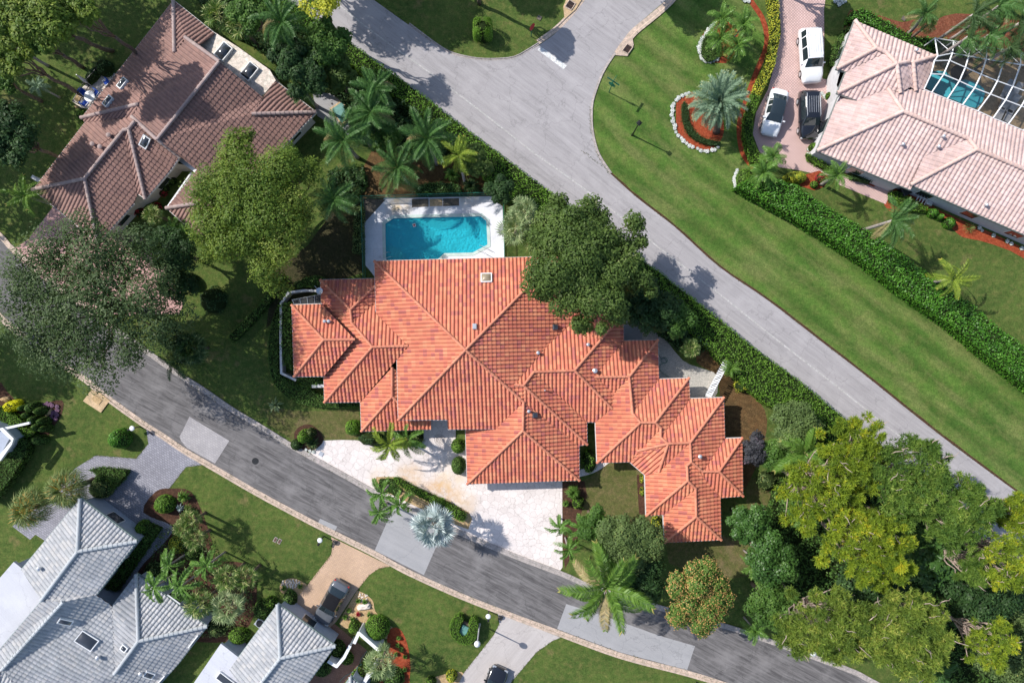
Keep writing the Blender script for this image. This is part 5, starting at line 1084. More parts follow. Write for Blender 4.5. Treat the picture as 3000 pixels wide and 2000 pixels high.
T('broadleaf_tree', 'tree', 'glossy green tree beside the street just past the mango', 2260, 1765, 85, 5.0, M['lf_mid'], n=7000, size=.24, nl=20, lobe=.3)
T('broadleaf_tree', 'tree', 'dark broad-leaved tree in the shaded heart of the pine grove', 2700, 1620, 100, 5.0, M['lf_glossy'], n=5000, size=.4, nl=22, lobe=.3, rot_=.3, bark='bark')
T('broadleaf_tree', 'tree', 'low dark tree under the sparse pine at the grove edge', 2860, 1740, 110, 4.5, M['lf_dark'], n=6000, size=.28, nl=22, lobe=.3)
T('broadleaf_tree', 'tree', 'dull green scrub tree in the shadow below the thin pine', 2960, 1900, 120, 3.5, M['lf_olive'], n=9000, size=.2, nl=26, lobe=.28)
T('broadleaf_tree', 'tree', 'dark undergrowth tree behind the dense olive pine', 2540, 1730, 110, 4.5, M['lf_dark'], n=6000, size=.26, nl=22, lobe=.3)
T('broadleaf_tree', 'tree', 'leafy pale green tree beside the road hedge above the palm with brown tips', 2325, 1245, 80, 4.6, M['lf_olive'], n=9000, size=.2, nl=24, lobe=.3, ry=90)
T('broadleaf_tree', 'tree', 'fine-leaved green tree hugging the hedge past the gravel yard', 2270, 1330, 55, 3.6, M['lf_mid'], n=4000, size=.2, nl=14, lobe=.34)
T('broadleaf_tree', 'tree', 'dark purple-leaved tree beside the corner of the terracotta roof', 2207, 1318, 42, 3.8, M['lf_purple'], n=3200, size=.22, nl=14, lobe=.34, ry=60)
T('broadleaf_tree', 'tree', 'fine-leaved olive tree between the stone drive and the terracotta roof', 1840, 1580, 105, 5.0, M['lf_olive'], n=17000, size=.17, nl=30, lobe=.27, ry=92)
T('broadleaf_tree', 'tree', 'shaded green tree behind the big coconut palm', 1880, 1690, 75, 4.2, M['lf_dark'], n=5000, size=.22, nl=18, lobe=.3)
T('broadleaf_tree', 'tree', 'yellow-flecked small tree at the drive end of the olive tree', 1740, 1530, 55, 4.2, M['lf_mid'], n=4500, size=.2, nl=14, lobe=.32)
T('broadleaf_tree', 'tree', 'dark glossy tree beside the white flat terrace of the brown house', 880, 190, 85, 6.5, M['lf_dark'], n=12000, size=.22, nl=24, lobe=.28, ry=110, rot_=.4)
T('broadleaf_tree', 'tree', 'mid green tree between the dark glossy tree and the road hedge', 955, 130, 75, 6.2, M['lf_mid'], n=8000, size=.23, nl=22, lobe=.28)
T('broadleaf_tree', 'tree', 'bushy green tree beside the little spa pool', 985, 215, 62, 5.0, M['lf_broad'], n=6000, size=.22, nl=16, lobe=.32)
T('broadleaf_tree', 'tree', 'green tree at the frame edge above the white terrace', 735, 40, 70, 6.5, M['lf_mid'], n=6500, size=.24, nl=18, lobe=.3)
T('broadleaf_tree', 'tree', 'yellow-green tree overhanging the start of the pale road', 935, 8, 62, 8.5, M['lf_yellow'], n=2600, size=.22, nl=14, lobe=.32, inner=.3)
T('broadleaf_tree', 'tree', 'dark green tree beside the hedge below the junction', 1090, 330, 62, 4.8, M['lf_dark'], n=5500, size=.22, nl=18, lobe=.32)
T('broadleaf_tree', 'tree', 'bright bush-like tree among the queen palms', 1130, 405, 48, 3.6, M['lf_mid'], n=4500, size=.2, nl=14, lobe=.34)
T('broadleaf_tree', 'tree', 'dark tree between the yellowing palm and the road hedge', 1385, 475, 52, 3.8, M['lf_broad'], n=4500, size=.2, nl=14, lobe=.34)
T('broadleaf_tree', 'tree', 'small dark tree hard against the pool fence corner', 1465, 560, 45, 4.0, M['lf_dark'], n=3500, size=.2, nl=12, lobe=.34)
T('broadleaf_tree', 'tree', 'dark tree in the shade under the mahogany beside the hedge', 1900, 900, 85, 4.2, M['lf_dark'], n=7000, size=.24, nl=22, lobe=.3)
T('broadleaf_tree', 'tree', 'bushy tree lit on top above the pale gravel yard', 1975, 940, 60, 3.8, M['lf_mid'], n=5500, size=.22, nl=16, lobe=.32)
T('broadleaf_tree', 'tree', 'tall blurred bright green tree over the shaded garden corner', 95, 70, 125, 12, M['lf_ficus'], base=(330, 150), n=12000, size=.26, nl=36, lobe=.22, flat=.5, ry=85, trunk_r=.22)
T('broadleaf_tree', 'tree', 'bright green tree top beside the bare slanting trunk', 235, 30, 60, 11, M['lf_ficus'], n=3500, size=.26, nl=16, lobe=.28, flat=.5)
T('broadleaf_tree', 'tree', 'dark dense tree beside the shaded lawn of the brown house', 25, 400, 105, 7, M['lf_dark'], n=8000, size=.26, nl=26, lobe=.26)
T('broadleaf_tree', 'tree', 'ragged bright tree low in the blurred corner group', 40, 165, 70, 9, M['lf_ficus'], n=4500, size=.24, nl=18, lobe=.26, flat=.5)
T('broadleaf_tree', 'tree', 'dark tree in the shade of the blurred corner group', 120, 120, 50, 6, M['lf_mid'], n=3000, size=.24, nl=14, lobe=.3)
T('broadleaf_tree', 'tree', 'small bright tree at the dark edge of the brown house lawn', 10, 240, 40, 5, M['lf_mid'], n=2500, size=.24, nl=12, lobe=.3)
T('broadleaf_tree', 'tree', 'dense dark tree beside the path to the rose paver drive', 505, 740, 75, 5.0, M['lf_dark'], n=8000, size=.2, nl=22, lobe=.3, ry=80)
T('broadleaf_tree', 'tree', 'shaded dark tree between the oak and the street kerb', 520, 830, 60, 3.5, M['lf_dark'], n=4000, size=.2, nl=14, lobe=.34)
# trees just beyond the frame whose shade falls on the lawns and the road
for (gx, gy, R, zc, nm) in ((856, -85, 110, 9, 'shading the start of the road'), (1010, -100, 120, 9, 'shading the roadside lawn'), (1300, -150, 70, 9, 'shading the lawn behind the drum-shaped shrub'), (1405, 12, 45, 7.8, 'small and round above the drain kerb'), (-30, -90, 170, 11, 'far outside over the garden corner'), (150, 25, 150, 11, 'shading the long brown roof'),
                            (300, -140, 130, 9, 'behind the brown house ridge'), (-204, 930, 120, 9, 'across the street from the oak'), (1815, -85, 80, 7, 'shading the top of the verge'), (2270, -30, 60, 6, 'shading the pink drive'), (-200, 420, 170, 9, 'beside the dark side lawn'), (-170, 230, 150, 8, 'beside the brown house garden'), (20, 690, 90, 8, 'close to the oak')):
    if (gx, gy) == (20, 690): continue
    k_ = 1-zc/HC; T('broadleaf_tree', 'tree', 'leafy crown beyond the frame '+nm, 1500+(gx-1500)/k_, 1000+(gy-1000)/k_, R/k_, zc, M['lf_mid'], n=3600, size=.42, nl=26, lobe=.28)

# ------------------------------------------------------------------ palms
P = palm; Q = 'queen palms behind the pool'
P('queen', 'queen palm with a pale leaning trunk beside the fenced pool lawn', 978, 585, 6.5, 76, base=(1026, 622), group=None)
P('queen', 'queen palm with drooping fronds over the leaf-strewn ground by the pool fence', 1165, 492, 5.2, 84, base=(1195, 535))
P('queen', 'largest queen palm just inside the road hedge', 1250, 408, 5.8, 90, base=(1280, 480))
P('queen', 'queen palm nearest the corner of the brown roof and the white planter', 1005, 412, 6.5, 92, base=(1047, 462))
P('queen', 'queen palm overhanging the small spa pool', 1085, 330, 6.5, 84)
P('queen', 'queen palm pressed against the hedge above the spa pool', 1098, 262, 6.5, 70)
P('queen', 'tall palm in the dark planting above the white terrace', 825, 68, 8.5, 84)
P('queen', 'palm half hidden beside the corner of the white terrace', 886, 262, 4.5, 50)
P('yellow', 'yellowing palm with a bare grey trunk beside the road hedge', 1343, 455, 5.5, 52, base=(1362, 535))
P('pale', 'pale fan palm at the pool corner nearest the roof', 1512, 665, 4.2, 62)
P('pale', 'pale fan palm between the pool fence and the mahogany', 1535, 622, 4.6, 52)
P('fan', 'green fan palm tucked under the mahogany beside the pale ones', 1560, 690, 3.6, 50)
P('fan', 'fan palm above the white terrace of the brown house', 640, 45, 5, 56); P('fan', 'fan palm beside the white terrace edge', 705, 75, 5, 56)
P('small', 'upper palm of the four in the white-edged round bed', 2117, 56, 2.8, 40, trunk=True); P('small', 'palm of the four in the round bed that leans to the drive hedge', 2178, 72, 2.8, 42)
P('small', 'central palm of the four in the white-edged round bed', 2110, 112, 2.8, 42); P('small', 'lowest palm of the four by the round bed mulch', 2160, 134, 2.8, 42)
P('date', 'big silver date palm on the red mulch mound of the verge', 2103, 297, 4.0, 76, base=(2098, 385))
P('queen', 'windblown palm with a pale leaning trunk over the long lawn hedge', 2612, 648, 6.5, 76, base=(2525, 675), wind=RA(-20))
P('yellow', 'bright yellow-green palm with a leaning trunk over the long lawn hedge', 2792, 818, 5, 54, base=(2708, 829))
P('queen', 'small palm with a leaning trunk by the walk of the pink house', 2452, 512, 4, 44, base=(2406, 540), mat='pf_small')
P('small', 'low palm at the tip of the drive hedge', 2266, 458, 2.6, 36); P('small', 'low palm over the clipped mound beside the white border stones', 2236, 505, 2.6, 42)
P('queen', 'palm beside the red mulch behind the pink house', 2708, 42, 5, 46, base=(2660, 100)); P('fan', 'small fan palm on the mulch path behind the pink house', 2716, 75, 3.5, 30)
T('broadleaf_tree', 'tree', 'green understorey tree in the gap between the yellow pines and the green pines', 2640, 1530, 70, 6.5, M['lf_mid'], n=5000, size=.24, nl=18, lobe=.3)
T('broadleaf_tree', 'tree', 'green understorey tree between the upper yellow pines and the purple tree', 2360, 1480, 70, 5, M['lf_mid'], n=5000, size=.24, nl=18, lobe=.3)
for i, (px, py, R) in enumerate(((2850, 45, 62), (2925, 20, 66), (2985, 70, 66), (2895, 105, 62), (2960, 140, 50), (2835, 110, 44))):
    P('dark', 'windblown clump palm behind the screened pool '+('over the mulch', 'at the frame edge', 'at the frame corner', 'over the hedge end', 'closest to the screen cage', 'nearest the hedge')[i], px, py, 6.5, R, wind=RA(-25), mat='pf_queen' if i % 2 else None)
P('coco', 'big coconut palm spreading over the dark street beside the stone drive', 1775, 1722, 6.5, 120, base=(1760, 1660), n=16)
P('coco', 'coconut palm with brown-tipped fronds under the yellow pines', 2360, 1325, 6, 92, base=(2380, 1340), n=11)
P('stout', 'uppermost stout palm at the edge of the stone drive', 1640, 1545, 4, 36); P('stout', 'stout palm next to the yellow-flecked tree by the stone drive', 1704, 1545, 4, 40)
P('stout', 'lowest stout palm at the edge of the stone drive', 1665, 1607, 3.6, 36)
P('stout', 'upper stout palm at the tip of the island bed', 1118, 1445, 4, 40); P('stout', 'lower stout palm of the island bed leaning over the street', 1112, 1500, 3.8, 38)
P('stout', 'stout palm between the island bed shrubs and the silver palm', 1172, 1478, 4, 40)
P('silver', 'silver-blue fan palm overhanging the street and island bed', 1268, 1540, 4.2, 76)
P('entry', 'yellow-green palm beside the front walk of the main house', 1140, 1302, 4.2, 56, base=(1165, 1275))
P('entry', 'feathery palm against the eave beside the front walk', 1195, 1290, 3.2, 46, mat='pf_small')
P('wash', 'shaggy fan palm with orange old leaves beside the grey drive', 203, 1430, 3.6, 66); P('wash', 'shaggy fan palm beside the stepped grey slabs', 92, 1487, 3.6, 66)
P('fan', 'upper light green fan palm in the bed by the grey drive', 560, 1525, 3, 42); P('fan', 'lower light green fan palm in the bed by the grey drive', 572, 1578, 3, 40); P('fan', 'light green fan palm beside the lamp at the grey walk', 538, 1545, 3, 36)
P('stout', 'palm in the middle of the dark mulch bed beside the white roof', 494, 1655, 4, 42); P('stout', 'palm at the lawn side of the dark mulch bed', 606, 1655, 4, 42)
P('stout', 'palm leaning over the white tiles at the ridge corner', 450, 1722, 4.5, 48); P('stout', 'palm between the white roof and the broad fan palms', 528, 1718, 4.5, 50)
P('fan', 'broad dark fan palm at the lawn edge of the mulch bed', 668, 1690, 3.8, 52); P('fan', 'broad fan palm with pale blades over the white roof edge', 590, 1765, 4, 56); P('pale', 'pale fan palm at the end of the dark mulch bed', 672, 1775, 3.8, 58); P('fan', 'dark fan palm in the lawn corner of the mulch bed', 722, 1690, 3.4, 46)
P('pale', 'wide fan palm beside the white beam and the red mulch', 1118, 1938, 3.6, 58)
P('fan', 'single fan palm beside the courtyard of the brown house', 453, 630, 4.5, 36); P('small', 'upper palm by the walk to the brown house', 515, 672, 3, 34); P('small', 'lower palm by the walk to the brown house', 548, 690, 3, 34); P('small', 'small palm under the oak beside the rose drive', 405, 725, 2.5, 26)
P('yellow', 'golden-green palm in the shade beside the brown house corner', 75, 575, 4.5, 52, mat='pf_coco'); P('yellow', 'yellow-green palm under the blurred tree', 30, 128, 5, 44, mat='pf_coco')
P('small', 'small silver-green palm on the shaded lawn of the brown house', 112, 252, 3, 28, mat='pf_date')
P('fan', 'fan palm beside the pale gravel yard', 2022, 1020, 3.2, 34); P('small', 'small palm beside the white slatted gate', 2140, 1080, 2.4, 26, mat='pf_coco')
P('queen', 'palm at the frame edge under the dense olive pine', 2745, 1965, 4, 62); P('small', 'palm between the mango and the glossy trees', 2222, 1650, 4, 46); P('small', 'palm by the street kerb past the mango', 2212, 1845, 3, 34)
P('darkfan', 'dark fan palm at the drive hedge of the oak garden', 505, 985, 4, 52); P('darkfan', 'dark fan palm in the oak shade beside the kerb', 560, 1020, 3.5, 56); P('dark', 'dark palm at the shaded bend of the street under the oak', 520, 1060, 3.5, 50)
P('queen', 'palm crown at the frame edge above the brown garden', 1060, 390, 4, 46)

# ------------------------------------------------------------------ hedges
HO = [(800, -20), (870, 10), (930, 55), (960, 75), (992, 96), (1040, 132), (1091, 169), (1165, 222), (1241, 277), (1310, 332), (1388, 392), (1445, 433), (1500, 475), (1548, 512), (1600, 550), (1660, 592), (1720, 638), (1800, 697), (1876, 755), (1940, 797), (1975, 828), (2010, 854), (2060, 893), (2106, 930), (2186, 997), (2250, 1045), (2300, 1082), (2346, 1115), (2400, 1160), (2454, 1204), (2527, 1262), (2600, 1330)]
HI = [(2560, 1400), (2480, 1330), (2400, 1275), (2340, 1240), (2290, 1205), (2240, 1180), (2180, 1130), (2130, 1075), (2080, 1020), (2040, 985), (2000, 950), (1900, 860), (1800, 780), (1700, 720), (1600, 640), (1530, 590), (1480, 580), (1440, 545), (1380, 470), (1330, 430), (1280, 370), (1200, 310), (1130, 262), (1060, 215), (1000, 160), (960, 130), (900, 80), (800, 40)]
i0 = 14
hedge('hedge', 'long dense hedge following the pale road from the frame top to the mahogany', HO[:i0+1]+HI[15:], 2.0, M['lf_hedge'], size=.17, dens=75, rough=.3)
hedge('hedge', 'thick hedge following the pale road from the mahogany to the pines', HO[i0:]+HI[:16], 2.0, M['lf_hedge'], size=.17, dens=75, rough=.3)
hedge('hedge', 'long bright green clipped hedge across the sunny lawn', [(2160, 545), (2200, 522), (2260, 518), (2333, 541), (2416, 599), (2515, 656), (2617, 723), (2728, 806), (2850, 892), (2920, 953), (3000, 1010), (3150, 1130), (3150, 1240), (3000, 1124), (2905, 1050), (2846, 1000), (2792, 955), (2665, 868), (2537, 768), (2416, 688), (2320, 632), (2250, 595)], 2.0, M['lf_bright'], size=.2, dens=95, rough=.16)
hedge('hedge', 'low rounded hedge curving outside the white wall of the main house', catmull([(945, 810), (893, 812), (846, 844), (804, 915), (784, 1000), (784, 1050), (798, 1121), (842, 1166), (903, 1188), (980, 1194), (1053, 1191), (1053, 1170), (960, 1165), (900, 1135), (860, 1118), (818, 1098), (815, 1035), (816, 950), (815, 890), (840, 852), (890, 842), (945, 840)], 2, True), .9, M['lf_mid'], size=.14, dens=110, rough=.08)
hedge('hedge', 'dark shrubs filling the space between the white wall and the terracotta eave', [(815, 890), (850, 885), (853, 1000), (858, 1085), (828, 1070), (820, 980)], 1.6, M['lf_mid'], size=.18, dens=70, rough=.4)
hedge('hedge', 'clipped shrubs under the stepped eave beside the curved hedge', [(868, 1108), (948, 1106), (948, 1128), (910, 1136), (880, 1130)], 1.3, M['lf_mid'], size=.16, dens=80, rough=.25)
hedge('hedge', 'hedge with pale tips running along the pool fence', [(1037, 605), (1062, 605), (1062, 742), (1032, 740), (1034, 680)], 1.2, M['lf_olive'], size=.14, dens=120, rough=.15)
hedge('hedge', 'dark green clipped hedge behind the pool fence', [(1212, 548), (1250, 535), (1300, 532), (1345, 540), (1352, 562), (1220, 568)], 1.0, M['lf_glossy'], size=.14, dens=120)
hedge('hedge', 'U-shaped clipped hedge round the green utility box', catmull([(1335, 1810), (1352, 1806), (1356, 1818), (1346, 1840), (1348, 1858), (1362, 1864), (1372, 1848), (1376, 1822), (1386, 1812), (1398, 1820), (1400, 1850), (1390, 1876), (1368, 1890), (1340, 1882), (1320, 1860), (1318, 1832)], 3, True), 1.2, M['lf_hedge'], size=.1, dens=230, rough=.05)
hedge('hedge', 'long clipped hedge behind the pink house roof', [(2488, 62), (2500, 30), (2530, 22), (2570, 42), (2640, 82), (2680, 105), (2760, 110), (2830, 120), (2850, 150), (2760, 160), (2700, 155), (2640, 118), (2560, 78), (2510, 55)], 1.3, M['lf_bright'], size=.17, dens=90)
hl = [(2268, -30), (2264, 0), (2270, 50), (2276, 96), (2263, 175), (2238, 230), (2218, 285), (2197, 345), (2194, 400), (2204, 440), (2226, 478)]
a_ = [(2255, -30), (2254, 0), (2262, 50), (2264, 96), (2250, 180), (2225, 225), (2206, 270)]; b_ = [(2226, 285), (2248, 240), (2270, 195), (2286, 100), (2284, 40), (2281, 0), (2280, -30)]
hedge('hedge', 'yellow variegated hedge lining the upper pink drive', a_+b_, 1.0, M['lf_yellow'], size=.14, dens=120)
hedge('hedge', 'dark green lower end of the hedge lining the pink drive', [(2206, 270), (2183, 340), (2180, 395), (2190, 440), (2205, 475), (2235, 490), (2250, 478), (2222, 446), (2206, 400), (2206, 350), (2228, 285)], 1.0, M['lf_hedge'], size=.14, dens=120)
hedge('hedge', 'low dark hedge inside the curved red mulch bed', catmull([(2000, 300), (2014, 302), (2020, 350), (2040, 385), (2075, 405), (2112, 412), (2105, 425), (2060, 420), (2020, 395), (2000, 350)], 2, True), .5, M['lf_dark'], size=.1, dens=220)
hedge('hedge', 'low green mat hedge beside the white flowers of the round bed', catmull([(2062, 110), (2085, 95), (2110, 120), (2112, 150), (2095, 175), (2070, 178), (2056, 150)], 2, True), .5, M['lf_mid'], size=.1, dens=220)
hedge('hedge', 'dark hedge between the white house wall and the grey walk', [(402, 1592), (385, 1550), (420, 1530), (465, 1552), (432, 1600), (338, 1735), (300, 1722)], 1.0, M['lf_mid'], size=.15, dens=110)
hedge('hedge', 'triangular dark hedge on the grey paver drive', [(259, 1376), (285, 1370), (370, 1378), (368, 1390), (345, 1420), (320, 1440), (290, 1400)], .9, M['lf_mid'], size=.14, dens=120)
hedge('hedge', 'square dark hedge beside the corner house with the pale beam', [(-40, 1400), (0, 1350), (35, 1305), (55, 1282), (80, 1290), (75, 1330), (40, 1390), (0, 1440), (-40, 1480)], 1.3, M['lf_mid'], size=.15, dens=100)
hedge('hedge', 'wedge of green hedge under the thin pale beam', [(-20, 1190), (0, 1195), (50, 1222), (75, 1240), (40, 1250), (0, 1256), (-20, 1250)], 1.0, M['lf_hedge'], size=.14, dens=120)
hedge('hedge', 'small clipped hedge below the thin pale beam', [(30, 1262), (60, 1248), (100, 1262), (98, 1278), (70, 1282)], .9, M['lf_hedge'], size=.13, dens=120)
hedge('hedge', 'low clipped hedge along the island bed', catmull([(1150, 1405), (1165, 1400), (1220, 1430), (1300, 1466), (1340, 1490), (1366, 1508), (1355, 1530), (1320, 1515), (1260, 1475), (1190, 1440)], 2, True), .8, M['lf_hedge'], size=.13, dens=120)
hedge('hedge', 'dark hedge between the long lawn hedge and the pink walk', [(2492, 502), (2560, 520), (2552, 536), (2500, 524)], .8, M['lf_dark'], size=.14, dens=110)
hedge('hedge', 'low green hedge beside the pool equipment of the pink house', [(2610, 560), (2630, 560), (2720, 605), (2718, 620), (2670, 618), (2612, 590)], .7, M['lf_hedge'], size=.13, dens=110)
hedge('hedge', 'green border hedge under the eave at the car court', [(2366, 446), (2380, 452), (2440, 488), (2460, 500), (2440, 506), (2400, 486), (2370, 468)], .7, M['lf_hedge'], size=.13, dens=120)
hedge('hedge', 'shaded low hedge along the curving edge of the dark side lawn', [(665, 985), (700, 950), (760, 890), (815, 800), (830, 815), (780, 900), (720, 970), (680, 1005)], .9, M['lf_mid'], size=.15, dens=80)
hedge('hedge', 'lumpy green undergrowth between the mahogany and the gravel yard', [(1860, 860), (1940, 880), (2030, 950), (2080, 1010), (2050, 1040), (2000, 1030), (1930, 975), (1890, 940)], 1.6, M['lf_dark'], size=.26, dens=40, rough=.7)
hedge('hedge', 'dark undergrowth between the queen palms and the road hedge', [(1000, 180), (1100, 260), (1260, 340), (1340, 420), (1300, 460), (1200, 440), (1120, 400), (1060, 420), (1020, 360), (1000, 290), (940, 250), (920, 200)], 1.3, M['lf_dark'], size=.26, dens=42, rough=.8)
hedge('hedge', 'dark undergrowth among the pines of the grove', [(2280, 1420), (2400, 1330), (2560, 1370), (2700, 1480), (2850, 1560), (3050, 1700), (3050, 2060), (2820, 2060), (2700, 1980), (2420, 1880), (2290, 1790), (2240, 1600)], 1.4, M['lf_mid'], size=.26, dens=34, rough=.9, inner='inner_d')
hedge('hedge', 'dark undergrowth above the white terrace of the brown house', [(560, -20), (820, -20), (960, 90), (1000, 180), (900, 260), (830, 200), (740, 130), (640, 70)], 1.5, M['lf_dark'], size=.28, dens=34, rough=.8)
hedge('hedge', 'dark planting in the shade of the wall beside the white suv', [(2478, 80), (2496, 78), (2470, 140), (2448, 196), (2432, 180), (2450, 130)], .9, M['lf_mid'], size=.16, dens=80, rough=.3)
hedge('hedge', 'mixed low planting covering the dark mulch beside the white roof', [(470, 1560), (560, 1500), (610, 1580), (640, 1650), (735, 1680), (740, 1790), (690, 1860), (600, 1870), (500, 1840), (430, 1750), (420, 1690)], .5, M['lf_olive'], size=.2, dens=34, rough=.5)
hedge('hedge', 'loose shrubs at the lawn tip of the island bed', [(1104, 1426), (1110, 1402), (1150, 1402), (1180, 1440), (1160, 1460)], .5, M['lf_mid'], size=.16, dens=55, rough=.3)
hedge('hedge', 'strap-leaved dark planting in the shade behind the pool palms', [(960, 500), (1060, 480), (1075, 540), (1030, 600), (960, 560)], .9, M['lf_dark'], size=.3, dens=50, rough=.6)

# ------------------------------------------------------------------ clipped and loose shrubs
s = shrub
s('topiary', 'shrub', 'tall drum-shaped clipped shrub alone on the shaded roadside lawn', 1414, 84, 29, 2.1, M['lf_hedge'], n=6000, size=.1, boxy=5)
s('topiary', 'shrub', 'round clipped shrub on the lawn beside the grey paver drive', 341, 1287, 30, 1.9, M['lf_bright'], n=2600, size=.13)
s('shrub', 'shrub', 'round green shrub in the mulch circle at the street kerb', 888, 1280, 21, 1.8, M['lf_hedge'], n=1500, size=.12); s('shrub', 'shrub', 'dark low shrub at the kerb side of the mulch circle', 866, 1303, 18, .8, M['lf_dark'], size=.13); s('shrub', 'shrub', 'pale variegated shrub behind the round one in the mulch circle', 908, 1268, 15, 1.2, M['lf_olive'], size=.12)
tuft('lily_clump', 'plant', 'dark strap-leaved clump beside the round shrub at the kerb', 916, 1300, 24, .8, M['pf_dark'], 70)
s('shrub', 'shrub', 'round bright shrub against the eave at the end of the stone drive', 1032, 1254, 23, 1.7, M['lf_hedge'], n=1500, size=.12, boxy=2.6); s('shrub', 'shrub', 'dark spreading shrub beside the yellow-green entry palm', 1082, 1285, 36, 1.4, M['lf_dark'], ry=22, lumpy=.15, size=.17)
s('shrub', 'shrub', 'reddish-green shrub between the entry palm and the front walk', 1210, 1285, 30, 1.3, M['lf_olive'], ry=24, lumpy=.2, size=.15)
s('shrub', 'shrub', 'upper clipped ball beside the front walk and garage wing', 1341, 1309, 22, 1.7, M['lf_hedge'], n=1500, size=.11); s('shrub', 'shrub', 'lower darker clipped ball beside the garage wing', 1342, 1367, 22, 1.7, M['lf_mid'], n=1700, size=.11, ry=27)
s('shrub', 'shrub', 'big dome shrub with golden top beside the white beam', 1101, 1847, 37, 1.9, M['lf_hedge'], n=4200, size=.11); s('shrub', 'shrub', 'smaller clipped ball next to the dome shrub', 1035, 1841, 18, 1.4, M['lf_hedge'], size=.1, n=900)
s('shrub', 'shrub', 'golden shrub in the bed at the bottom of the mown lawn', 1322, 1985, 17, 1.2, M['lf_yellow'], size=.13, n=700); s('shrub', 'shrub', 'green shrub beside the golden one at the frame edge', 1262, 2000, 16, .9, M['lf_hedge'], size=.13)
s('shrub', 'shrub', 'brilliant yellow wedge-shaped shrub in the dark mulch bed', 34, 1190, 27, 1.1, M['lf_gold'], ry=17, n=1500, size=.1, rot_=.35, boxy=3)
for i, (px, py, R) in enumerate(((66, 1195, 11), (90, 1194, 18), (114, 1204, 14), (78, 1216, 13), (96, 1230, 15), (122, 1234, 13), (107, 1251, 15), (128, 1256, 12))):
    s('topiary', 'shrub', 'dark '+('tiny ball next to the yellow wedge', 'largest upper ball', 'ball beside the pale rocks', 'ball at the hedge side', 'middle ball', 'ball beside the mauve flowers', 'lower middle ball', 'lowest ball')[i]+' of the cloud-clipped group', px, py, R, 1.7, M['lf_mid'], size=.12, n=700)
s('topiary', 'shrub', 'dark round clipped shrub beside the thin pale beam', 110, 1290, 25, 1.3, M['lf_mid'], ry=16, size=.12, n=1200)
s('shrub', 'shrub', 'dense round shrub at the house end of the triangular hedge', 412, 1546, 20, 1.5, M['lf_hedge'], size=.12, n=1000); s('shrub', 'shrub', 'mottled yellow-green shrub between the shaggy palm and the drive', 288, 1432, 34, 1.6, M['lf_olive'], ry=32, size=.14, n=2200); s('shrub', 'shrub', 'round green shrub at the tip of the triangular hedge', 292, 1402, 18, 1.4, M['lf_mid'], size=.12)
s('shrub', 'shrub', 'golden-topped shrub at the lawn corner of the grey drive', 475, 1480, 30, 1.5, M['lf_hedge'], ry=28, size=.13, n=2000); tuft('cycad', 'plant', 'bright green rosette beside the golden-topped shrub', 538, 1455, 24, .9, M['pf_small'], 90); tuft('cycad', 'plant', 'pale rosette below the bright one in the dark bed', 552, 1492, 20, .8, M['pf_fan'], 70); tuft('agave', 'plant', 'silvery rosette next to the golden-topped shrub', 527, 1487, 16, .6, M['pf_silver'], 40)
s('shrub', 'shrub', 'golden shrub at the corner of the grey walk', 516, 1597, 28, 1.1, M['lf_yellow'], size=.13, n=1400); s('shrub', 'shrub', 'dark shrub below the light fan palms', 560, 1620, 26, 1.2, M['lf_mid'], size=.15)
s('shrub', 'shrub', 'olive shrub at the courtyard side of the dark mulch bed', 450, 1680, 34, 1.2, M['lf_olive'], lumpy=.2, size=.15); s('shrub', 'shrub', 'flowering shrub between the white roofs', 632, 1838, 30, 1.5, M['lf_olive'], ry=34, size=.14); s('shrub', 'shrub', 'green shrub between the two white roofs by the flat roof', 695, 1868, 32, 1.5, M['lf_hedge'], ry=24, size=.13, n=1500)
s('shrub', 'shrub', 'shrub beside the garage wing corner at the tan drive', 770, 1790, 34, 1.6, M['lf_mid'], ry=30, size=.15); s('shrub', 'shrub', 'feathery shrub at the edge of the tan drive by the garage', 845, 1758, 22, 1.2, M['lf_mid'], ry=26, size=.16); s('shrub', 'shrub', 'green bush at the dark corner between lawn and garage wing', 790, 1770, 20, 1.2, M['lf_hedge'], size=.14)
s('shrub', 'shrub', 'green shrub inside the white walled court', 985, 1905, 24, 1.2, M['lf_mid'], ry=26, size=.14); s('shrub', 'shrub', 'clipped green shrub outside the white court wall', 1012, 1930, 20, .9, M['lf_hedge'], ry=24, size=.12, rot_=.8); s('shrub', 'shrub', 'bushy shrub beside the roof corner and brick path', 940, 1958, 30, 1.0, M['lf_mid'], size=.15); s('shrub', 'shrub', 'low green shrub at the foot of the wide fan palm', 1080, 1950, 18, 1.0, M['lf_hedge'], ry=26, size=.12)
s('shrub', 'shrub', 'clipped green mound near the end of the brick path', 1052, 1978, 24, .9, M['lf_hedge'], ry=16, size=.12); s('shrub', 'shrub', 'dark green shrub below the wide fan palm', 1150, 1990, 34, 1.1, M['lf_mid'], size=.16); s('shrub', 'shrub', 'yellow-tipped shrub beside the white beam end', 1108, 1980, 20, 1.0, M['lf_yellow'], size=.13)
s('shrub', 'shrub', 'yellow variegated bush at the corner of the pink walk', 2335, 518, 34, 1.1, M['lf_yellow'], ry=18, size=.15, n=1600); s('shrub', 'shrub', 'small crimson-brown bush between the yellow bush and the leaning palm', 2408, 520, 15, .9, M['flr'], size=.12); s('shrub', 'shrub', 'little green bush under the leaning palm trunk', 2388, 540, 12, .6, M['lf_hedge'], size=.12)
s('shrub', 'shrub', 'clipped mound beside the white border stones at the hedge end', 2186, 522, 28, .9, M['lf_hedge'], ry=30, size=.12, n=1400)
s('shrub', 'shrub', 'small round shrub at the car court by the roof corner', 2434, 277, 13, .9, M['lf_hedge'], ry=11, size=.1, rot_=.7, n=500); s('shrub', 'shrub', 'upright small shrub against the car court corner', 2384, 428, 14, .9, M['lf_hedge'], ry=10, size=.1, rot_=.9, n=500)
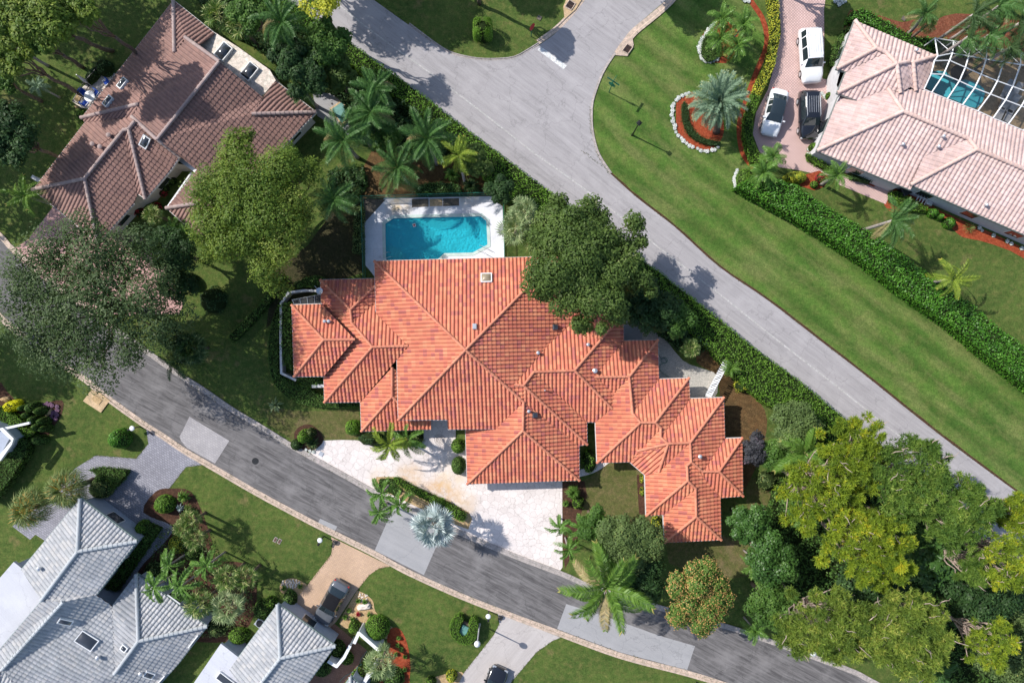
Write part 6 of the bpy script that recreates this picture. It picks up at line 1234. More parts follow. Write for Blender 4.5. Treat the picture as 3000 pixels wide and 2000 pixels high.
for i, (px, py, R) in enumerate(((2738, 622, 15), (2757, 634, 10), (2786, 652, 18))): s('shrub', 'shrub', ('first bright bush after the pool equipment', 'smallest bright bush of the mulch bed', 'largest bright bush of the mulch bed')[i]+' by the pink house', px, py, R, 1.0, M['lf_bright'], size=.15, n=500)
tuft('flowering_plant', 'plant', 'open twiggy plant on the wide part of the mulch by the pink house', 2842, 668, 22, .8, M['pf_fan'], 40, wd=.03)
tuft('agave', 'plant', 'large striped agave on the lawn by the street', 806, 1185, 28, .7, M['pf_pale'], 34, wd=.12); tuft('lily_clump', 'plant', 'rounded spiky bush on the mulch beside the stone drive', 1679, 1442, 26, 1.3, M['pf_small'], 220, wd=.05); tuft('lily_clump', 'plant', 'small spiky bush at the edge of the stone drive', 1658, 1475, 13, .7, M['pf_small'], 90, wd=.05)
s('shrub', 'shrub', 'loose green shrub below the spiky bush', 1695, 1475, 18, 1.1, M['lf_hedge'], lumpy=.2, size=.14); s('shrub', 'shrub', 'shrub lit in the slot between the garage and the next wing', 1728, 1352, 22, 1.3, M['lf_hedge'], ry=36, lumpy=.2, size=.2); s('shrub', 'shrub', 'yellow-green shrub on the mulch strip by the wing wall', 1881, 1402, 7, .6, M['lf_yellow'], ry=15, size=.12); s('shrub', 'shrub', 'lower yellow-green shrub on the mulch strip by the wing wall', 1882, 1440, 7, .6, M['lf_yellow'], ry=14, size=.12)
s('shrub', 'shrub', 'yellow croton bush at the corner of the last wing', 1925, 1540, 16, 1.2, M['lf_yellow'], ry=26, size=.14); s('shrub', 'shrub', 'yellow croton bush beside the hedge past the slatted gate', 2185, 1130, 30, 1.3, M['lf_yellow'], ry=22, size=.16, lumpy=.2); s('shrub', 'shrub', 'bright shrub at the yard corner by the slatted gate', 2100, 1030, 18, 1.2, M['lf_hedge'], size=.16)
s('shrub', 'shrub', 'pale lit shrub beside the purple tree', 2250, 1410, 30, 1.2, M['lf_olive'], size=.16, lumpy=.2)
s('shrub', 'shrub', 'green undergrowth at the road end by the first fence post', 620, 880, 40, 1.2, M['lf_dark'], size=.16, lumpy=.2); s('shrub', 'shrub', 'round dark shrub near the white slab in the oak shade', 545, 822, 28, 1.4, M['lf_dark'], size=.13)
s('shrub', 'shrub', 'dark shrub on the lawn left of the courtyard of the brown house', 300, 195, 26, 1.2, M['lf_dark'], size=.16, lumpy=.2); s('shrub', 'shrub', 'narrow planting behind the terrace railing', 268, 218, 16, .9, M['lf_dark'], ry=34, rot_=-.7, size=.14)
s('shrub', 'shrub', 'bush at the low end of the terrace by the brown roof', 240, 335, 22, .9, M['lf_hedge'], size=.14)
for i, (px, py) in enumerate(((473, 560), (455, 605), (402, 618))): s('shrub', 'shrub', ('crimson bush in the courtyard slot', 'second crimson bush lower in the courtyard', 'crimson bush beside the single fan palm')[i]+' of the brown house', px, py, 14, .8, M['flr'], size=.14, lumpy=.3)
for i, (px, py) in enumerate(((495, 525), (478, 545))): s('shrub', 'shrub', ('green bush at the top of the courtyard', 'green bush beside the crimson one in the courtyard')[i], px, py, 16, 1.0, M['lf_mid'], size=.16, lumpy=.2)
tuft('lily_clump', 'plant', 'strap-leaved clump behind the pool by the hedge', 1380, 545, 34, .9, M['pf_dark'], 120, wd=.09); tuft('lily_clump', 'plant', 'strap-leaved clump beside the yellowing palm trunk', 1325, 512, 30, .9, M['pf_small'], 100, wd=.09); tuft('lily_clump', 'plant', 'dark lily clump beside the pool lawn palm', 1050, 520, 30, .9, M['pf_dark'], 120, wd=.1)
for i, (px, py) in enumerate(((832, 1722), (850, 1730), (880, 1717), (1050, 1735+24), (1070, 1762), (1022, 1787), (1012, 1808), (1033, 1812), (1083, 1800))):
    tuft('fern', 'plant', 'small bright rosette '+('nearest the lawn in the pebble patch', 'lowest in the pebble patch', 'by the tan drive in the pebble patch', 'at the top of the tan rock bed', 'beside the big pale boulder', 'beside the silver car', 'near the small dark red plant', 'at the brick path corner', 'by the mown lawn edge of the rock bed')[i], px, py, 11, .45, M['pf_small'], 46, wd=.06)
tuft('bromeliad', 'plant', 'dark red rosette in the tan rock bed', 1050, 1798, 10, .4, M['flr'], 40)
for i, (px, py) in enumerate(((1168, 1868), (1166, 1890), (1160, 1915), (1187, 1922), (1186, 1960), (1175, 1902))): tuft('fern', 'plant', ('topmost', 'second', 'third', 'lawn-side middle', 'lowest', 'pale middle')[i]+' green rosette on the red mulch crescent', px, py, 10, .4, M['pf_small'], 40)

# flowers along the beds
def flower_mesh():
    V = []; F = []; R = []
    for i in range(46):
        g = RS.uniform(0, 6.28); q = math.sqrt(RS.random())*.19; c = Vector((math.cos(g)*q, math.sin(g)*q, .12+.1*RS.random()*(1-q*3))); o = len(V); a = RS.uniform(0, 6.28); s_ = .045
        for k in range(4): V.append(c+Vector((math.cos(a+k*1.57)*s_, math.sin(a+k*1.57)*s_, RS.uniform(-.012, .012))))
        F.append((o, o+1, o+2, o+3)); R.append(RS.random())
    return V, F, R
fv, ff, fr_ = flower_mesh(); f0 = None
def flowers(pts, label, group, mat='flw', name='white_flower', cat='flower', sc=1.0, jit=2.5):
    me = bpy.data.meshes.new('blossom'); me.from_pydata([tuple(v) for v in fv], [], ff); me.materials.append(M[mat]); me.attributes.new('rnd', 'FLOAT', 'FACE').data.foreach_set('value', fr_)
    mb = MB(); mb.lathe([(.19, 0), (.2, .05), (.12, .11), (.03, .13)], n=9); me2 = bpy.data.meshes.new('leaves'); me2.from_pydata(mb.v, [], mb.f); me2.materials.append(M['lf_mid'] if mat != 'flp' else M['inner_d'])
    for x, y in pts:
        t = empty(name, G(x+RS.uniform(-jit, jit), y+RS.uniform(-jit, jit)), RS.uniform(0, 6), label, cat, group); k = RS.uniform(.75, 1.2)*sc; t.scale = (k, k, k*.9)
        link(bpy.data.objects.new('blossom', me), t); link(bpy.data.objects.new('leaves', me2), t)
def along(P, n):
    q = catmull(P, 6); q = resample(q, max(1, sum((Vector(q[i+1])-Vector(q[i])).length for i in range(len(q)-1))/n)); return q
flowers(along([(2018, 272), (1985, 290), (1970, 320), (1972, 360), (1985, 395), (2010, 420), (2045, 438), (2080, 443), (2103, 432)], 26), 'white flowering plant in the border round the silver date palm bed', 'white flowers round the silver date palm bed')
flowers(along([(2090, 72), (2068, 100), (2052, 130), (2048, 155), (2060, 178), (2080, 184), (2102, 176)], 24), 'white flowering plant in the border of the four-palm bed', 'white flowers round the four-palm bed')
flowers(along([(2160, 498), (2150, 520), (2152, 545), (2168, 560), (2190, 568)], 14), 'white flowering plant round the clipped mound at the hedge end', 'white flowers round the clipped mound')
flowers([(2452, 2), (2462, 6), (2468, 12), (2458, 14), (2446, 4), (2474, 4)], 'white flowering plant at the top edge of the pink drive lawn', 'white flowers by the pink drive top'); flowers([(2172, -2), (2182, 2), (2192, 3)], 'white flowering plant at the frame top beside the red mulch curve', 'white flowers at the frame top')
flowers([(2412, 282), (2418, 288), (2408, 276), (2366, 440), (2364, 452), (2434, 188), (2438, 198), (2442, 180)], 'white flowering plant in a nook of the pink car court', 'white flowers round the pink car court')
flowers([(2868, 668), (2876, 674), (2910, 692), (2950, 708), (2960, 712), (2992, 728)], 'white flowering plant on the mulch under the long pink house wall', 'white flowers under the pink house wall')
flowers([(125+RS.uniform(0, 52), 1178+RS.uniform(0, 14)) for _ in range(12)]+[(150+RS.uniform(0, 22), 1195+RS.uniform(0, 35)) for _ in range(14)], 'mauve flowering plant in the mulch triangle by the lawn', 'mauve flowers in the mulch triangle', 'flp', 'mauve_flower')
flowers([(898, 1318), (908, 1322), (918, 1322), (905, 1327)], 'white flowering plant at the kerb below the mulch circle', 'white flowers at the kerb', 'flw', sc=.8)

# ------------------------------------------------------------------ rocks
def rock(px, py, R, h, label, mat='sand', ry=.65, a=0, group=None):
    bm = bmesh.new(); bmesh.ops.create_icosphere(bm, subdivisions=2, radius=1); r = R/PX
    for v in bm.verts: k = 1+.16*math.sin(v.co.x*4+px)+.13*math.cos(v.co.y*5+py)+RS.uniform(-.05, .05); v.co = Vector((v.co.x*r*k, v.co.y*r*ry*k, max(-.1, v.co.z*h*k)))
    me = bpy.data.meshes.new('boulder'); bm.to_mesh(me); bm.free(); me.materials.append(M[mat]); o = link(bpy.data.objects.new('boulder', me)); o.location = G(px, py, 0); o.rotation_euler = (0, 0, a); tag(o, label, 'rock', group)
rock(1067, 1775, 20, .45, 'big pale flat boulder in the tan rock bed', 'flatroof2', .5, .15); rock(18, 1169, 14, .4, 'tan rock at the tip of the dark mulch bed', 'sand', .7); rock(136, 1202, 11, .4, 'upper tan rock beside the mauve flowers', 'sand'); rock(148, 1206, 9, .35, 'tan rock nearest the mauve flowers', 'sand', .8, 1); rock(137, 1212, 8, .3, 'lower tan rock by the cloud-clipped shrubs', 'sand', .8, 2); rock(1060, 1962, 10, .4, 'dark rock by the end of the brick path', 'dgravel'); rock(226, 313, 7, .3, 'small pale rock at the end of the terrace railing', 'sand'); rock(725, 1853, 8, .3, 'pale rock between the two white roofs', 'flatroof2')
for i in range(34):
    g = i*2.4; q = math.sqrt(i/34)*30; rock(853+math.cos(g)*q, 1709+math.sin(g)*q*.42, 3.2, .1, 'fist-sized pale pebble of the patch beside the tan drive', 'flatroof2', .8, g, 'pale pebbles beside the tan drive')
for i in range(22): rock(1050+RS.uniform(0, 28), 1733+RS.uniform(0, 20)+i*.5, 3.0, .1, 'fist-sized tan pebble at the top of the rock bed', 'flatroof2', .8, i, 'tan pebbles in the rock bed')

# ------------------------------------------------------------------ cars
def car(name, label, px, py, ang, Lc, Wc, Hc, kind, paint, roofp=None, rails=False):
    t = empty(name, G(px, py, .8)*1.0, ang, label, 'car'); t.location.z = .018
    st = {'suv': [(0, .74, .5, .62, .66), (.03, .9, .62, .78, .74), (.12, .98, .9, .98, .84), (.25, 1, 1.0, 1.06, .86), (.37, 1, 1.06, 1.66, .74), (.42, 1, 1.07, 1.72, .76), (.585, 1, 1.08, 1.76, .77), (.6, 1, 1.08, 1.76, .77), (.78, 1, 1.08, 1.75, .76), (.795, 1, 1.08, 1.75, .76), (.91, .99, 1.07, 1.68, .74), (.965, .96, 1.04, 1.12, .84), (.99, .93, .8, .98, .8), (1, .86, .5, .8, .7)],
          'sedan': [(0, .7, .45, .52, .6), (.03, .88, .58, .68, .72), (.12, .98, .74, .82, .82), (.28, 1, .86, .93, .86), (.42, 1, .92, 1.34, .70), (.47, 1, .93, 1.4, .71), (.58, 1, .94, 1.43, .71), (.595, 1, .94, 1.43, .71), (.70, 1, .94, 1.4, .70), (.71, 1, .94, 1.39, .70), (.74, 1, .94, 1.36, .69), (.87, .98, .93, 1.0, .8), (.965, .94, .88, .96, .78), (1, .84, .5, .84, .68)]}[kind]
    k = Hc/(1.76 if kind == 'suv' else 1.43); secs = []
    for (u, wf, zb, zr, wr) in st:
        x = Lc*(.5-u); w = Wc/2*wf; zb *= k; zr *= k; r = Wc/2*wr
        secs.append([(x, w*.9, .24), (x, w, .42), (x, w, zb*.82), (x, w*.955, zb), (x, r, zr), (x, r*.86, zr+.035), (x, r*.45, zr+.06), (x, 0, zr+.065)])
    n = 8; full = [[(x, y, z) for x, y, z in s_]+[(x, -y, z) for x, y, z in reversed(s_[:-1])] for s_ in secs]; m_ = 2*n-1
    V = [v for s_ in full for v in s_]; body = []; ws = []; rw = []; sg = {0: [], 1: []}; rf = []
    ci = {'suv': (3, 4, 10, 11), 'sedan': (3, 4, 10, 11)}[kind]
    for i in range(len(full)-1):
        for j in range(m_-1):
            f = (i*m_+j, (i+1)*m_+j, (i+1)*m_+j+1, i*m_+j+1); jj = min(j, m_-2-j)
            cab = ci[0] <= i < ci[3]; pillar = st[i+1][0]-st[i][0] < .02
            if i == ci[0] and jj >= 4: ws.append(f)
            elif i == ci[2] and jj >= 4: rw.append(f)
            elif ci[1] <= i < ci[2] and jj == 3 and not pillar: sg[0 if j < n-1 else 1].append(f)
            elif cab and jj >= 4 and roofp: rf.append(f)
            else: body.append(f)
    body += [tuple(range(m_)), tuple((len(full)-1)*m_+j for j in reversed(range(m_)))]
    bo = mesh('body', V, body, M[paint], t, smooth=True)
    def sub(nm, fs, mat, par):
        ids = sorted({v for f in fs for v in f}); mp = {v: i for i, v in enumerate(ids)}; return mesh(nm, [V[v] for v in ids], [tuple(mp[v] for v in f) for f in fs], M[mat], par, smooth=nm == 'soft_top')
    sub('windshield', ws, 'glass', t); sub('rear_window', rw, 'glass', t); sub('side_window', sg[0], 'glass', t); sub('side_window', sg[1], 'glass', t)
    if rf: sub('soft_top', rf, roofp, t)
    for sx in (.5-.19, -.5+.2):
        for sy in (-1, 1):
            w = MB(); r = .36 if kind == 'suv' else .33; Mx = Matrix.Translation((Lc*sx, sy*(Wc/2-.09), r)) @ Matrix.Rotation(math.pi/2, 4, 'X')
            prof = [(r*.55, -.11), (r*.93, -.11), (r, -.07), (r, .07), (r*.93, .11), (r*.55, .11)]; q = MB().lathe(prof, n=20); w.add([Mx @ Vector(v) for v in q.v], q.f); wo = w.build('wheel', M['black'], t, smooth=False)
            q = MB().lathe([(r*.1, .125), (r*.6, .118), (r*.6, .09), (r*.1, .09)], n=10); q2 = MB(); MM = Mx @ (Matrix.Rotation(math.pi, 4, 'X') if sy > 0 else Matrix.Identity(4)); q2.add([MM @ Vector(v) for v in q.v], q.f); q2.build('rim', M['metal'], wo)
    for sy in (-1, 1):
        MB().box((Lc*.475, sy*Wc*.33, .62*k), (.2, .36, .13), bev=.03).build('headlight', M['metal'], t); MB().box((-Lc*.485, sy*Wc*.36, .78*k), (.12, .26, .2), bev=.03).build('taillight', M['red'], t)
        MB().box((Lc*.17, sy*(Wc/2+.08), 1.0*k), (.13, .22, .15), bev=.04).build('mirror', M[paint], t)
    MB().box((Lc*.49, 0, .45*k), (.08, Wc*.5, .2), bev=.03).build('grille', M['black'], t)
    if rails:
        for sy in (-1, 1): MB().tube([(Lc*.1, sy*Wc*.33, 1.74*k), (Lc*.08, sy*Wc*.33, 1.82*k), (-Lc*.36, sy*Wc*.33, 1.81*k), (-Lc*.38, sy*Wc*.33, 1.72*k)], .025, 5).build('roof_rail', M['metal' if paint == 'cblack' else 'offwhite'], t)
        rb = MB()
        for i in range(5): rb.box((-Lc*.14, (i-2)*Wc*.11, 1.76*k+.068), (Lc*.34, .025, .02))
        rb.build('roof_ribs', M['metal'] if paint == 'cblack' else M['offwhite'], t)
    for s_ in (-1, 1): MB().tube([(Lc*.235, s_*.1+.25, 1.03*k), (Lc*.19, s_*.25-.1, 1.13*k)], .012, 4).build('wiper', M['black'], t)
    return t
M['cwhite'] = plain('white_car_paint', (.8, .81, .83), .25, .6, 0, .8, .02); M['cblack'] = plain('black_car_paint', (.012, .013, .018), .15, .6, 0, 1, .05); M['csilver'] = plain('silver_car_paint', (.11, .12, .14), .25, .5, .0, .9, .04); M['csoft'] = plain('black_soft_top', (.014, .014, .017), .8, .08, var=.1)
car('parked_car', 'long white suv parked at the top of the pink drive', 2376, 162, RA(-86), 5.2, 2.0, 1.85, 'suv', 'cwhite', rails=True)
car('parked_car', 'white sedan parked beside the curving drive hedge', 2271, 329, RA(-104), 4.5, 1.82, 1.43, 'sedan', 'cwhite', roofp='glass')
car('parked_car', 'black suv parked beside the pink house', 2371, 336, RA(-89), 4.6, 1.9, 1.8, 'suv', 'cblack', rails=True)
car('parked_car', 'silver car with a black soft top parked on the tan drive', 970, 1766, RA(-119), 4.45, 1.88, 1.42, 'sedan', 'csilver', roofp='csoft')
car('parked_car', 'black car cut by the frame at the bottom of the pale drive', 1440, 2022, RA(67), 4.6, 1.85, 1.45, 'sedan', 'cblack')

# ------------------------------------------------------------------ street furniture
def lamp(px, py, h, label, globe=True, pole='white', hd='white', tilt=(0, 0)):
    t = empty('street_lamp', G(px, py), 0, label, 'street lamp'); k = Vector((tilt[0], tilt[1], h))
    MB().tube([(0, 0, 0), (0, 0, .25), k*.3, k*.7, k*.95], [.13, .1, .07, .06, .05], 10).build('pole', M[pole], t)
    if globe: MB().lathe([(.05, -.12), (.14, -.1), (.26, .05), (.29, .2), (.24, .36), (.12, .45), (.03, .47)], tuple(k), 16).build('globe', M['white'], t, smooth=True)
    else:
        MB().lathe([(.09, -.12), (.2, .22), (.03, .24)], tuple(k), 4).build('lantern', M['glass'], t); MB().lathe([(.3, .22), (.05, .42)], tuple(k), 4).build('cap', M['black'], t)
lamp(1852, 396, 3.5, 'black lantern lamp post alone on the sunny verge', False, 'black'); lamp(1405, 1827, 4.2, 'white globe lamp beside the U-shaped hedge', True, 'offwhite'); lamp(2328, 1856, 3.9, 'white globe lamp at the kerb beside the olive pine', True, 'offwhite')
def mailbox(px, py, ang, label, box=True):
    t = empty('mailbox_post', G(px, py), ang, label, 'mailbox', 'white mailbox posts along the street')
    MB().lathe([(.06, 0), (.06, 1.35)], n=10).build('post', M['black'], t)
    MB().lathe([(.04, 1.32), (.22, 1.36), (.25, 1.4), (.2, 1.46), (.04, 1.5)], n=20).build('lamp_cap', M['white'], t, smooth=False)
    MB().box((.42, 0, 1.12), (.42, .2, .2), bev=.06).build('mailbox', M['black'], t); MB().tube([(.05, 0, 1.0), (.6, 0, 1.0)], .03, 6).build('arm', M['black'], t)
mailbox(410, 1249, RA(200), 'mailbox post with white cap at the corner of the grey drive'); mailbox(949, 1570, RA(245), 'mailbox post with white cap where the tan drive meets the kerb'); mailbox(1432, 1788, RA(270), 'mailbox post with white cap where the pale drive meets the kerb'); mailbox(2040, 1996, RA(300), 'mailbox post with white cap at the bottom frame edge')
t = empty('street_sign', G(1784, 271), 0, 'green street name sign post on the sunny verge', 'street sign')
MB().tube([(0, 0, 0), (0, 0, 2.9)], .045, 8).build('post', M['green'], t)
MB().box((0, 0, 2.85), (1.35, .03, .24), RA(-34)).build('name_blade', M['green'], t); MB().box((0, 0, 3.1), (1.05, .03, .22), RA(56)).build('name_blade', M['green'], t)
q = MB().lathe([(.38, -.012), (.38, .012)], n=8); Mx = Matrix.Translation((0, 0, 2.2)) @ Matrix.Rotation(RA(-34), 4, 'Z') @ Matrix.Translation((0, -.06, 0)) @ Matrix.Rotation(math.pi/2, 4, 'X') @ Matrix.Rotation(RA(22.5), 4, 'Z')
MB().add([Mx @ Vector(v) for v in q.v], q.f).build('sign_plate', M['green'], t)
t = empty('stop_sign', G(1556, 108), 0, 'red stop sign on a green post at the shaded kerb corner', 'stop sign')
MB().tube([(0, 0, 0), (0, 0, 2.2)], .045, 8).build('post', M['green'], t)
Mx = Matrix.Translation((0, 0, 2.15)) @ Matrix.Rotation(RA(52), 4, 'Z') @ Matrix.Translation((0, -.06, 0)) @ Matrix.Rotation(math.pi/2-.2, 4, 'X') @ Matrix.Rotation(RA(22.5), 4, 'Z')
MB().add([Mx @ Vector(v) for v in q.v], q.f).build('sign_plate', M['red'], t)
for i, (px, py) in enumerate(((807, 1580), (819, 1585))):
    t = empty('valve_box', G(px, py), RA(-30), ('upper', 'lower')[i]+' of the two buried meter lids in the lawn above the tan drive', 'meter lid', 'meter lids in the lawn'); MB().box((0, 0, .02), (.32, .5, .04), bev=.01).build('frame', M['kerb2'], t); MB().box((0, 0, .045), (.22, .4, .02), bev=.005).build('lid', M['rust'], t)
for (px, py, lb, m_) in ((981, 1588, 'dark square meter lid at the mouth of the tan drive', 'dgravel'), (1466, 1809, 'dark square meter lid at the mouth of the pale drive', 'dgravel'), (444, 1265, 'dark square meter lid at the mouth of the grey drive', 'black'), (941, 1329, 'pale square meter lid at the end of the stone drive', 'metal'), (1580, 53, 'square utility lid in the shaded roadside lawn', 'dgravel'), (2648, 55, 'round dark lid in the lawn above the red mulch', 'dgravel')):
    o = MB().box((0, 0, .02), (.42, .42, .04), bev=.01).build('meter_lid', M[m_]); o.location = G(px, py, .03); o.rotation_euler = (0, 0, RA(-30)); tag(o, lb, 'meter lid')
t = empty('utility_box', G(1360, 1838, 0), RA(-24), 'teal steel utility box inside the U-shaped hedge', 'utility box'); MB().box((0, 0, .42), (.75, 1.05, .84), bev=.05).build('cabinet', M['teal'], t); MB().box((0, .66, .45), (.85, .2, .3), bev=.02).build('door', M['bark'], t)
def acunit(px, py, a, label, m_='metal'):
    t = empty('air_conditioner', G(px, py, .5), a, label, 'air conditioner'); t.location.z = 0; MB().box((0, 0, .4), (.85, .85, .8), bev=.04).build('housing', M[m_], t)
    MB().lathe([(.34, 0), (.34, .03), (.3, .035), (.05, .02)], (0, 0, .8), 18).build('fan_grille', M['black'], t)
acunit(764, 1822, .9, 'white air conditioner beside the garage wing'); acunit(2652, 560, .4, 'dark air conditioner under the eave of the pink house', 'black')
t = empty('pool_pump', G(2706, 594, 0), RA(-24), 'pool pump and filter pipes beside the pink house wall', 'pool pump'); MB().box((.3, 0, .35), (.6, .4, .5), bev=.08).build('pump', M['metal'], t)
for i in range(4): MB().tube([(-.9+i*.3, -.3, .3), (-.9+i*.3, .4, .45)], .05, 6).build('pipe', M['white'], t)
t = empty('satellite_dish', G(936, 852, 3.2), 0, 'grey satellite dish on the corner of the terracotta eave', 'satellite dish'); MB().lathe([(.03, -.08), (.2, -.04), (.32, .04), (.3, .045), (.18, -.02), (.02, -.06)], n=18).build('dish', M['metal'], t, smooth=True); MB().tube([(0, 0, -.6), (0, 0, 0)], .03, 6).build('mast', M['metal'], t); MB().tube([(-.25, .25, .05), (-.4, .45, .2)], .02, 5).build('arm', M['metal'], t)

def wall_run(name, label, P, h, th, mat, cat='wall', piers=False):
    c0 = G(*P[0], h); t = empty(name, (c0.x, c0.y, 0), 0, label, cat); mb = MB(); cp = MB()
    for (a, b) in zip(P[:-1], P[1:]):
        a, b = G(*a, h)-c0, G(*b, h)-c0; L = (b-a).length; an = math.atan2(b.y-a.y, b.x-a.x); m_ = (a+b)/2; mb.box((m_.x, m_.y, h/2-.03), (L+th*.5, th, h-.06), an); cp.box((m_.x, m_.y, h-.02+RS.uniform(0, .004)), (L+th*.7, th+.08, .07), an)
    mb.build('wall_body', M[mat], t); cp.build('coping', M['offwhite' if mat == 'offwhite' else 'white'], t); return t
wall_run('garden_wall', 'low weathered white wall round the wing nearest the curved hedge', [(941, 852), (888, 851), (845, 857), (823, 888), (822, 1000), (824, 1093), (866, 1113)], 1.2, .14, 'offwhite')
wall_run('garden_wall', 'short piece of weathered white wall under the stepped eave', [(916, 1131), (949, 1130)], 1.4, .22, 'offwhite')
wall_run('garden_wall', 'white L-shaped court wall beside the brick path', [(1025, 1892), (1008, 1925), (986, 1951), (962, 1937)], 2.0, .2, 'white')
wall_run('garden_wall', 'white wall with a short spur above the brick path', [(1038, 1882), (1051, 1853), (1110, 1905)], 2.2, .22, 'white'); wall_run('garden_wall', 'white wall slanting into the bottom frame edge', [(1096, 1960), (1075, 1985), (1060, 2010)], 2.2, .25, 'white')
wall_run('garden_wall', 'white planter wall of the spa terrace', [(1015, 390), (1025, 400), (1040, 385)], .6, .2, 'white')
wall_run('garden_wall', 'grey spur wall at the corner of the brown house', [(95, 518), (117, 532)], 1.8, .25, 'offwhite')
# courtyard slot frame beside the terracotta wing
t = empty('trellis', G(900, 880), 0, 'dark pergola of panels between the white wall and the terracotta eave', 'pergola'); c0 = G(900, 880)
fr = MB(); pn = MB(); a, b = [G(857, 885, 2.0)-c0, G(940, 868, 2.0)-c0], [G(861, 891, 2.0)-c0, G(942, 890, 2.0)-c0]
A0, A1, B0, B1 = G(856, 878, 2.0)-c0, G(943, 862, 2.0)-c0, G(862, 892, 2.0)-c0, G(943, 889, 2.0)-c0
for z in (A0, A1, B0, B1): z.z = 2.0
fr.tube([A0, A1], .035, 4); fr.tube([B0, B1], .035, 4)
for i in range(5): fr.tube([A0.lerp(A1, i/4), B0.lerp(B1, i/4)], .03, 4)
pn.add([A0-Vector((0, 0, .05)), A1-Vector((0, 0, .05)), B1-Vector((0, 0, .05)), B0-Vector((0, 0, .05))], [(0, 1, 2, 3)]); pn.build('panel', M['black'], t); fo = fr.build('frame', M['metal'], t)
for q in (A0, B0): MB().tube([(q.x, q.y, 0), (q.x, q.y, 2)], .04, 5).build('post', M['metal'], t)

def fence(name, label, P, h, step, mat, r=.014, cat='fence', slat=False, postmat=None):
    c0 = G(*P[0], h); t = empty(name, (c0.x, c0.y, 0), 0, label, cat); rl = MB(); pk = MB()
    for a, b in zip(P[:-1], P[1:]):
        a, b = G(*a, h)-c0, G(*b, h)-c0; a.z = b.z = 0; L = (b-a).length; an = math.atan2(b.y-a.y, b.x-a.x); n_ = int(L/step)
        for z in (.15, h-.04): rl.box(((a+b)/2+Vector((0, 0, z))).to_tuple(), (L, .05, .05), an)
        for i in range(n_): q = a.lerp(b, (i+.5)/n_); pk.box((q.x, q.y, h/2), ((.09 if slat else r*2), r*2, h-.1), an)
        for i in range(max(2, int(L/2.2)+1)): q = a.lerp(b, i/max(1, int(L/2.2))); MB().box((q.x, q.y, h/2+.03), (.07, .07, h+.06), an).build('post', M[postmat or mat], t)
    rl.build('rails', M[mat], t); pk.build('pickets', M[mat], t); return t
fence('pool_fence', 'dark green metal fence along the side of the pool facing the palms', [(1056, 574), (1250, 568), (1440, 563)], 1.35, .12, 'green'); fence('pool_fence', 'dark green metal fence along the pool side with the clipped hedge', [(1057, 574), (1060, 700), (1063, 815)], 1.35, .12, 'green'); fence('pool_fence', 'dark green metal fence at the pool side under the mahogany', [(1475, 585), (1478, 752)], 1.3, .12, 'green')
fence('terrace_railing', 'thin black railing round the terrace of the brown house', [(287, 193), (245, 240), (212, 295)], 1.0, .14, 'black', .008, 'railing')
t = fence('slatted_gate', 'white slatted gate between the gravel yard and the mulch', [(2137, 1060), (2082, 1164)], 1.9, .17, 'white', .03, 'gate', slat=True)
a, b = G(2137, 1060, 1.9)-G(2137, 1060, 1.9), G(2082, 1164, 1.9)-G(2137, 1060, 1.9); tp = MB(); e = (b-a).normalized(); s_ = Vector((-e.y, e.x, 0))
for i in range(17): q = a.lerp(b, (i+.5)/17)+s_*-.28; tp.box((q.x, q.y, 1.93), (.1, .62, .035), math.atan2(e.y, e.x))
tp.build('top_slats', M['white'], t)

# screened pool cage of the pink house
t = empty('pool_screen_enclosure', G(2820, 240), 0, 'white framed screen cage over the kidney pool of the pink house', 'screen enclosure'); c0 = G(2820, 240)
def Z4(x, y, z): return G(2250+x*.31888, y*.31888, z)-c0
r1 = [Z4(x, y, 2.9) for x, y in ((1535, 352), (1705, 378), (1860, 405), (2010, 435), (2170, 457), (2325, 485), (2500, 515), (2680, 545))]
r2 = [Z4(x, y, 4.0) for x, y in ((1560, 518), (1695, 490), (1845, 515), (2005, 545), (2165, 570), (2320, 595), (2480, 620), (2640, 645))]
r3 = [Z4(x, y, 4.0) for x, y in ((1530, 560), (1670, 556), (1815, 620), (1960, 685), (2110, 745), (2250, 795), (2400, 850), (2560, 910))]
r4_ = [Z4(x, y, 4.0) for x, y in ((1500, 680), (1615, 685), (1760, 745), (1900, 810), (2045, 865), (2185, 920), (2330, 975), (2480, 1030))]
r5 = [Z4(x, y, 3.1) for x, y in ((1435, 820), (1505, 850), (1650, 910), (1790, 965), (1930, 1020), (2070, 1085), (2210, 1140), (2350, 1200))]
fm_ = MB(); sc = MB(); rows = [r1, r2, r3, r4_, r5]
for r in rows: fm_.tube(r, .05, 4)
for i in range(8):
    fm_.tube([Vector((r1[i].x, r1[i].y, 0)), r1[i], r2[i], r3[i], r4_[i], r5[i]], .075, 4)
for i in range(0, 6): fm_.tube([r1[i], r2[i+1]], .035, 4); 
fm_.tube([r1[0], r2[0], r3[0]], .06, 4)
for a, b in zip(rows[:-1], rows[1:]):
    for i in range(7): sc.add([a[i], a[i+1], b[i+1], b[i]], [(0, 1, 2, 3)])
for i in range(7): sc.add([Vector((r1[i].x, r1[i].y, 0)), Vector((r1[i+1].x, r1[i+1].y, 0)), r1[i+1], r1[i]], [(0, 1, 2, 3)])
m, N, L, b = newmat('screen_mesh'); setp(b, .9, .1); b.inputs['Base Color'].default_value = (.03, .032, .035, 1); b.inputs['Alpha'].default_value = .42; M['screen'] = m
fm_.build('frame', M['white'], t); sc.build('screen', M['screen'], t)
sheet('patio', [(2700, 250), (2740, 130), (3100, 190), (3100, 430)], .02, M['apron'])
sheet('patio_pool', [(2712, 258), (2718, 215), (2770, 210), (2790, 232), (2830, 235), (2870, 250), (2885, 275), (2860, 318), (2800, 296)], .05, M['basin'], thick=.04, curve=2)
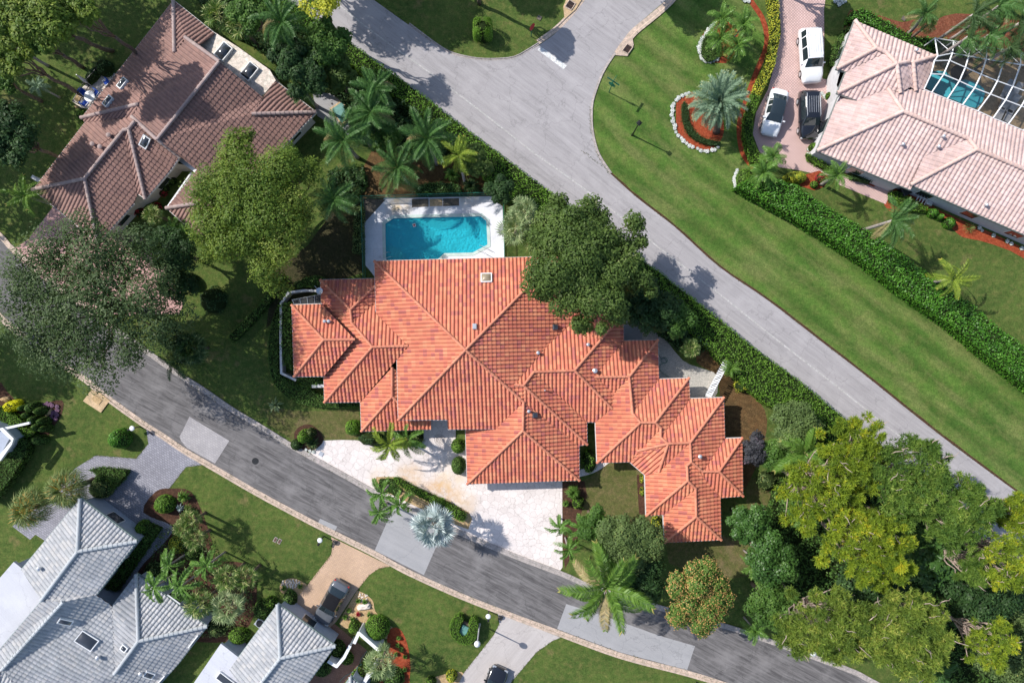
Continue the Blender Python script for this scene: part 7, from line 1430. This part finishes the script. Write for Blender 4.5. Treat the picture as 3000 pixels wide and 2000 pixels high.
for i, (px, py) in enumerate(((2940, 272), (2965, 280), (2935, 305), (2958, 315), (2925, 335), (2948, 342))):
    t = empty('sun_lounger', G(px, py), RA(-25), ('first', 'second', 'third', 'fourth', 'fifth', 'sixth')[i]+' white lounger counted from the far corner of the screened patio', 'lounger', 'loungers in the screen cage'); MB().box((0, 0, .3), (.62, 1.3, .08), bev=.02).build('cushion', M['offwhite'], t); Mx = Matrix.Translation((0, .85, .48)) @ Matrix.Rotation(.6, 4, 'X'); MB().box(None, (.62, .6, .07), M=Mx).build('backrest', M['offwhite'], t)
    for sx in (-.25, .25):
        for sy in (-.55, .55): MB().box((sx, sy, .13), (.04, .04, .26)).build('leg', M['metal'], t)
t = empty('patio_table', G(2795, 222), 0, 'dark round table in the shade of the screened patio', 'table'); MB().lathe([(.8, .7), (.8, .75), (.02, .76)], n=20).build('tabletop', M['black'], t); MB().lathe([(.25, 0), (.05, .05), (.05, .7)], n=10).build('pedestal', M['black'], t)
# spa
t = empty('spa_pool', G(1003, 333), RA(35), 'small teal spa pool under the queen palms', 'spa'); mb = MB(); mb.box((0, 0, .16), (1.5, 2.0, .3), bev=.03); mb.build('rim', M['apron'], t); MB().box((0, 0, .3), (1.2, 1.65, .04)).build('spa_water', M['teal'], t)
# terrace furniture of the brown house
t = empty('patio_table', G(263, 283, .7), 0, 'round pale glass table on the terrace of the brown house', 'table'); t.location.z = .03; MB().lathe([(.52, .7), (.54, .73), (.52, .75), (.02, .755)], n=24).build('tabletop', M['white'], t); MB().lathe([(.3, 0), (.05, .05), (.05, .7)], n=10).build('pedestal', M['metal'], t)
M['blue'] = plain('blue_cushion', (.02, .09, .5), .8, var=.1)
for i, (px, py, a) in enumerate(((247, 272, 2.4), (283, 274, 1.0), (252, 303, 4.0), (314, 243, .7))):
    t = empty('patio_chair', G(px, py, .4), a, ('blue cushioned chair on the railing side of the round table', 'blue cushioned chair on the roof side of the round table', 'blue cushioned chair at the lower end of the round table', 'blue cushioned chair alone under the edge of the brown roof')[i], 'chair'); t.location.z = .03
    MB().box((0, 0, .43), (.5, .5, .08), bev=.02).build('seat', M['blue'], t); MB().box((.27, 0, .7), (.06, .5, .5), bev=.02).build('backrest', M['blue'], t)
    for sx in (-.22, .22):
        for sy in (-.22, .22): MB().box((sx, sy, .2), (.035, .035, .4)).build('leg', M['white'], t)
    for sy in (-.27, .27): MB().box((0, sy, .6), (.5, .04, .04)).build('armrest', M['white'], t)
t = empty('patio_umbrella', G(268, 252), 0, 'closed grey umbrella leaning over the terrace railing', 'umbrella'); e = G(222, 218, 2.7)-G(268, 252); MB().tube([(0, 0, 0), e*.9], .025, 6).build('pole', M['white'], t); MB().tube([e*.35, e*.5, e*.8, e*.97], [.12, .17, .12, .04], 9).build('canopy', M['metal'], t)
t = empty('box_crate', G(234, 293), RA(-40), 'cream side table beside the blue chairs on the terrace', 'side table'); MB().box((0, 0, .42), (.55, .55, .06), bev=.01).build('tabletop', M['sand'], t)
for sx in (-.2, .2):
    for sy in (-.2, .2): MB().box((sx, sy, .2), (.04, .04, .38)).build('leg', M['white'], t)
# garden hose and white slab
def hose(name, P, label, m_): 
    q = catmull([tuple(G(*p))[:2] for p in P], 6); o = MB().tube([(x, y, .05) for x, y in q], .022, 5).build(name, M[m_]); tag(o, label, 'hose')
hose('garden_hose', [(1930, 1040), (1938, 1050), (1950, 1047), (1955, 1058), (1945, 1064), (1936, 1056), (1944, 1048), (1952, 1060), (1935, 1068), (1931, 1080), (1945, 1095), (1960, 1104)], 'coiled dark green garden hose on the pale gravel yard', 'green'); hose('garden_hose', [(1075, 1905), (1060, 1925), (1055, 1940), (1060, 1945), (1050, 1950), (1035, 1965), (1010, 1980), (995, 1995)], 'thin green hose trailing along the brick path', 'teal')
t = empty('mosaic_medallion', G(1288, 1287), 0, 'round ringed stone medallion set in the front walk', 'medallion'); 
for r in (.12, .24, .36, .5): MB().tube([(r*math.cos(g), r*math.sin(g), .02) for g in np.linspace(0, 6.2832, 27)], .018, 4).build('ring', M['dgravel'], t)

# ragged grass creeping over the edges of paving
def fringe(lines, dens=9):
    C = []
    for P_, side in lines:
        q = resample(wpoly(P_), .1); o = offset_line(q, side)
        for (x, y), (u, v) in zip(q, o):
            if RS.random() < dens/10*(.35+.65*(math.sin(x*1.3)*math.sin(y*1.7) > -.3)): k = RS.uniform(-.06, .16)**1; C.append((x+(u-x)*RS.uniform(-.2, 1), y+(v-y)*RS.uniform(-.2, 1), .02))
    C = np.array(C); C = np.repeat(C, 3, 0)+NR.normal(0, .04, (len(C)*3, 3))*np.array([1, 1, 0]); C[:, 2] = NR.uniform(.02, .05, len(C)); n = len(C)
    V, F, Rr = leaves(C, unit(n)*.8+np.array([0, 0, 1.0]), .11, NR.uniform(0, 1, n), asp=.3)
    tag(mesh('grass', V, F, M['gr_tuft'], rnd=Rr), 'short green grass creeping over the paving edges', 'grass', kind='stuff')
M['gr_tuft'] = L_('grass_blades', (.05, .075, .02), (.1, .13, .035), (.16, .13, .06), amt2=.25, gain=1.0)
fringe([(edge, .14), (rd[21:], -.14), ([(1094, 0), (1196, 73), (1260, 121)], .1), (SSo, -.6), (SN[8:19], .58), ([(435, 1300), (399, 1343), (281, 1333), (223, 1370)], .08), ([(491, 1437), (545, 1367), (593, 1360)], .08), ([(975, 1592), (970, 1624), (900, 1714)], .08), ([(1040, 1736), (1082, 1683), (1110, 1664), (1145, 1658)], .08), ([(1463, 1825), (1448, 1857), (1359, 1969)], .08), ([(1500, 1994), (1570, 1911), (1618, 1876), (1643, 1866)], .08), ([(2414, 32), (2415, 100), (2414, 191)], .08)])
